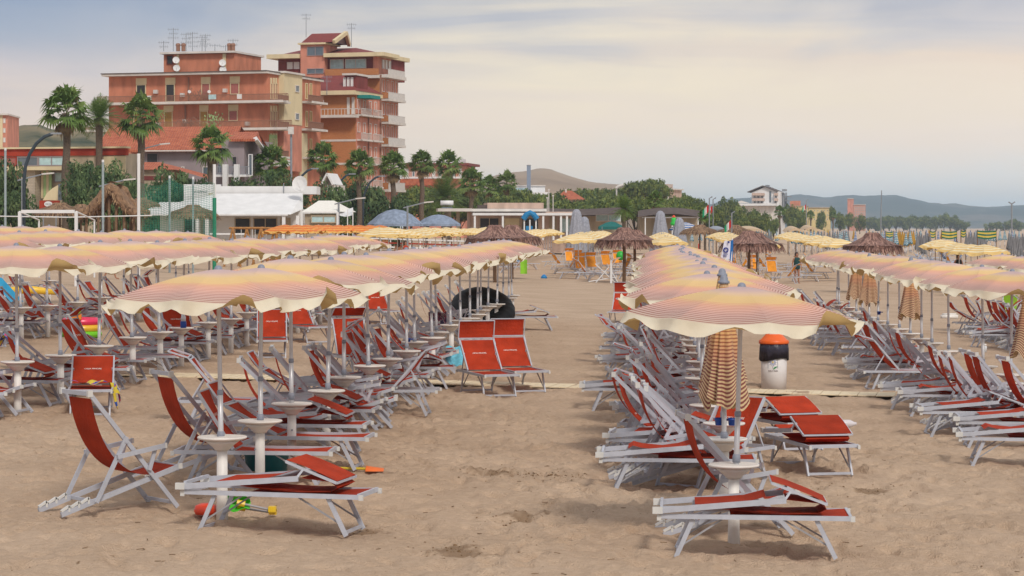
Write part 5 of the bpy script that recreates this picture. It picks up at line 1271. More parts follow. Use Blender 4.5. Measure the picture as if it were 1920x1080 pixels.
spec = [(0, 9.2, 124, 212, 165, 'tallest fan palm with ragged crown at the bar end', 44), (1, 8.4, 264, 222, 170, 'fan palm with drooping fronds before the salmon apartments', 42), (1, 8.4, 396, 275, 180, 'sparse fan palm before the terracotta roof', 38),
        (0, 9.2, 509, 312, 200, 'short bushy fan palm behind the white parapet', 34), (0, 9.2, 605, 300, 214, 'fan palm between the salmon and brick apartments', 29), (0, 9.2, 674, 314, 222, 'fan palm before the brick apartments', 29), (2, 7.4, 737, 315, 235, 'fan palm before the white side balconies', 29),
        (2, 7.4, 791, 310, 255, 'fan palm beside the brick apartments with hanging dry fronds', 26), (0, 9.2, 841, 312, 270, 'fan palm before the pink terraced apartments', 26), (2, 7.4, 884, 344, 280, 'dull fan palm with yellowed fronds above the bar roof', 27), (2, 7.4, 918, 352, 300, 'low fan palm among the pines', 22), (1, 8.4, 950, 345, 300, 'leaning low fan palm beside the factory', 22),
        (2, 7.4, 1229, 378, 260, 'solitary fan palm beside the dark curved pavilion', 19), (2, 7.4, 1462, 398, 520, 'small palm before the white hotel corner', 12), (2, 7.4, 1520, 404, 700, 'small palm before the yellow flats', 9), (2, 7.4, 1562, 404, 750, 'small palm at the end of the yellow flats', 8), (1, 8.4, 1322, 405, 210, 'low palm beside the flag poles', 14)]
spec.sort(key=lambda t: (t[0], t[4]))
for i, bh, px, py, Y, lab, rp in spec: palm_at(PALMS[i], bh, px, py, Y, lab, rp)
dp = date_palm(4, 7.6, 2.3); palm_at(dp, 7.7, 186, 222, 172, 'date palm with feathered fronds between two fan palms', 38, 2.2)
d2 = date_palm(9, 4.2, 2.6); palm_at(d2, 4.3, 833, 372, 262, 'low date palm between fan palm trunks', 36, 2.2)
d3 = date_palm(13, 4.2, 2.4); palm_at(d3, 4.3, 1170, 392, 200, 'low date palm beside the long dark pavilion', 22, 2.2)

# ------------------------------------------------------------------ trees
LF = [mat('leaf_a', (.125, .17, .042), .6, .3, .8, spec=.2, trans=.2, tcol=(.09, .14, .025), rand=.12), mat('leaf_b', (.20, .235, .06), .6, .3, .8, spec=.2, trans=.2, tcol=(.12, .17, .03), rand=.12), mat('leaf_c', (.07, .105, .034), .6, .3, .8, spec=.2, rand=.12)]
LT = [mat('tamarisk_a', (.085, .135, .055), .7, .3, .8, spec=.15, trans=.15, rand=.1), mat('tamarisk_b', (.14, .195, .08), .7, .3, .8, spec=.15, trans=.15, rand=.1), mat('tamarisk_c', (.05, .09, .04), .7, .3, .8, spec=.15, rand=.1)]
BARK = mat('bark', (.09, .065, .045), .95, .3, 6, .8, 12)
def tree(seed, w, h, th, n, mats, leaf=.22, flat=.5, name='tree', cat='tree', blobs=11):
    rnd = random.Random(seed); root = empty(name, cat=cat); mb = MB(); mb.tube([(0, 0, -1), (.1, 0, th*.5), (.05, .1, th)], [.22, .17, .12], 8)
    cl = []
    for i in range(blobs):
        a = rnd.random()*2*PI; r_ = w*math.sqrt(rnd.random())*.72; z = th+(h-th)*(rnd.uniform(.15, .85) if flat > .6 else rnd.uniform(.45, .8)-.25*(r_/w)**2)
        cl.append((V((r_*math.cos(a), r_*math.sin(a), z)), w*rnd.uniform(.28, .48), (h-th)*rnd.uniform(.22, .36)))
        mb.tube([(.05, .1, th*.75), V((.05, .1, th*.9)).lerp(cl[-1][0], .55)+V((0, 0, -.1)), cl[-1][0]], [.1, .06, .03], 5)
    mb.build('trunk', BARK, root, True); mb = MB()
    for i in range(n):
        c, rw, rh = rnd.choice(cl); d = V((rnd.gauss(0, 1), rnd.gauss(0, 1), rnd.gauss(0, 1))).normalized(); k = rnd.uniform(.62, 1.08)
        p_ = c+V((d.x*rw*k, d.y*rw*k, d.z*rh*k)); nr = (d+V((rnd.gauss(0, .6), rnd.gauss(0, .6), rnd.gauss(0, .6)))).normalized(); a = nr.orthogonal().normalized(); b = nr.cross(a); s = leaf*rnd.uniform(.6, 1.3)
        q = rnd.random()*6; a, b = a*math.cos(q)+b*math.sin(q), b*math.cos(q)-a*math.sin(q)
        v = noise.noise(p_*.9+V((seed, 0, 0))); m = 1 if v > .12 else (2 if v < -.2 else 0)
        mb.quad(p_-a*s, p_-b*s*.55, p_+a*s, p_+b*s*.55, m)
    mb.build('crown', mats, root); return Proto(root)
PINE = [tree(s, 4.2, 6.5, 3.0, 3000, LF, .27, .5, 'pine_tree', 'pine tree', 13) for s in (1, 2, 3)]
ROUND = [tree(s, 2.6, 6.0, 1.4, 2600, LF, .24, .9, 'leafy_tree', 'tree', 14) for s in (6, 7)]
TAM = [tree(s, 2.9, 4.6, .8, 3000, LT, .22, .9, 'tamarisk', 'shrub', 15) for s in (11, 12)]
def tree_at(pr, h, px, pytop, Y, label, wpx=None, w0=4.2, group=None, floor=None):
    q = P(px, pytop, Y); g = gz(q.x, Y) if floor is None else floor; s = (wpx*Y/F)/w0 if wpx else (q.z-g)/h
    sz = (q.z-g+.3)/h; sz = max(.75*s, min(1.9*s, sz)); o = pr.put(V((q.x, Y, q.z-h*sz)), random.random()*6, label, group, (s, s, sz)); return o
GP = 'pines and leafy trees behind the beach bars'
T = []
def nm_tree(kind, lab): return lab
rt = random.Random(5)
pine_list = [(770, 352, 300, 30), (800, 345, 310, 34), (830, 352, 305, 30), (862, 350, 320, 36), (900, 352, 330, 34), (935, 352, 340, 34), (970, 352, 340, 30), (1000, 358, 360, 30), (1030, 362, 380, 34), (1046, 372, 360, 32), (1092, 370, 380, 36), (1118, 353, 440, 40), (1075, 352, 450, 40), (1140, 358, 420, 36), (1158, 352, 430, 30), (1176, 350, 440, 26), (1190, 336, 420, 26), (1212, 340, 415, 26), (1226, 334, 420, 24), (1240, 343, 410, 22), (1262, 372, 330, 30), (1280, 366, 380, 28), (1275, 358, 470, 22), (1296, 370, 400, 26), (1312, 378, 380, 24),
             (1110, 376, 300, 40), (1150, 372, 300, 40), (1190, 372, 290, 40), (1215, 366, 300, 38), (1060, 380, 290, 44), (1022, 376, 290, 40), (980, 366, 290, 40), (940, 366, 280, 40), (1290, 384, 280, 40), (1250, 382, 285, 36), (760, 372, 285, 34), (800, 372, 285, 36), (862, 372, 282, 36)]
wor = ['broad', 'dense', 'flat topped', 'ragged', 'rounded', 'spreading', 'low', 'tall']
near_ = ['behind the brick apartments', 'beneath the pink terraced apartments', 'above the beige bar', 'by the factory', 'below the red roof villa', 'on the ridge by the tan hill', 'beside the pale villa', 'behind the curved pavilion']
def near_of(px): return near_[0] if px < 785 else near_[1] if px < 875 else near_[2] if px < 950 else near_[3] if px < 1015 else near_[4] if px < 1100 else near_[5] if px < 1180 else near_[6] if px < 1262 else near_[7]
cnt = {}
for i, (px, py, Y, wp) in enumerate(pine_list):
    ph = near_of(px); cnt[ph] = cnt.get(ph, 0)+1; back = 'distant ' if Y > 370 else ''
    tree_at(PINE[i % 3], 6.5, px, py, Y, f'{ordn(cnt[ph])} green pine {ph}, {wor[i % 8]} crown', wp, 4.2, GP)
GT = 'dark bushes along the promenade'
for i, (px, py, Y, wp, ph) in enumerate(((10, 312, 160, 46, 'at the picture edge before the red bar'), (-25, 305, 162, 46, 'furthest out at the picture edge'), (160, 312, 158, 34, 'beside the tallest fan palm'), (205, 310, 160, 40, 'under the date palm'), (150, 345, 150, 34, 'behind the thatched gazebo'), (235, 336, 152, 40, 'before the cream bar wall'), (215, 362, 146, 44, 'low behind the gazebo'), (325, 322, 184, 42, 'before the mauve house'), (300, 352, 183, 40, 'behind the white thick net pole'), (372, 335, 184, 34, 'under the sparse fan palm'), (450, 345, 186, 36, 'below the balcony piers'), (625, 350, 190, 40, 'behind the white tent'), (660, 345, 226, 36, 'before the brick apartments'), (700, 350, 228, 38, 'below the white side balconies'), (735, 378, 226, 34, 'behind the blue grey canopy'), (610, 372, 189, 30, 'beside the white parapet'), (520, 330, 188, 30, 'behind the satellite dish'), (560, 340, 188, 30, 'between the satellite dish and tent'), (40, 372, 152, 40, 'by the stone pillar'))):
    tree_at(TAM[i % 2], 4.6, px, py, Y, f'dark green bushy tamarisk {ph}', wp, 2.9, GT)
GH = 'trees around the hotel and along the far shore'; cn = 0
for i, (px, py, Y, wp) in enumerate(((1345, 388, 420, 20), (1362, 376, 560, 20), (1378, 380, 560, 18), (1390, 392, 480, 16), (1402, 398, 460, 16), (1420, 396, 470, 14), (1440, 400, 470, 14), (1478, 388, 600, 14), (1488, 392, 620, 14), (1500, 396, 650, 14), (1540, 398, 800, 12), (1562, 390, 850, 9), (1575, 400, 850, 12), (1590, 402, 900, 12), (1612, 404, 900, 12), (1330, 398, 330, 20), (1425, 408, 420, 16), (1395, 408, 400, 18), (1500, 410, 560, 14), (1450, 412, 500, 14))):
    cn += 1; tree_at(ROUND[i % 2], 6.0, px, py, Y, f'{ordn(cn)} round green tree along the shore by the white hotel', wp, 2.6, GH)
cn = 0
for px, py, wp in ((1628, 409, 14), (1642, 410, 14), (1656, 407, 14), (1668, 407, 13), (1680, 408, 13), (1694, 407, 14), (1706, 408, 12), (1718, 405, 14), (1730, 409, 12), (1744, 406, 14), (1756, 407, 13), (1770, 401, 9), (1782, 406, 14), (1795, 412, 12), (1808, 417, 10), (1855, 418, 9), (1868, 417, 9), (1884, 416, 10), (1897, 412, 10), (1910, 416, 10)):
    cn += 1; tree_at(ROUND[cn % 2], 6.0, px, py, 1500, f'{ordn(cn)} dark hazy tree from the pink tower along the shore', wp*1.25, 2.6, 'dark trees along the far shore')
drop_unused(PALMS+PINE+ROUND+TAM)

# ------------------------------------------------------------------ haze over the whole place
m, nt, out = new_mat('haze_air'); v = nt.nodes.new('ShaderNodeVolumePrincipled'); v.inputs['Color'].default_value = (.64, .82, 1.0, 1); v.inputs['Density'].default_value = 1.8e-4; v.inputs['Anisotropy'].default_value = .3; nt.links.new(v.outputs[0], out.inputs['Volume'])
mb = MB(); mb.box((-2600, -60, -2.2), (5200, 0, 0), (0, 7800, 0), (0, 0, 82)); o = mb.build('haze', m); tag(o, 'pale blue sea haze', kind='stuff')
# ------------------------------------------------------------------ white bar, tents, nets, goal, play area
pl = Plane(590, 172, 0); r = empty('white_beach_bar', foot(460, 175), 0, 'long white beach bar with sloping awning and tall white parapet', 'building')
body(r, 'wall', 'white', pl, 300, 566, 392, 7, .2, 460); part(r, 'parapet', 'white', (pl, 405, 348, 588, 363, -6, -2.6), (pl, 335, 344.5, 405, 390, -3.2, -2.6)); 
mb = MB(); a, b2 = pl.pt(262, 402, 2.2), pl.pt(545, 402, 2.2); t0, t1 = pl.pt(300, 379, -2.2), pl.pt(568, 362.5, -2.4); a.z = b2.z; tm = pl.pt(335, 379, -2.2); tn = pl.pt(405, 363, -2.4); mb.poly([a, pl.pt(335, 402, 2.2), tm, t0]); mb.poly([pl.pt(335, 402, 2.2), pl.pt(405, 402, 2.2), tn, tm]); mb.poly([pl.pt(405, 402, 2.2), b2, t1, tn]); mb.poly([b2, pl.pt(568, 392, -.5), t1]); mb.build('awning', B['white'], r)
part(r, 'awning_valance', 'white', (pl, 262, 402, 545, 404.5, 2.15, 2.2))
for x0, x1, m_ in ((345, 372, 'dark'), (378, 400, 'curtain'), (440, 470, 'dark'), (475, 520, 'dark'), (526, 545, 'tan')): win(pl, x0, 408, x1, 440, r, m_, 'tan')
for x in (374, 392, 534, 560): part(r, 'column', 'white', (pl, x, 404.6, x+6, 452, 1.8, 2.1))
part(r, 'rail', 'white', (pl, 400, 437, 470, 440, 2.0, 2.1))
part(r, 'faded_panel', mat('ochre_panel', (.62, .56, .40), .7, .2, 2), (pl, 383, 361, 395, 379, -2.6, -2.57)); mb = MB()
for k in range(5): mb.tube([pl.pt(364+5*k+4*u, 359+2*math.sin(6*u+k), -2.56) for u in (0, .3, .6, 1)], .035, 4)
mb.build('painted_script', mat('grey_script', (.42, .46, .46), .7), r)
dish(pl.pt(563, 345, -.5), .58, r, (-.3, -1, .2)); part(r, 'roof_post', 'steel', (pl, 525, 342, 526.4, 362, -2.6, -2.5))
# white tent with canvas sides
pl = Plane(665, 170, 0); r = empty('white_tent', foot(612, 173), 0, 'white canvas tent with clear panels beside the white bar', 'tent')
mb = MB(); e0, e1 = pl.pt(566, 397), pl.pt(634, 397); e2, e3 = e1+V((1.0, 4.5, 0)), e0+V((.3, 4.5, 0)); ap = (e0+e1+e2+e3)/4; ap.z = pl.z(375.5, 600); a2 = ap+V((.5, 0, 0)); ap = ap-V((.6, 0, 0))
mb.poly([e0, e1, a2, ap]); mb.poly([e1, e2, a2]); mb.poly([e2, e3, ap, a2]); mb.poly([e3, e0, ap]); mb.build('roof', B['cream'] if False else mat('tent_canvas', (.78, .76, .70), .8, .06), r)
part(r, 'valance', 'white', (pl, 565, 397, 635, 400, -.05, .02)); part(r, 'canvas_wall', 'tan', (pl, 571, 401, 630, 450, -.3, -.25)); win(pl, 583, 404, 630, 418, r, 'curtain', 'tan')
for x in (564, 631, 651, 661): part(r, 'post', 'white', (pl, x, 398 if x < 640 else 393, x+4 if x < 640 else x+1.4, 450, -.1, .1))
mb = MB(); mb.grid(lambda u, v: pl.pt(634+28*u, 389+14*v+3*math.sin(PI*u), .1-3*(1-v)), 8, 6); mb.build('side_awning', B['white'], r)
# thin white houses behind the palms
pl = Plane(640, 205, R(-10)); r = empty('white_gable_house', foot(625, 207), 0, 'small white gabled house at the foot of the brick apartments', 'house'); body(r, 'wall', 'slab', pl, 613, 631, 347, 3); mb = MB(); mb.bar(pl.pt(611, 347, -1.2), pl.pt(622, 326, -1.2), 3.4, .15, 0, pl.n); mb.bar(pl.pt(622, 326, -1.2), pl.pt(633, 347, -1.2), 3.4, .15, 0, pl.n); mb.build('roof', B['white'], r); win(pl, 616, 350, 624, 362, r, 'glass', 'slab')
# posts and net of the sports court
THN = mat('thin_steel', (.30, .36, .38), .5); GRN = mat('green_paint', (.02, .22, .12), .6)
for px, y0, Y, m_, rad, lab in ((10, 282, 120, 'thin', .06, 'thin steel net pole at the picture edge'), (193, 304, 118, 'thin', .06, 'thin steel net pole beside the gazebo'), (260, 293, 105, 'white', .07, 'thick white net pole before the gazebo'), (318, 334, 112, 'thin', .05, 'thin net pole in the middle of the green net'), (362, 336, 112, 'thin', .05, 'thin net pole by the thatched hut'), (402, 308, 108, 'green', .09, 'white topped green net pole')):
    q = foot(px, Y); r = empty('net_pole', q, 0, lab, 'pole'); zt = P(px, y0, Y).z; mb = MB()
    mb.tube([q-V((0, 0, .2)), V((q.x, q.y, zt if m_ != 'green' else q.z+(zt-q.z)*.7))], rad, 8); mb.build('shaft', {'thin': THN, 'white': B['white'], 'green': GRN}[m_], r)
    mb = MB(); mb.tube([V((q.x, q.y, zt)), V((q.x, q.y, zt+.12 if m_ != 'green' else q.z+(zt-q.z)*.7))], rad*(1.02 if m_ != 'green' else .8), 8); mb.build('cap', B['white'], r)
mb = MB(); Y = 112
def netp(u, v):
    px = 264+138*u; top = 341+8*abs(math.sin(2*PI*u+.4)) - (6 if .35 < u < .45 else 0); py = top+(440-top)*v; q = P(px, py, Y-5*u+.5*math.sin(5*u)+.25*math.sin(9*v+6*u)); return q
NM = mat('green_net', (.03, .26, .17), .8)
for i in range(47):
    mb.tube([netp(i/46, j/10) for j in range(11)], .008, 4, 0, False)
for j in range(29): mb.tube([netp(i/14, j/28) for i in range(15)], .008, 4, 0, False)
tag(mb.build('sports_net', NM), 'green ball net hanging between the court poles', 'net')
q = foot(90, 88); r = empty('goal_frame', q, 0, 'white beach goal frame beside the thatched gazebo', 'goal')
for x in (37, 143): mb = MB(); a = P(x, 397, 88); mb.cbox((a.x, a.y, gz(a.x, a.y)-.1), .11, .11, a.z-gz(a.x, a.y)+.1); mb.build('post', B['white'], r)
mb = MB(); a, b2 = P(38.5, 397, 88), P(141.5, 397, 88); mb.box((a.x+.03, a.y-.06, a.z-.05), (b2.x-a.x-.06, 0, 0), (0, .12, 0), (0, 0, .12)); mb.build('crossbar', B['white'], r)
for x, x2 in ((37, 61), (143, 137)): mb = MB(); a = P(x, 397, 88); b2 = a+V((.35, 1.8, -.3)); mb.tube([a, b2, V((b2.x, b2.y, .8))], .035, 6); mb.build('stay', B['white'], r)
mb = MB(); a = P(-30, 405, 92); b2 = P(285, 404, 92); mb.tube([a, a.lerp(b2, .5)-V((0, 0, .06)), b2], .022, 6); tag(mb.build('court_rope', B['white']), 'white boundary tape stretched before the gazebo', 'tape')
# thatch
TH = mat('straw_thatch', (.24, .145, .085), .95, .35, 5, .6, 30); TH2 = mat('straw_tips', (.33, .21, .12), .95, .3, 8); TH3 = mat('straw_dark', (.13, .075, .048), .95, .3, 8)
TP3 = [mat('purple_thatch', (.24, .135, .11), .95, .35, 5, .6, 30), mat('purple_tips', (.34, .20, .16), .95, .3, 8), mat('purple_dark', (.14, .075, .062), .95, .3, 8)]
WOOD = mat('weathered_wood', (.20, .12, .07), .9, .25, 8, .4, 20)
def straw(mb, prof, n, rnd, c=(0, 0, 0), sc=1):
    for i in range(n):
        t = rnd.random()**.7*(len(prof)-1); k = min(int(t), len(prof)-2); f = t-k; r0 = prof[k][0]*(1-f)+prof[k+1][0]*f; z0 = prof[k][1]*(1-f)+prof[k+1][1]*f; a = rnd.random()*2*PI
        dr, dz = prof[k+1][0]-prof[k][0], prof[k+1][1]-prof[k][1]; l_ = math.hypot(dr, dz)+1e-6; dr, dz = dr/l_, dz/l_; L = rnd.uniform(.22, .5)*sc; w = rnd.uniform(.012, .035)*sc; lift = rnd.uniform(.0, .03)*sc
        o = V((math.cos(a), math.sin(a), 0)); tn = V((-o.y, o.x, 0)); tw = rnd.uniform(-.2, .2)
        p0 = V(c)+o*(r0+.01)+V((0, 0, z0+.02)); p1 = p0+o*(dr*L+lift)+V((0, 0, dz*L-lift*.3))+tn*(tw*L); m = 1 if rnd.random() < .5 else 2
        mb.quad(p0-tn*w, p0+tn*w, p1+tn*w*.5, p1-tn*w*.5, m)
def thatch_umbrella(seed, R_=1.5, top=2.65, eave=1.95, mats=None, poles=1, group=None):
    rnd = random.Random(seed); root = empty('thatched_umbrella', cat='umbrella', group=group); mats = mats or TP3; mb = MB(); n = 40; prof = [(.18, top), (.34, top-.03), (.5, top-.22), (.85, top-.40), (1.2, top-.55), (R_*.95, eave+.12), (R_, eave-.02), (R_*.96, eave-.10), (R_*.6, eave+.16), (.1, eave+.5)]
    prof = [(r0*R_/1.5 if r0 < R_*.9 else r0, z) for r0, z in prof]
    mb.lathe((0, 0, 0), prof, n); mb.v = [(x*(1+.04*math.sin(5*math.atan2(y, x)+seed)), y*(1+.04*math.cos(4*math.atan2(y, x))), z+.03*math.sin(7*math.atan2(y, x)+seed)) for x, y, z in mb.v]
    straw(mb, prof[1:7], 1500, rnd); straw(mb, prof[5:7]+[(R_*.99, eave-.06)], 260, rnd, (0, 0, .03), .6)
    mb.build('thatch', mats, root); mb = MB(); mb.tube([(0, 0, -.3), (.02, 0, 1.2), (0, 0, top-.2)], [.10, .09, .08], 10); mb.build('post', WOOD, root, True); mb = MB(); mb.lathe((0, 0, .95), [(.28, 0), (.28, .04), (.06, .045)], 16); mb.build('shelf', WOOD, root); return Proto(root)
TUM = [thatch_umbrella(3), thatch_umbrella(8, 1.55, 2.6, 1.9)]
for i, (px, pyt, Y, lab) in enumerate(((1170, 427.5, 118, 'thatched umbrella standing alone at the end of the aisle'), (1190, 430, 136, 'thatched umbrella half hidden behind the lone one'), (928, 423, 112, 'thatched umbrella at the end of the black ring row'), (960, 421, 120, 'thatched umbrella paired beside another past the black ring row'), (1404, 434, 116, 'thatched umbrella with the white banner before it'), (1420, 436, 132, 'thatched umbrella half hidden behind the banner one'), (1636, 437, 112, 'thatched umbrella among the sea side umbrellas'))):
    q = P(px, pyt, Y); g = gz(q.x, Y); TUM[i % 2].put(V((q.x, Y, q.z-2.64)), i*1.3, lab, 'thatched umbrellas', (.9, .9, 1.0))
GOLD = [TH, TH2, TH3]
TU2 = [thatch_umbrella(21, 2.1, 3.0, 2.05, GOLD), thatch_umbrella(22, 2.2, 2.9, 2.0, GOLD)]
for i, (px, pyt, Y, lab) in enumerate(((362, 384, 118, 'golden thatched hut roof behind the green net'), (112, 378, 125, 'golden thatched hut roof behind the goal frame'), (152, 383, 130, 'smaller golden thatched roof beside the goal post'), (264, 369, 140, 'golden thatched roof behind the thick white pole'), (1378, 422, 200, 'low brown thatched roof beyond the banner'), (1312, 420, 190, 'brown thatched roof beside the striped umbrella'))):
    q = P(px, pyt, Y); s_ = (.60, .62, .5, .5, .8, .7)[i]; TU2[i % 2].put(V((q.x, Y, q.z-3.0*s_)), i, lab, 'golden thatched roofs', s_)
# thatched gazebo with an open peak
q = foot(215, 122); r = empty('thatched_gazebo', q, 0, 'tall thatched gazebo with an open arched peak', 'gazebo'); rnd = random.Random(4)
for dy in (-1.4, 1.4):
    mb = MB(); path = [P(158, 404, 122), P(180, 392, 122), P(196, 374, 122), P(208, 357, 122), P(216, 354, 122), P(224, 357, 122), P(232, 374, 122), P(247, 391, 122), P(268, 403, 122)]; path = [p_+V((0, dy*(1 if 0 < i < 8 else 1.2), 0)) for i, p_ in enumerate(path)]
    mb.tube(path, [.26, .25, .24, .26, .30, .26, .24, .25, .26], 9)
    for i in range(500):
        t = rnd.random()*7.99; k = int(t); p_ = path[k].lerp(path[k+1], t-k)+V((rnd.uniform(-.17, .17), rnd.uniform(-.28, .28), rnd.uniform(-.2, .22))); a = V((rnd.uniform(-.12, .12), rnd.uniform(-.1, .1), -rnd.uniform(.12, .3))); w = V((.03, .01, 0)); mb.quad(p_-w, p_+w, p_+a+w*.5, p_+a-w*.5, rnd.choice((1, 2)))
    mb.build('thatch', GOLD, r)
mb = MB(); mb.grid(lambda u, v: P(208+16*u, 354-2*math.sin(PI*u), 122)+V((0, -1.4+2.8*v, .3)), 6, 6)
for s0, s1 in (((206, 358), (162, 404)), ((226, 358), (264, 404))): mb.grid(lambda u, v: P(s0[0]+(s1[0]-s0[0])*u, s0[1]+(s1[1]-s0[1])*u+7*math.sin(PI*u), 122)+V((0, -1.3+2.6*v, .1)), 10, 4)
mb.build('ridge_thatch', GOLD, r)
for x in (170, 192, 212, 225, 240, 258):
    for dy in (-1.2, 1.2): mb = MB(); a = P(x, 404 if x < 200 or x > 235 else 372, 122); mb.tube([V((a.x, 122+dy, .6)), V((a.x, 122+dy, a.z))], .07, 7); mb.build('post', WOOD, r)
mb = MB(); 
for i in range(14): a = P(178+i*6, 404, 122); mb.cbox((a.x, 122.9, .6), .05, .04, a.z-.9)
mb.build('slat_screen', WOOD, r)
# play area
for px, Y, lab in ((462, 128, 'wooden swing frame in front of the white bar'), (488, 130, 'wooden climbing frame in front of the white bar')):
    q = foot(px, Y); r = empty('swing_frame', q, 0, lab, 'play frame'); W2 = M.setdefault('playwood', mat('play_wood', (.36, .17, .05), .7, .2, 6))
    for x in (-.75, .75):
        for s in (-.45, .45): mb = MB(); mb.tube([q+V((x+s, 0, 0)), q+V((x, .2, 2.1))], .06, 8); mb.build('leg', W2, r)
    mb = MB(); mb.tube([q+V((-.95, .2, 2.1)), q+V((.95, .2, 2.1))], .06, 8); mb.build('beam', W2, r)
    for x in (-.3, .3): mb = MB(); mb.tube([q+V((x, .2, 2.1)), q+V((x, .2, .5))], .015, 5); mb.build('rope', B['white'], r)
    mb = MB(); mb.cbox(q+V((0, .2, .5)), .5, .2, .04); mb.build('seat', B['red'], r)
q = foot(505, 130); r = empty('play_ladder', q, 0, 'wooden play ladder with coloured rungs beside the swing', 'play frame')
for x in (-.4, .4): mb = MB(); mb.cbox(q+V((x, 0, 0)), .12, .12, 2.2); mb.build('post', M['playwood'], r)
for k in range(5): mb = MB(); mb.tube([q+V((-.34, 0, .4+.36*k)), q+V((.34, 0, .4+.36*k))], .035, 6); mb.build('rung', (B['red'], M['orange'], B['wrail'])[k % 3], r)
mb = MB(); q = foot(198, 112); SY = mat('slide_yellow', (.8, .5, .02), .4)
for x in (-.42, .42): mb.tube([q+V((x*1.2, 0, .1)), q+V((x, .1, 1.0)), q+V((x*.8, .8, 1.5))], .09, 8)
mb.grid(lambda u, v: q+V((-.4+.8*u, .1+.8*v, .2+1.2*v)), 2, 4); tag(mb.build('play_slide', SY), 'yellow plastic slide before the gazebo', 'slide')
# ------------------------------------------------------------------ blue grey canopies, big closed parasols, far tents
NETB = mat('blue_grey_net', (.22, .27, .36), .85, .25, 3, .3, 20)
for px, pt_y, wpx, Y, lab in ((741, 392, 53, 212, 'large blue grey net canopy behind the yellow umbrellas'), (822, 402, 42, 214, 'flatter blue grey net canopy beside the beach bar')):
    q = foot(px, Y); r = empty('net_canopy', q, 0, lab, 'canopy'); zt = P(px, pt_y, Y).z; ze = P(px, 420, Y).z; w = wpx*Y/F; mb = MB(); mb.lathe((q.x, q.y, 0), [(w, ze-.2), (w*.99, ze), (w*.6, ze+(zt-ze)*.62), (w*.3, ze+(zt-ze)*.9), (0, zt)], 8); mb.build('cover', NETB, r)
    for k in range(4): a = PI/4+k*PI/2; mb = MB(); mb.tube([(q.x+w*.8*math.cos(a), q.y+w*.8*math.sin(a), 0), (q.x+w*.8*math.cos(a), q.y+w*.8*math.sin(a), ze)], .06, 6); mb.build('post', WOOD, r)
GC = mat('grey_weave', (.30, .31, .36), .85, .2, 6, .3, 20)
def big_shut(seed, h=4.3, w=.98):
    rnd = random.Random(seed); root = empty('closed_parasol', cat='parasol', group='big closed grey parasols'); mb = MB(); n = 36
    for j, (r_, z) in enumerate(((.72, .5), (.66, 1.0), (.56, 1.7), (.44, 2.5), (.34, 3.2), (.26, 3.75), (.14, 3.95), (.03, 4.0))):
        for k in range(n): a = 2*PI*k/n; q = r_*w/.75*(1+.12*math.sin(9*a+seed)); mb.v.append((q*math.cos(a), q*math.sin(a), z*h/4+(.08*math.sin(6*a) if j == 0 else 0)))
    for j in range(7):
        for k in range(n): a, b = j*n+k, j*n+(k+1) % n; mb.f.append((a, b, b+n, a+n)); mb.m.append(0)
    mb.build('canopy', GC, root, True); mb = MB(); mb.tube([(0, 0, -.2), (0, 0, .7)], .06, 8); mb.build('pole', M['pole'], root); return Proto(root)
BS = [big_shut(1)]
for i, (px, pyt, Y, lab) in enumerate(((1081, 392, 206, 'tall closed grey parasol before the long pavilion'), (1096, 406, 210, 'shorter closed grey parasol touching the tall one'), (1238, 395, 206, 'tall closed grey parasol beside the blue striped umbrella'), (1274, 408, 210, 'shorter closed grey parasol before the blue striped umbrella'))):
    q = P(px, pyt, Y); BS[0].put(V((q.x, Y, q.z-4.3)), i, lab)
q = foot(1146, 208); r = empty('teal_tent', q, 0, 'dark teal pavilion tent behind the lone thatched umbrella', 'tent'); mb = MB(); zt, ze = P(1146, 415, 208).z, P(1146, 425, 208).z; mb.lathe((q.x, q.y, 0), [(1.05, ze-.25), (1.05, ze), (.4, zt-.1), (0, zt)], 4, 0, PI/4); mb.v = [(q.x+(x-q.x)*1.5, y, z) for x, y, z in mb.v]; mb.build('roof', mat('teal_canvas', (.01, .13, .12), .8), r)
for k in range(4): a = PI/4+k*PI/2; mb = MB(); mb.tube([(q.x+1.15*math.cos(a), q.y+1.0*math.sin(a), 0), (q.x+1.15*math.cos(a), q.y+1.0*math.sin(a), ze)], .05, 6); mb.build('post', B['steel'], r)
BWS = stripe_canopy('blue_white_cloth', [(0, (.02, .10, .34)), (.5, (.02, .13, .42)), (1, (.02, .12, .40))], [(0, (.75, .75, .75)), (1, (.75, .75, .78))], 4.4, .5, .5, .05, 1, (.02, .08, .25)); BWV = mat('blue_valance', (.02, .12, .36), .8)
BU = open_umbrella(77, (BWS, BWV), 1.55, .62, .2, .6, cat='umbrella', name='beach_umbrella', top=2.6); q = P(1285, 416, 232); BU.put(V((q.x, 232, q.z-2.6)), .3, 'blue and white striped umbrella under the green float')
q = P(1262, 416, 232); r = empty('inflatable_toy', V((q.x, 231, q.z)), 0, 'green inflatable toy with a red top above the blue striped umbrella', 'inflatable'); mb = MB(); mb.lathe(r.location, [(.3, -.35), (.34, -.1), (.22, .05), (.27, .2), (.17, .42)], 14); mb.build('body', mat('toy_lime', (.03, .5, .06), .35), r, True); mb = MB(); mb.lathe(r.location+V((0, 0, .42)), [(.18, 0), (.15, .14), (0, .24)], 12); mb.build('top', mat('toy_scarlet', (.75, .08, .03), .35), r, True)
mb = MB(); mb.tube([r.location+V((-.05, 0, -.35)), V((r.location.x-.05, 231, gz(q.x, 231)))], .03, 6); mb.build('pole', M['pole'], r)
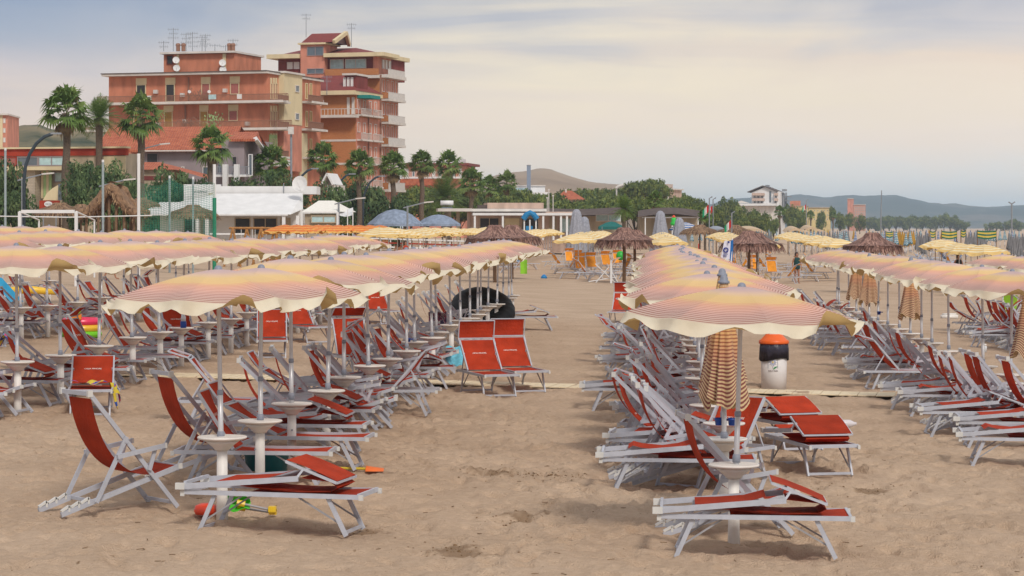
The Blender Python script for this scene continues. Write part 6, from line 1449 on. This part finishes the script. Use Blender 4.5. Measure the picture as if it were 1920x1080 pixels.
for px, pyt, Y, wpx, lab in ((1346, 421, 205, 22, 'pale grey blue party tent beyond the banner'), (1405, 421, 215, 30, 'cream awning with curved edge behind the thatched umbrella'), (1495, 423, 240, 24, 'beige wavy awning below the white hotel'), (1523, 421, 260, 20, 'tan awning strip below the yellow flats')):
    q = foot(px, Y); r = empty('shade_sail', q, 0, lab, 'awning'); z0 = P(px, pyt, Y).z; w = wpx*Y/F; mm = mat('sail_cloth', (.30, .33, .38) if px < 1350 else (.56, .42, .28), .85, .1); mb = MB(); mb.grid(lambda u, v: V((q.x-w+2*w*u, Y-2.2+4.4*v, z0-.12-.42*(2*u-1)**2 + (.16*math.sin(2*PI*u) if px in (1495, 1523) else 0)-.22*(1-v))), 14, 6); mb.build('cloth', mm, r, True)
    mb = MB(); mb.grid(lambda u, v: V((q.x-w+2*w*u, Y-2.21, z0-.34-.42*(2*u-1)**2 + (.16*math.sin(2*PI*u) if px in (1495, 1523) else 0)-.25*v)), 14, 1); mb.build('edge', mm, r)
    for s in (-.9, -.3, .3, .9): mb = MB(); mb.tube([(q.x+w*s, Y-1.9, gz(q.x, Y)), (q.x+w*s, Y-1.9, z0-.5)], .05, 6); mb.build('post', WOOD, r)
# ------------------------------------------------------------------ the yellow and orange clubs
YG = 'yellow striped umbrellas of the next club'
YU = [open_umbrella(s, (M['yellow'], M['yellow_v']), 1.12, .36, .13, .6, group=YG, top=2.35) for s in (101, 102)]
OU = [open_umbrella(111, (M['orange_u'], M['orange_v']), 1.15, .34, .14, .6, group='orange umbrellas before the white bar', top=2.35)]
FAR = (('a', -13.2, 118, 196, 3.6, 'toward the long net canopy'), ('b', -8.6, 140, 206, 4.6, 'before the white veranda columns'), ('c', -4.0, 124, 200, 4.6, 'beside the teal tent'), ('d', .75, 128, 195, 5.5, 'behind the lone thatched umbrella'), ('e', 5.5, 122, 190, 5.5, 'before the blue striped umbrella'), ('f', 10.3, 132, 185, 4.5, 'right of the white banner'.replace('right of', 'past')), ('g', 15.0, 108, 130, 4.5, 'beside the windscreens'))
rf = random.Random(8)
for key, c, y0, y1, st_, ph in FAR:
    Y, n = y0, 0
    while Y < y1:
        n += 1; X = c+DX*Y+rf.uniform(-.2, .2)
        if f'Y{key}{n}' not in SKIP: YU[n % 2].put(V((X, Y, gz(X, Y)+rf.uniform(-.03, .08))), rf.random()*6, f'yellow striped umbrella, {ordn(n)} in the row {ph}', YG, 1.0, (rf.uniform(-.03, .03), rf.uniform(-.03, .03)))
        Y += st_
for i, Y in enumerate((122, 126, 130, 134, 138, 143, 148, 153, 159, 165)):
    X = -18.6+DX*Y; OU[0].put(V((X, Y, gz(X, Y)+.05)), rf.random()*6, f'orange umbrella, {ordn(i+1)} in the row before the white bar', None, 1.0, (rf.uniform(-.03, .03), rf.uniform(-.03, .03)))
OG = 'orange sun loungers of the next club'
YL = {k: lounger(*a, cloth='orange', group=OG, letters=False, seed=31) for k, a in (('up', ('up', 50, -30)), ('flat', ('up', 12, None)), ('hood', ('up', 60, 80)))}
yl = [(1075, 523, 175, 'flat'), (985, 505, 10, 'flat'), (1090, 516, -80, 'hood'), (1132, 520, 190, 'up'), (1112, 513, -75, 'hood'), (1062, 514, 170, 'hood'), (1105, 524, 10, 'up'), (1165, 516, 200, 'hood'), (1195, 518, 10, 'flat'), (1140, 508, -70, 'hood'), (1055, 506, 20, 'up'), (1084, 506, -85, 'hood'), (1120, 503, 0, 'up'), (1098, 505, 170, 'up'), (1180, 508, 10, 'hood'), (1215, 512, 175, 'hood'), (1200, 503, 0, 'up'), (1070, 500, -80, 'hood'), (1150, 500, 30, 'up'), (1128, 527, 5, 'flat'), (1040, 500, 180, 'up'), (1090, 498, 0, 'up'), (1160, 504, -80, 'hood'), (1185, 524, 172, 'flat'),
      (1470, 532, 160, 'up'), (1510, 528, 8, 'flat'), (1480, 520, 190, 'hood'), (1530, 522, 10, 'up'), (1450, 522, -80, 'hood'), (1440, 512, 15, 'up'), (1495, 510, 170, 'hood'), (1385, 514, 200, 'up'), (1400, 508, 0, 'hood'), (1430, 505, 160, 'hood'), (1460, 506, 10, 'up'), (1375, 504, -80, 'hood'), (1500, 503, 170, 'up'), (930, 505, 10, 'hood'), (948, 500, -80, 'hood'), (962, 512, 175, 'up'), (1545, 510, 5, 'flat'), (1700, 510, 10, 'up'), (1735, 506, 170, 'flat'), (1790, 510, 8, 'hood'), (1415, 516, -70, 'hood')]
nn = {}
for px, py, yw, k in yl:
    ph = 'beside the lone thatched umbrella' if 1110 < px < 1260 else 'at the end of the sand aisle' if px < 1111 and px > 960 else 'behind the black ring row' if px <= 960 else 'past the white banner' if px < 1600 else 'beyond the sea side thatched umbrella'
    nn[ph, k] = nn.get((ph, k), 0)+1; w_ = {'up': 'orange lounger with raised back', 'flat': 'flat orange lounger', 'hood': 'hooded orange lounger'}[k]
    YL[k].put(at(px, py), R(yw), f'{ordn(nn[ph, k])} {w_} {ph}')
# white folding chair frame and post at the aisle end
q = at(1146, 531); r = empty('beach_frame', q, 0, 'white upright post with crossed bare chair frame at the aisle end', 'frame')
mb = MB(); mb.cbox(q, .10, .06, 1.15); mb.build('post', B['white'], r)
for a, b2 in (((-.78, 0, .95), (.22, .1, .02)), ((-.75, .05, .03), (-.1, .1, .8)), ((-.2, .2, .95), (.35, .2, .02)), ((-1.1, .1, .08), (.3, .2, .3))): mb = MB(); mb.bar(q+V(a), q+V(b2), .05, .04); mb.build('bar', B['white'], r)
# banner
q = foot(1368, 104); r = empty('banner', q, 0, 'white and blue banner on a post before a thatched umbrella', 'banner'); Yb = q.y
mb = MB(); pts = [P(1351, 486, Yb), P(1368, 489, Yb+.1), P(1370, 452, Yb+.1), P(1358, 452, Yb)]; mb.poly(pts); mb.build('cloth', mat('banner_white', (.66, .66, .78), .7), r)
mb = MB(); mb.quad(P(1368, 489, Yb+.1), P(1374, 490, Yb+.2), P(1375, 449, Yb+.2), P(1370, 452, Yb+.1)); mb.build('edge', mat('banner_blue', (.01, .12, .38), .7), r)
mb = MB(); c = P(1361, 469, Yb-.02); mb.lathe((0, 0, 0), [(.06, 0), (.12, 0)], 18); mb.v = [(c.x+x, c.y, c.z+y) for x, y, z in mb.v]; mb.f = [f for f in mb.f if len(f) == 4]; mb.m = mb.m[:len(mb.f)]
for k in range(3): mb.box(P(1356, 477+k*2, Yb-.03), (.2-.03*k, 0, 0), (0, -.005, 0), (0, 0, .025))
mb.box(P(1364, 456, Yb-.03), (.09, 0, 0), (0, -.005, 0), (0, 0, .09)); mb.build('print', mat('banner_ink', (.02, .03, .2), .7), r)
mb = MB(); mb.tube([q, P(1373, 447, Yb+.25)], .03, 8); mb.build('pole', B['white'], r)
# ------------------------------------------------------------------ closed umbrellas, windscreens and loungers far to the sea side
def furled_mat(nm, a, b): return stripe_canopy(nm, [(0, a), (.5, a), (1, a)], [(0, b), (1, b)], 7, .5, .5, .02, 1, a)
FU = {'teal': shut_umbrella(61, furled_mat('teal_stripe', (.03, .24, .36), (.68, .72, .72)), 'furled teal and white umbrellas', .95, .16), 'grey': shut_umbrella(62, mat('grey_cloth', (.19, .19, .20), .85, .2, 5), 'furled grey umbrellas', 1.1, .15),
      'blue': shut_umbrella(63, furled_mat('blue_stripe', (.05, .14, .38), (.6, .62, .68)), 'furled blue umbrellas', 1.1, .15), 'ochre': shut_umbrella(64, mat('ochre_cloth', (.42, .24, .04), .85, .2, 5), 'furled ochre umbrellas', 1.1, .16)}
fc = {}
def fur(k, px, pyt, Y, ph):
    fc[k, ph] = fc.get((k, ph), 0)+1; q = P(px, pyt, Y)
    FU[k].put(V((q.x, Y, max(gz(q.x, Y), -.6)+rf.uniform(-.05, .1))), rf.random()*6, f'furled {k} umbrella, {ordn(fc[k, ph])} {ph}', None, 1.0)
for i in range(9): fur('teal', 1487+i*6.5+rf.uniform(-1, 1), 430, 190+rf.uniform(-8, 14), 'behind the wavy awning')
for i in range(8): fur('grey', 1414+i*4.5, 432, 200+rf.uniform(-10, 10), 'under the cream awning')
for i in range(12): fur('grey', 1536+i*5+rf.uniform(-1, 1), 432, 185+rf.uniform(-12, 20), 'before the pink tower')
for i in range(7): fur('teal', 1562+i*4.2, 432, 205+rf.uniform(-8, 8), 'before the pink tower')
for i in range(12): fur('teal', 1636+i*9+rf.uniform(-2, 2), 432, 195+rf.uniform(-20, 30), 'between the windscreens')
for i in range(9): fur('ochre', 1680+i*4.1, 432, 190+rf.uniform(-6, 10), 'behind the sea side thatched umbrella')
for i in range(7): fur('grey', 1720+i*4.0, 436, 160+rf.uniform(-12, 16), 'above the blue loungers')
for i in range(8): fur('grey', 1812+i*5, 434, 175+rf.uniform(-10, 16), 'between the green windscreens')
for i in range(14): fur('grey', 1892+i*4.2, 437, 150+rf.uniform(-12, 20), 'at the far picture edge')
for i in range(12): fur('blue', 1600+i*27+rf.uniform(-6, 6), 430, 230+rf.uniform(-15, 40), 'scattered along the far shore')
for i in range(10): fur('teal', 1830+i*9, 430, 235+rf.uniform(-15, 40), 'at the shore end')
for i in range(16): fur('ochre', 1500+i*26+rf.uniform(-8, 8), 429, 320+rf.uniform(-30, 60), 'in the last hazy line')
for i in range(14): fur('teal', 1300+i*12+rf.uniform(-3, 3), 429, 250+rf.uniform(-20, 30), 'below the flag poles')
WS = [mat('screen_green', (.015, .13, .07), .8), mat('screen_yellow', (.62, .46, .06), .8)]
for i, (x0, x1, y0, y1, Y, lab) in enumerate(((1661, 1675, 434, 443, 175, 'short green and yellow windscreen behind thatch'), (1744, 1754, 433, 444, 170, 'narrow green and yellow windscreen past the blue loungers'), (1766, 1794, 433, 446, 165, 'wide green and yellow windscreen behind the lone yellow umbrella'), (1802, 1811, 432, 443, 172, 'narrow green windscreen beside the wide one'), (1833, 1868, 432, 446, 168, 'widest green and yellow windscreen nearest the lamp mast'.replace('nearest', 'below')))):
    q = foot((x0+x1)/2, Y); r = empty('windscreen', q, 0, lab, 'windscreen', 'striped windscreens'); mb = MB(); n = 10
    for b in range(5):
        for k in range(n):
            f0, f1 = k/n, (k+1)/n; sg = lambda f: y0+1.2*math.sin(PI*f)*(1+.3*b)
            h = (y1-y0)/5; mb.quad(P(x0+(x1-x0)*f0, sg(f0)+h*(b+1), Y), P(x0+(x1-x0)*f1, sg(f1)+h*(b+1), Y), P(x0+(x1-x0)*f1, sg(f1)+h*b, Y), P(x0+(x1-x0)*f0, sg(f0)+h*b, Y), b % 2)
    mb.build('cloth', WS, r)
    for x in (x0, x1): mb = MB(); a = P(x, y0-1, Y); mb.tube([V((a.x, Y+.05, gz(a.x, Y))), a+V((0, .05, 0))], .035, 6); mb.build('post', WOOD, r)
BLG = 'blue grey loungers far along the beach'; BL = {k: lounger(*a, cloth='blue_c', group=BLG, letters=False, seed=41) for k, a in (('up', ('up', 50, -30)), ('flat', ('up', 10, None)))}
for i in range(34):
    px, py = ((1712+i*6, 498+rf.uniform(-8, 10)) if i < 14 else (1760+(i-14)*13, 478+rf.uniform(-6, 6)) if i < 26 else (1560+(i-26)*10, 474+rf.uniform(-5, 5))); k = 'up' if i % 2 else 'flat'; ph = 'stacked beside the lone yellow umbrella' if i < 14 else 'before the windscreens' if i < 26 else 'behind the wavy awning'
    fc[k, ph] = fc.get((k, ph), 0)+1; BL[k].put(at(px, py), R(rf.choice((0, 180))+rf.uniform(-20, 20)), f'{ordn(fc[k, ph])} blue grey {"raised" if k == "up" else "flat"} lounger {ph}')
# ------------------------------------------------------------------ lamps, masts, flags
LM = mat('lamp_steel', (.03, .045, .06), .6)
def curved_lamp(px, pytop, px2, Y, lab, rad=.09, lean=1):
    q = foot(px, Y); r = empty('street_lamp', q, 0, lab, 'street lamp'); zt = P(px, pytop, Y).z; w = (px2-px)*Y/F; mb = MB(); h = zt-q.z
    mb.tube([q, q+V((0, 0, h*.62))] + [q+V((w*(1-math.cos(t)), 0, h*.62+h*.38*math.sin(t))) for t in (.3, .6, .9, 1.2, 1.45)], rad, 8); mb.build('post', LM, r, True); mb = MB(); e = q+V((w*.88, 0, h)); mb.box(e-V((.1, .12, .06)), (.6*(1 if w > 0 else -1), 0, 0), (0, .24, 0), (0, 0, .1)); mb.build('lamp_head', B['steel'], r)
curved_lamp(45, 250, 106, 140, 'dark curved street lamp arching over the red bar', .10); curved_lamp(553, 316, 590, 190, 'curved lamp arching beside the satellite dish'); curved_lamp(628, 326, 660, 210, 'curved lamp under the brick apartments'); curved_lamp(681, 330, 716, 215, 'curved lamp between two palms by the brick apartments')
def arm_lamp(px, py, Y, lab, both=False):
    q = foot(px, Y); r = empty('street_lamp', q, 0, lab, 'street lamp'); zt = P(px, py, Y).z; mb = MB(); mb.tube([q, V((q.x, q.y, zt))], .07, 8); mb.tube([V((q.x-.3, q.y, zt-.15)), V((q.x+1.3, q.y, zt+.25))], .045, 6); mb.build('post', B['steel'], r); mb = MB(); e = V((q.x+1.3, q.y, zt+.2)); mb.box(e-V((.1, .15, 0)), (.7, 0, .06), (0, .3, 0), (0, 0, .09)); mb.build('lamp_head', B['wrail'], r)
for px, py, Y, lab in ((42, 334, 145, 'grey arm lamp before the stone pillar'), (195, 345, 145, 'grey arm lamp behind the gazebo'), (268, 277, 170, 'grey arm lamp by the terracotta roof'), (635, 379, 170, 'grey arm lamp behind the white tent'), (764, 386, 175, 'grey arm lamp behind the net canopy')): arm_lamp(px, py, Y, lab)
q = foot(546, 195); r = empty('floodlight', q, 0, 'tall floodlight pole before the salmon apartments', 'floodlight'); zt = P(546, 238, 195).z; mb = MB(); mb.tube([q, V((q.x, q.y, zt))], .09, 8); mb.build('post', B['steel'], r); mb = MB(); mb.cbox((q.x, q.y-.2, zt-.6), .45, .25, .6); mb.build('lamp_head', B['wrail'], r)
q = foot(1897, 300); r = empty('floodlight', q, 0, 'tall twin lamp mast on the far shore', 'floodlight'); zt = P(1897, 381, 300).z; mb = MB(); mb.tube([q, V((q.x, q.y, zt))], .10, 8); mb.build('post', B['steel'], r)
for s in (-1, 1): mb = MB(); mb.bar((q.x, q.y, zt-.1), (q.x+s*.4, q.y, zt+.15), .2, .14); mb.build('lamp_head', B['steel'], r)
q = foot(1650, 170); mb = MB(); mb.tube([q, P(1653, 357, 170)], [.06, .03], 8); tag(mb.build('mast', B['steel']), 'tall bare leaning mast behind the sea side thatched umbrella', 'mast')
FG, FW, FR_ = mat('flag_green', (.01, .28, .12), .8), mat('flag_white', (.75, .75, .75), .8), mat('flag_red', (.55, .03, .03), .8)
for px, py, Y, lab in ((1330, 372, 200, 'flag pole with furled tricolour flag beyond the pavilion'), (1337, 374, 210, 'second flag pole with green white red flag beyond the pavilion'), (1512, 376, 330, 'flag pole with tricolour before the yellow flats'), (1372, 400, 190, 'short flag pole with tricolour above the cream awning')):
    q = foot(px, Y); r = empty('flag_pole', q, 0, lab, 'flag'); zt = P(px, py, Y).z; mb = MB(); mb.tube([q, V((q.x, q.y, zt)), V((q.x+.25, q.y, zt+.15))], .05, 6); mb.build('pole', B['steel'], r); mb = MB()
    for k in range(3): mb.grid(lambda u, v: V((q.x-.06-.17*(k+u), q.y+.06*math.sin(4*(k+u)), zt-.5-.6*v-.2*(k+u)*.9)), 3, 3, 2-k)
    mb.build('flag', [FR_, FW, FG][::-1], r)
for px, y0, Y, lab in ((1029, 357, 230, 'thin white mast before the red roof villa'), (1037, 368, 230, 'shorter thin white mast before the red roof villa'), (1026, 372, 232, 'thin light mast by the beach bar roof')):
    q = foot(px, Y); mb = MB(); mb.tube([q, P(px, y0, Y)], .045, 6); mb.cbox(P(px, y0, Y), .2, .12, .12); tag(mb.build('light_mast', B['wrail']), lab, 'mast')
q = foot(994, 214); r = empty('entrance_arch', q, 0, 'white posts with a blue scalloped arch before the beach bar', 'arch'); BLU = mat('arch_blue', (.01, .19, .42), .6); mb = MB(); pts = [P(981, 411, 214), P(987, 403, 214), P(994, 399, 214), P(1001, 403, 214), P(1007, 411, 214)]; mb.tube(pts, .26, 10); mb.build('arch', BLU, r)
for x in (983, 993.5, 1005): mb = MB(); a = P(x, 412, 214); mb.cbox((a.x, 214, .3), .12, .12, a.z-.3); mb.build('post', B['white'], r)
mb = MB(); a = P(986, 432, 214); mb.box(a, (.6, 0, 0), (0, .1, 0), (0, 0, .4)); mb.build('panel', BLU, r)
q = foot(1170, 420); r = empty('water_slide', q, 0, 'white arched beam beyond the pines by the big pine', 'arch'); mb = MB(); mb.tube([P(1155, 353, 420), P(1160, 349.5, 420), P(1167, 347.5, 420), P(1175, 349.5, 420), P(1180, 354, 420)], .28, 8); mb.build('beam', B['wrail'], r)
for x in (1156, 1179): mb = MB(); mb.tube([P(x, 353, 420), foot(x, 420)], .15, 6); mb.build('post', B['wrail'], r)
for i, (px, py, c, lab) in enumerate(((1035, 463, (.6, .03, .03), 'red fabric windbreak under the yellow umbrellas'), (1043, 462, (.02, .25, .22), 'green tent flap beside the red windbreak'), (1745-440, 470, (.6, .03, .03), 'red board under the yellow umbrellas by the bin row'), (722, 452, (.8, .2, .02), 'orange kayak sail behind the yellow row'))):
    q = at(px, py); mb = MB(); mb.grid(lambda u, v: q+V((-.35+.7*u, .2*math.sin(3*u), 1.0*v*(1-.2*u))), 5, 5); tag(mb.build('windbreak', mat('windbreak_cloth', c, .7)), lab, 'windbreak')
for px, py, c, lab in ((1163, 512, (.02, .4, .04), 'green ball hanging under the lone thatched umbrella'), (1340-20, 521, (.02, .1, .4), 'blue bag under the thatched umbrella by the bin row')):
    q = at(px, py); mb = MB(); mb.lathe(q+V((0, -.3, .75 if px < 1200 else .3)), [(.05, 0), (.24, .14), (.27, .3), (.2, .5), (0, .58)], 14); tag(mb.build('beach_ball', mat('ball_vinyl', c, .4), None, True), lab, 'ball')
for px, py, Y, lab in ((984, 505, None, 'blue air bed leaning on a lounger at the aisle end'),):
    q = at(px, py); mb = MB(); mb.grid(lambda u, v: q+V((-.45+.5*u-.35*v, .3*u, .35+.75*v+.05*math.sin(PI*u))), 6, 8); tag(mb.build('air_bed', mat('pale_blue_vinyl', (.16, .32, .55), .4), None, True), lab, 'air bed')
q = at(982, 517); mb = MB(); mb.grid(lambda u, v: q+V((-.18+.36*u, .1*math.sin(PI*u), .1+.75*v)), 6, 6); tag(mb.build('swim_ring', mat('lime_vinyl2', (.25, .55, .03), .4), None, True), 'lime green float hanging at the aisle end', 'float')
# long white fence at the back of the yellow rows
q = foot(760, 205); r = empty('fence', q, 0, 'low white and red railed fence behind the yellow row', 'fence')
for y_ in (.35, .7, 1.05): mb = MB(); a, b2 = foot(695, 205), foot(900, 205); mb.box(a+V((0, 0, y_)), b2-a, (0, .06, 0), (0, 0, .12)); mb.build('rail', B['white'] if y_ != .7 else B['red'], r)
for k in range(12): mb = MB(); a = foot(695+k*18.6, 205.1); mb.cbox(a, .1, .08, 1.15); mb.build('post', B['white'], r)
# ------------------------------------------------------------------ people
SKIN, HAIR = mat('skin', (.36, .17, .10), .6, .06), mat('brown_hair', (.05, .025, .015), .7, .2, 30)
def person(loc, yaw, label, top=None, bottom=None, hair=True, pose=0, h=1.68, long=False):
    root = empty('person', loc, yaw, label, 'person'); s = h/1.75; st_ = .16 if pose == 0 else .30
    J = {'pel': (0, 0, .93), 'spi': (0, .01, 1.12), 'che': (0, .0, 1.32), 'nec': (0, 0, 1.47), 'hea': (0, -.02, 1.58), 'cro': (0, -.01, 1.70)}
    E = [('pel', 'spi'), ('spi', 'che'), ('che', 'nec'), ('nec', 'hea'), ('hea', 'cro')]; Rr = {'pel': (.15, .11), 'spi': (.125, .095), 'che': (.155, .11), 'nec': (.055, .055), 'hea': (.085, .10), 'cro': (.06, .07)}
    for sd_, sg in (('l', -1), ('r', 1)):
        f = sg*st_ if pose else 0
        J.update({'hip'+sd_: (.09*sg, 0, .87), 'kne'+sd_: (.10*sg, f*.5-.03, .49), 'ank'+sd_: (.10*sg, f, .08), 'toe'+sd_: (.11*sg, f-.17, .035), 'sho'+sd_: (.185*sg, 0, 1.40), 'elb'+sd_: (.25*sg, .03-f*.3, 1.11), 'wri'+sd_: (.26*sg, -.06-f*.6, .87), 'pal'+sd_: (.26*sg, -.08-f*.65, .80)})
        E += [('pel', 'hip'+sd_), ('hip'+sd_, 'kne'+sd_), ('kne'+sd_, 'ank'+sd_), ('ank'+sd_, 'toe'+sd_), ('che', 'sho'+sd_), ('sho'+sd_, 'elb'+sd_), ('elb'+sd_, 'wri'+sd_), ('wri'+sd_, 'pal'+sd_)]
        Rr.update({'hip'+sd_: (.095, .1), 'kne'+sd_: (.058, .06), 'ank'+sd_: (.038, .042), 'toe'+sd_: (.035, .025), 'sho'+sd_: (.06, .06), 'elb'+sd_: (.04, .04), 'wri'+sd_: (.026, .03), 'pal'+sd_: (.02, .036)})
        for q in range(5):
            n = f'f{q}{sd_}'; b = V(J['pal'+sd_]); J[n] = tuple(b+(V((0, -.03+.02*q, -.085+.008*abs(q-2))) if q else V((-.02*sg, -.05, -.03)))); E.append(('pal'+sd_, n)); Rr[n] = (.009, .009)
    ks = list(J); me = bpy.data.meshes.new('person_body'); me.from_pydata([V(J[k])*s for k in ks], [(ks.index(a), ks.index(b)) for a, b in E], [])
    o = bpy.data.objects.new('body', me); COL.objects.link(o); o.parent = root; me.materials.append(SKIN); sk_ = o.modifiers.new('skin', 'SKIN'); 
    for i, k in enumerate(ks): me.skin_vertices[0].data[i].radius = (Rr[k][0]*s, Rr[k][1]*s); me.skin_vertices[0].data[i].use_root = (i == 0)
    sb = o.modifiers.new('sub', 'SUBSURF'); sb.levels = sb.render_levels = 1
    def add(n, prof, m_, c=(0, 0, 0), sq=.75):
        mb = MB(); mb.lathe((0, 0, 0), [(a*s, z*s) for a, z in prof], 16); mb.v = [(x+c[0]*s, y*sq+c[1]*s, z) for x, y, z in mb.v]; mb.build(n, m_, root, True, False)
    add('swimsuit', [(.15, .80), (.19, .86), (.185, .99), (.15, 1.02)], bottom or mat('swim_dark', (.03, .03, .06), .7))
    if top: add('top', [(.17, 1.0), (.165, 1.15), (.19, 1.3), (.17, 1.42), (.08, 1.47)], top)
    add('hair', [(.05, 1.30 if long else 1.52), (.115, 1.36 if long else 1.56), (.105, 1.55), (.11, 1.66), (.08, 1.74), (0, 1.765)], HAIR, (0, .035, 0), .9)
    mb = MB()
    for sg in (-1, 1): mb.lathe((.032*sg*s, -.105*s, 1.60*s), [(0, -.008), (.011, 0), (0, .008)], 8)
    mb.box((-.025*s, -.112*s, 1.535*s), (.05*s, 0, 0), (0, .012, 0), (0, 0, .01*s)); mb.build('face', HAIR, root, False, False)
    return root
def stand(px, Y): return foot(px, Y)
person(stand(748, 132), 2.8, 'person with long brown hair standing before the yellow row', None, None, True, 0, 1.7, True)
person(stand(760, 135), .6, 'person with brown hair beside the long haired one', M['red'], None, True, 0, 1.62, True)
person(stand(1494, 128), .3, 'person in dark green top past the white banner', mat('dark_green_top', (.005, .05, .05), .8), mat('dark_green_skirt', (.005, .04, .045), .8))
person(stand(1862, 128), 1.2, 'person in teal top standing by the sea side windscreen', mat('teal_top', (.02, .25, .28), .8))
person(stand(206, 98), 1.57, 'person walking on the open sand behind the rainbow ring row', B['wrail'], B['red'], True, 1, 1.5)
person(stand(1797, 122), .2, 'person in black under the lone yellow umbrella', mat('black_top', (.01, .012, .012), .8))
drop_unused(TUM+TU2+BS+[BU]+YU+OU+list(YL.values())+list(FU.values())+list(BL.values()))
drop_unused(U_OPEN + U_SHUT + [TABLE] + list(LG.values()) + DC)
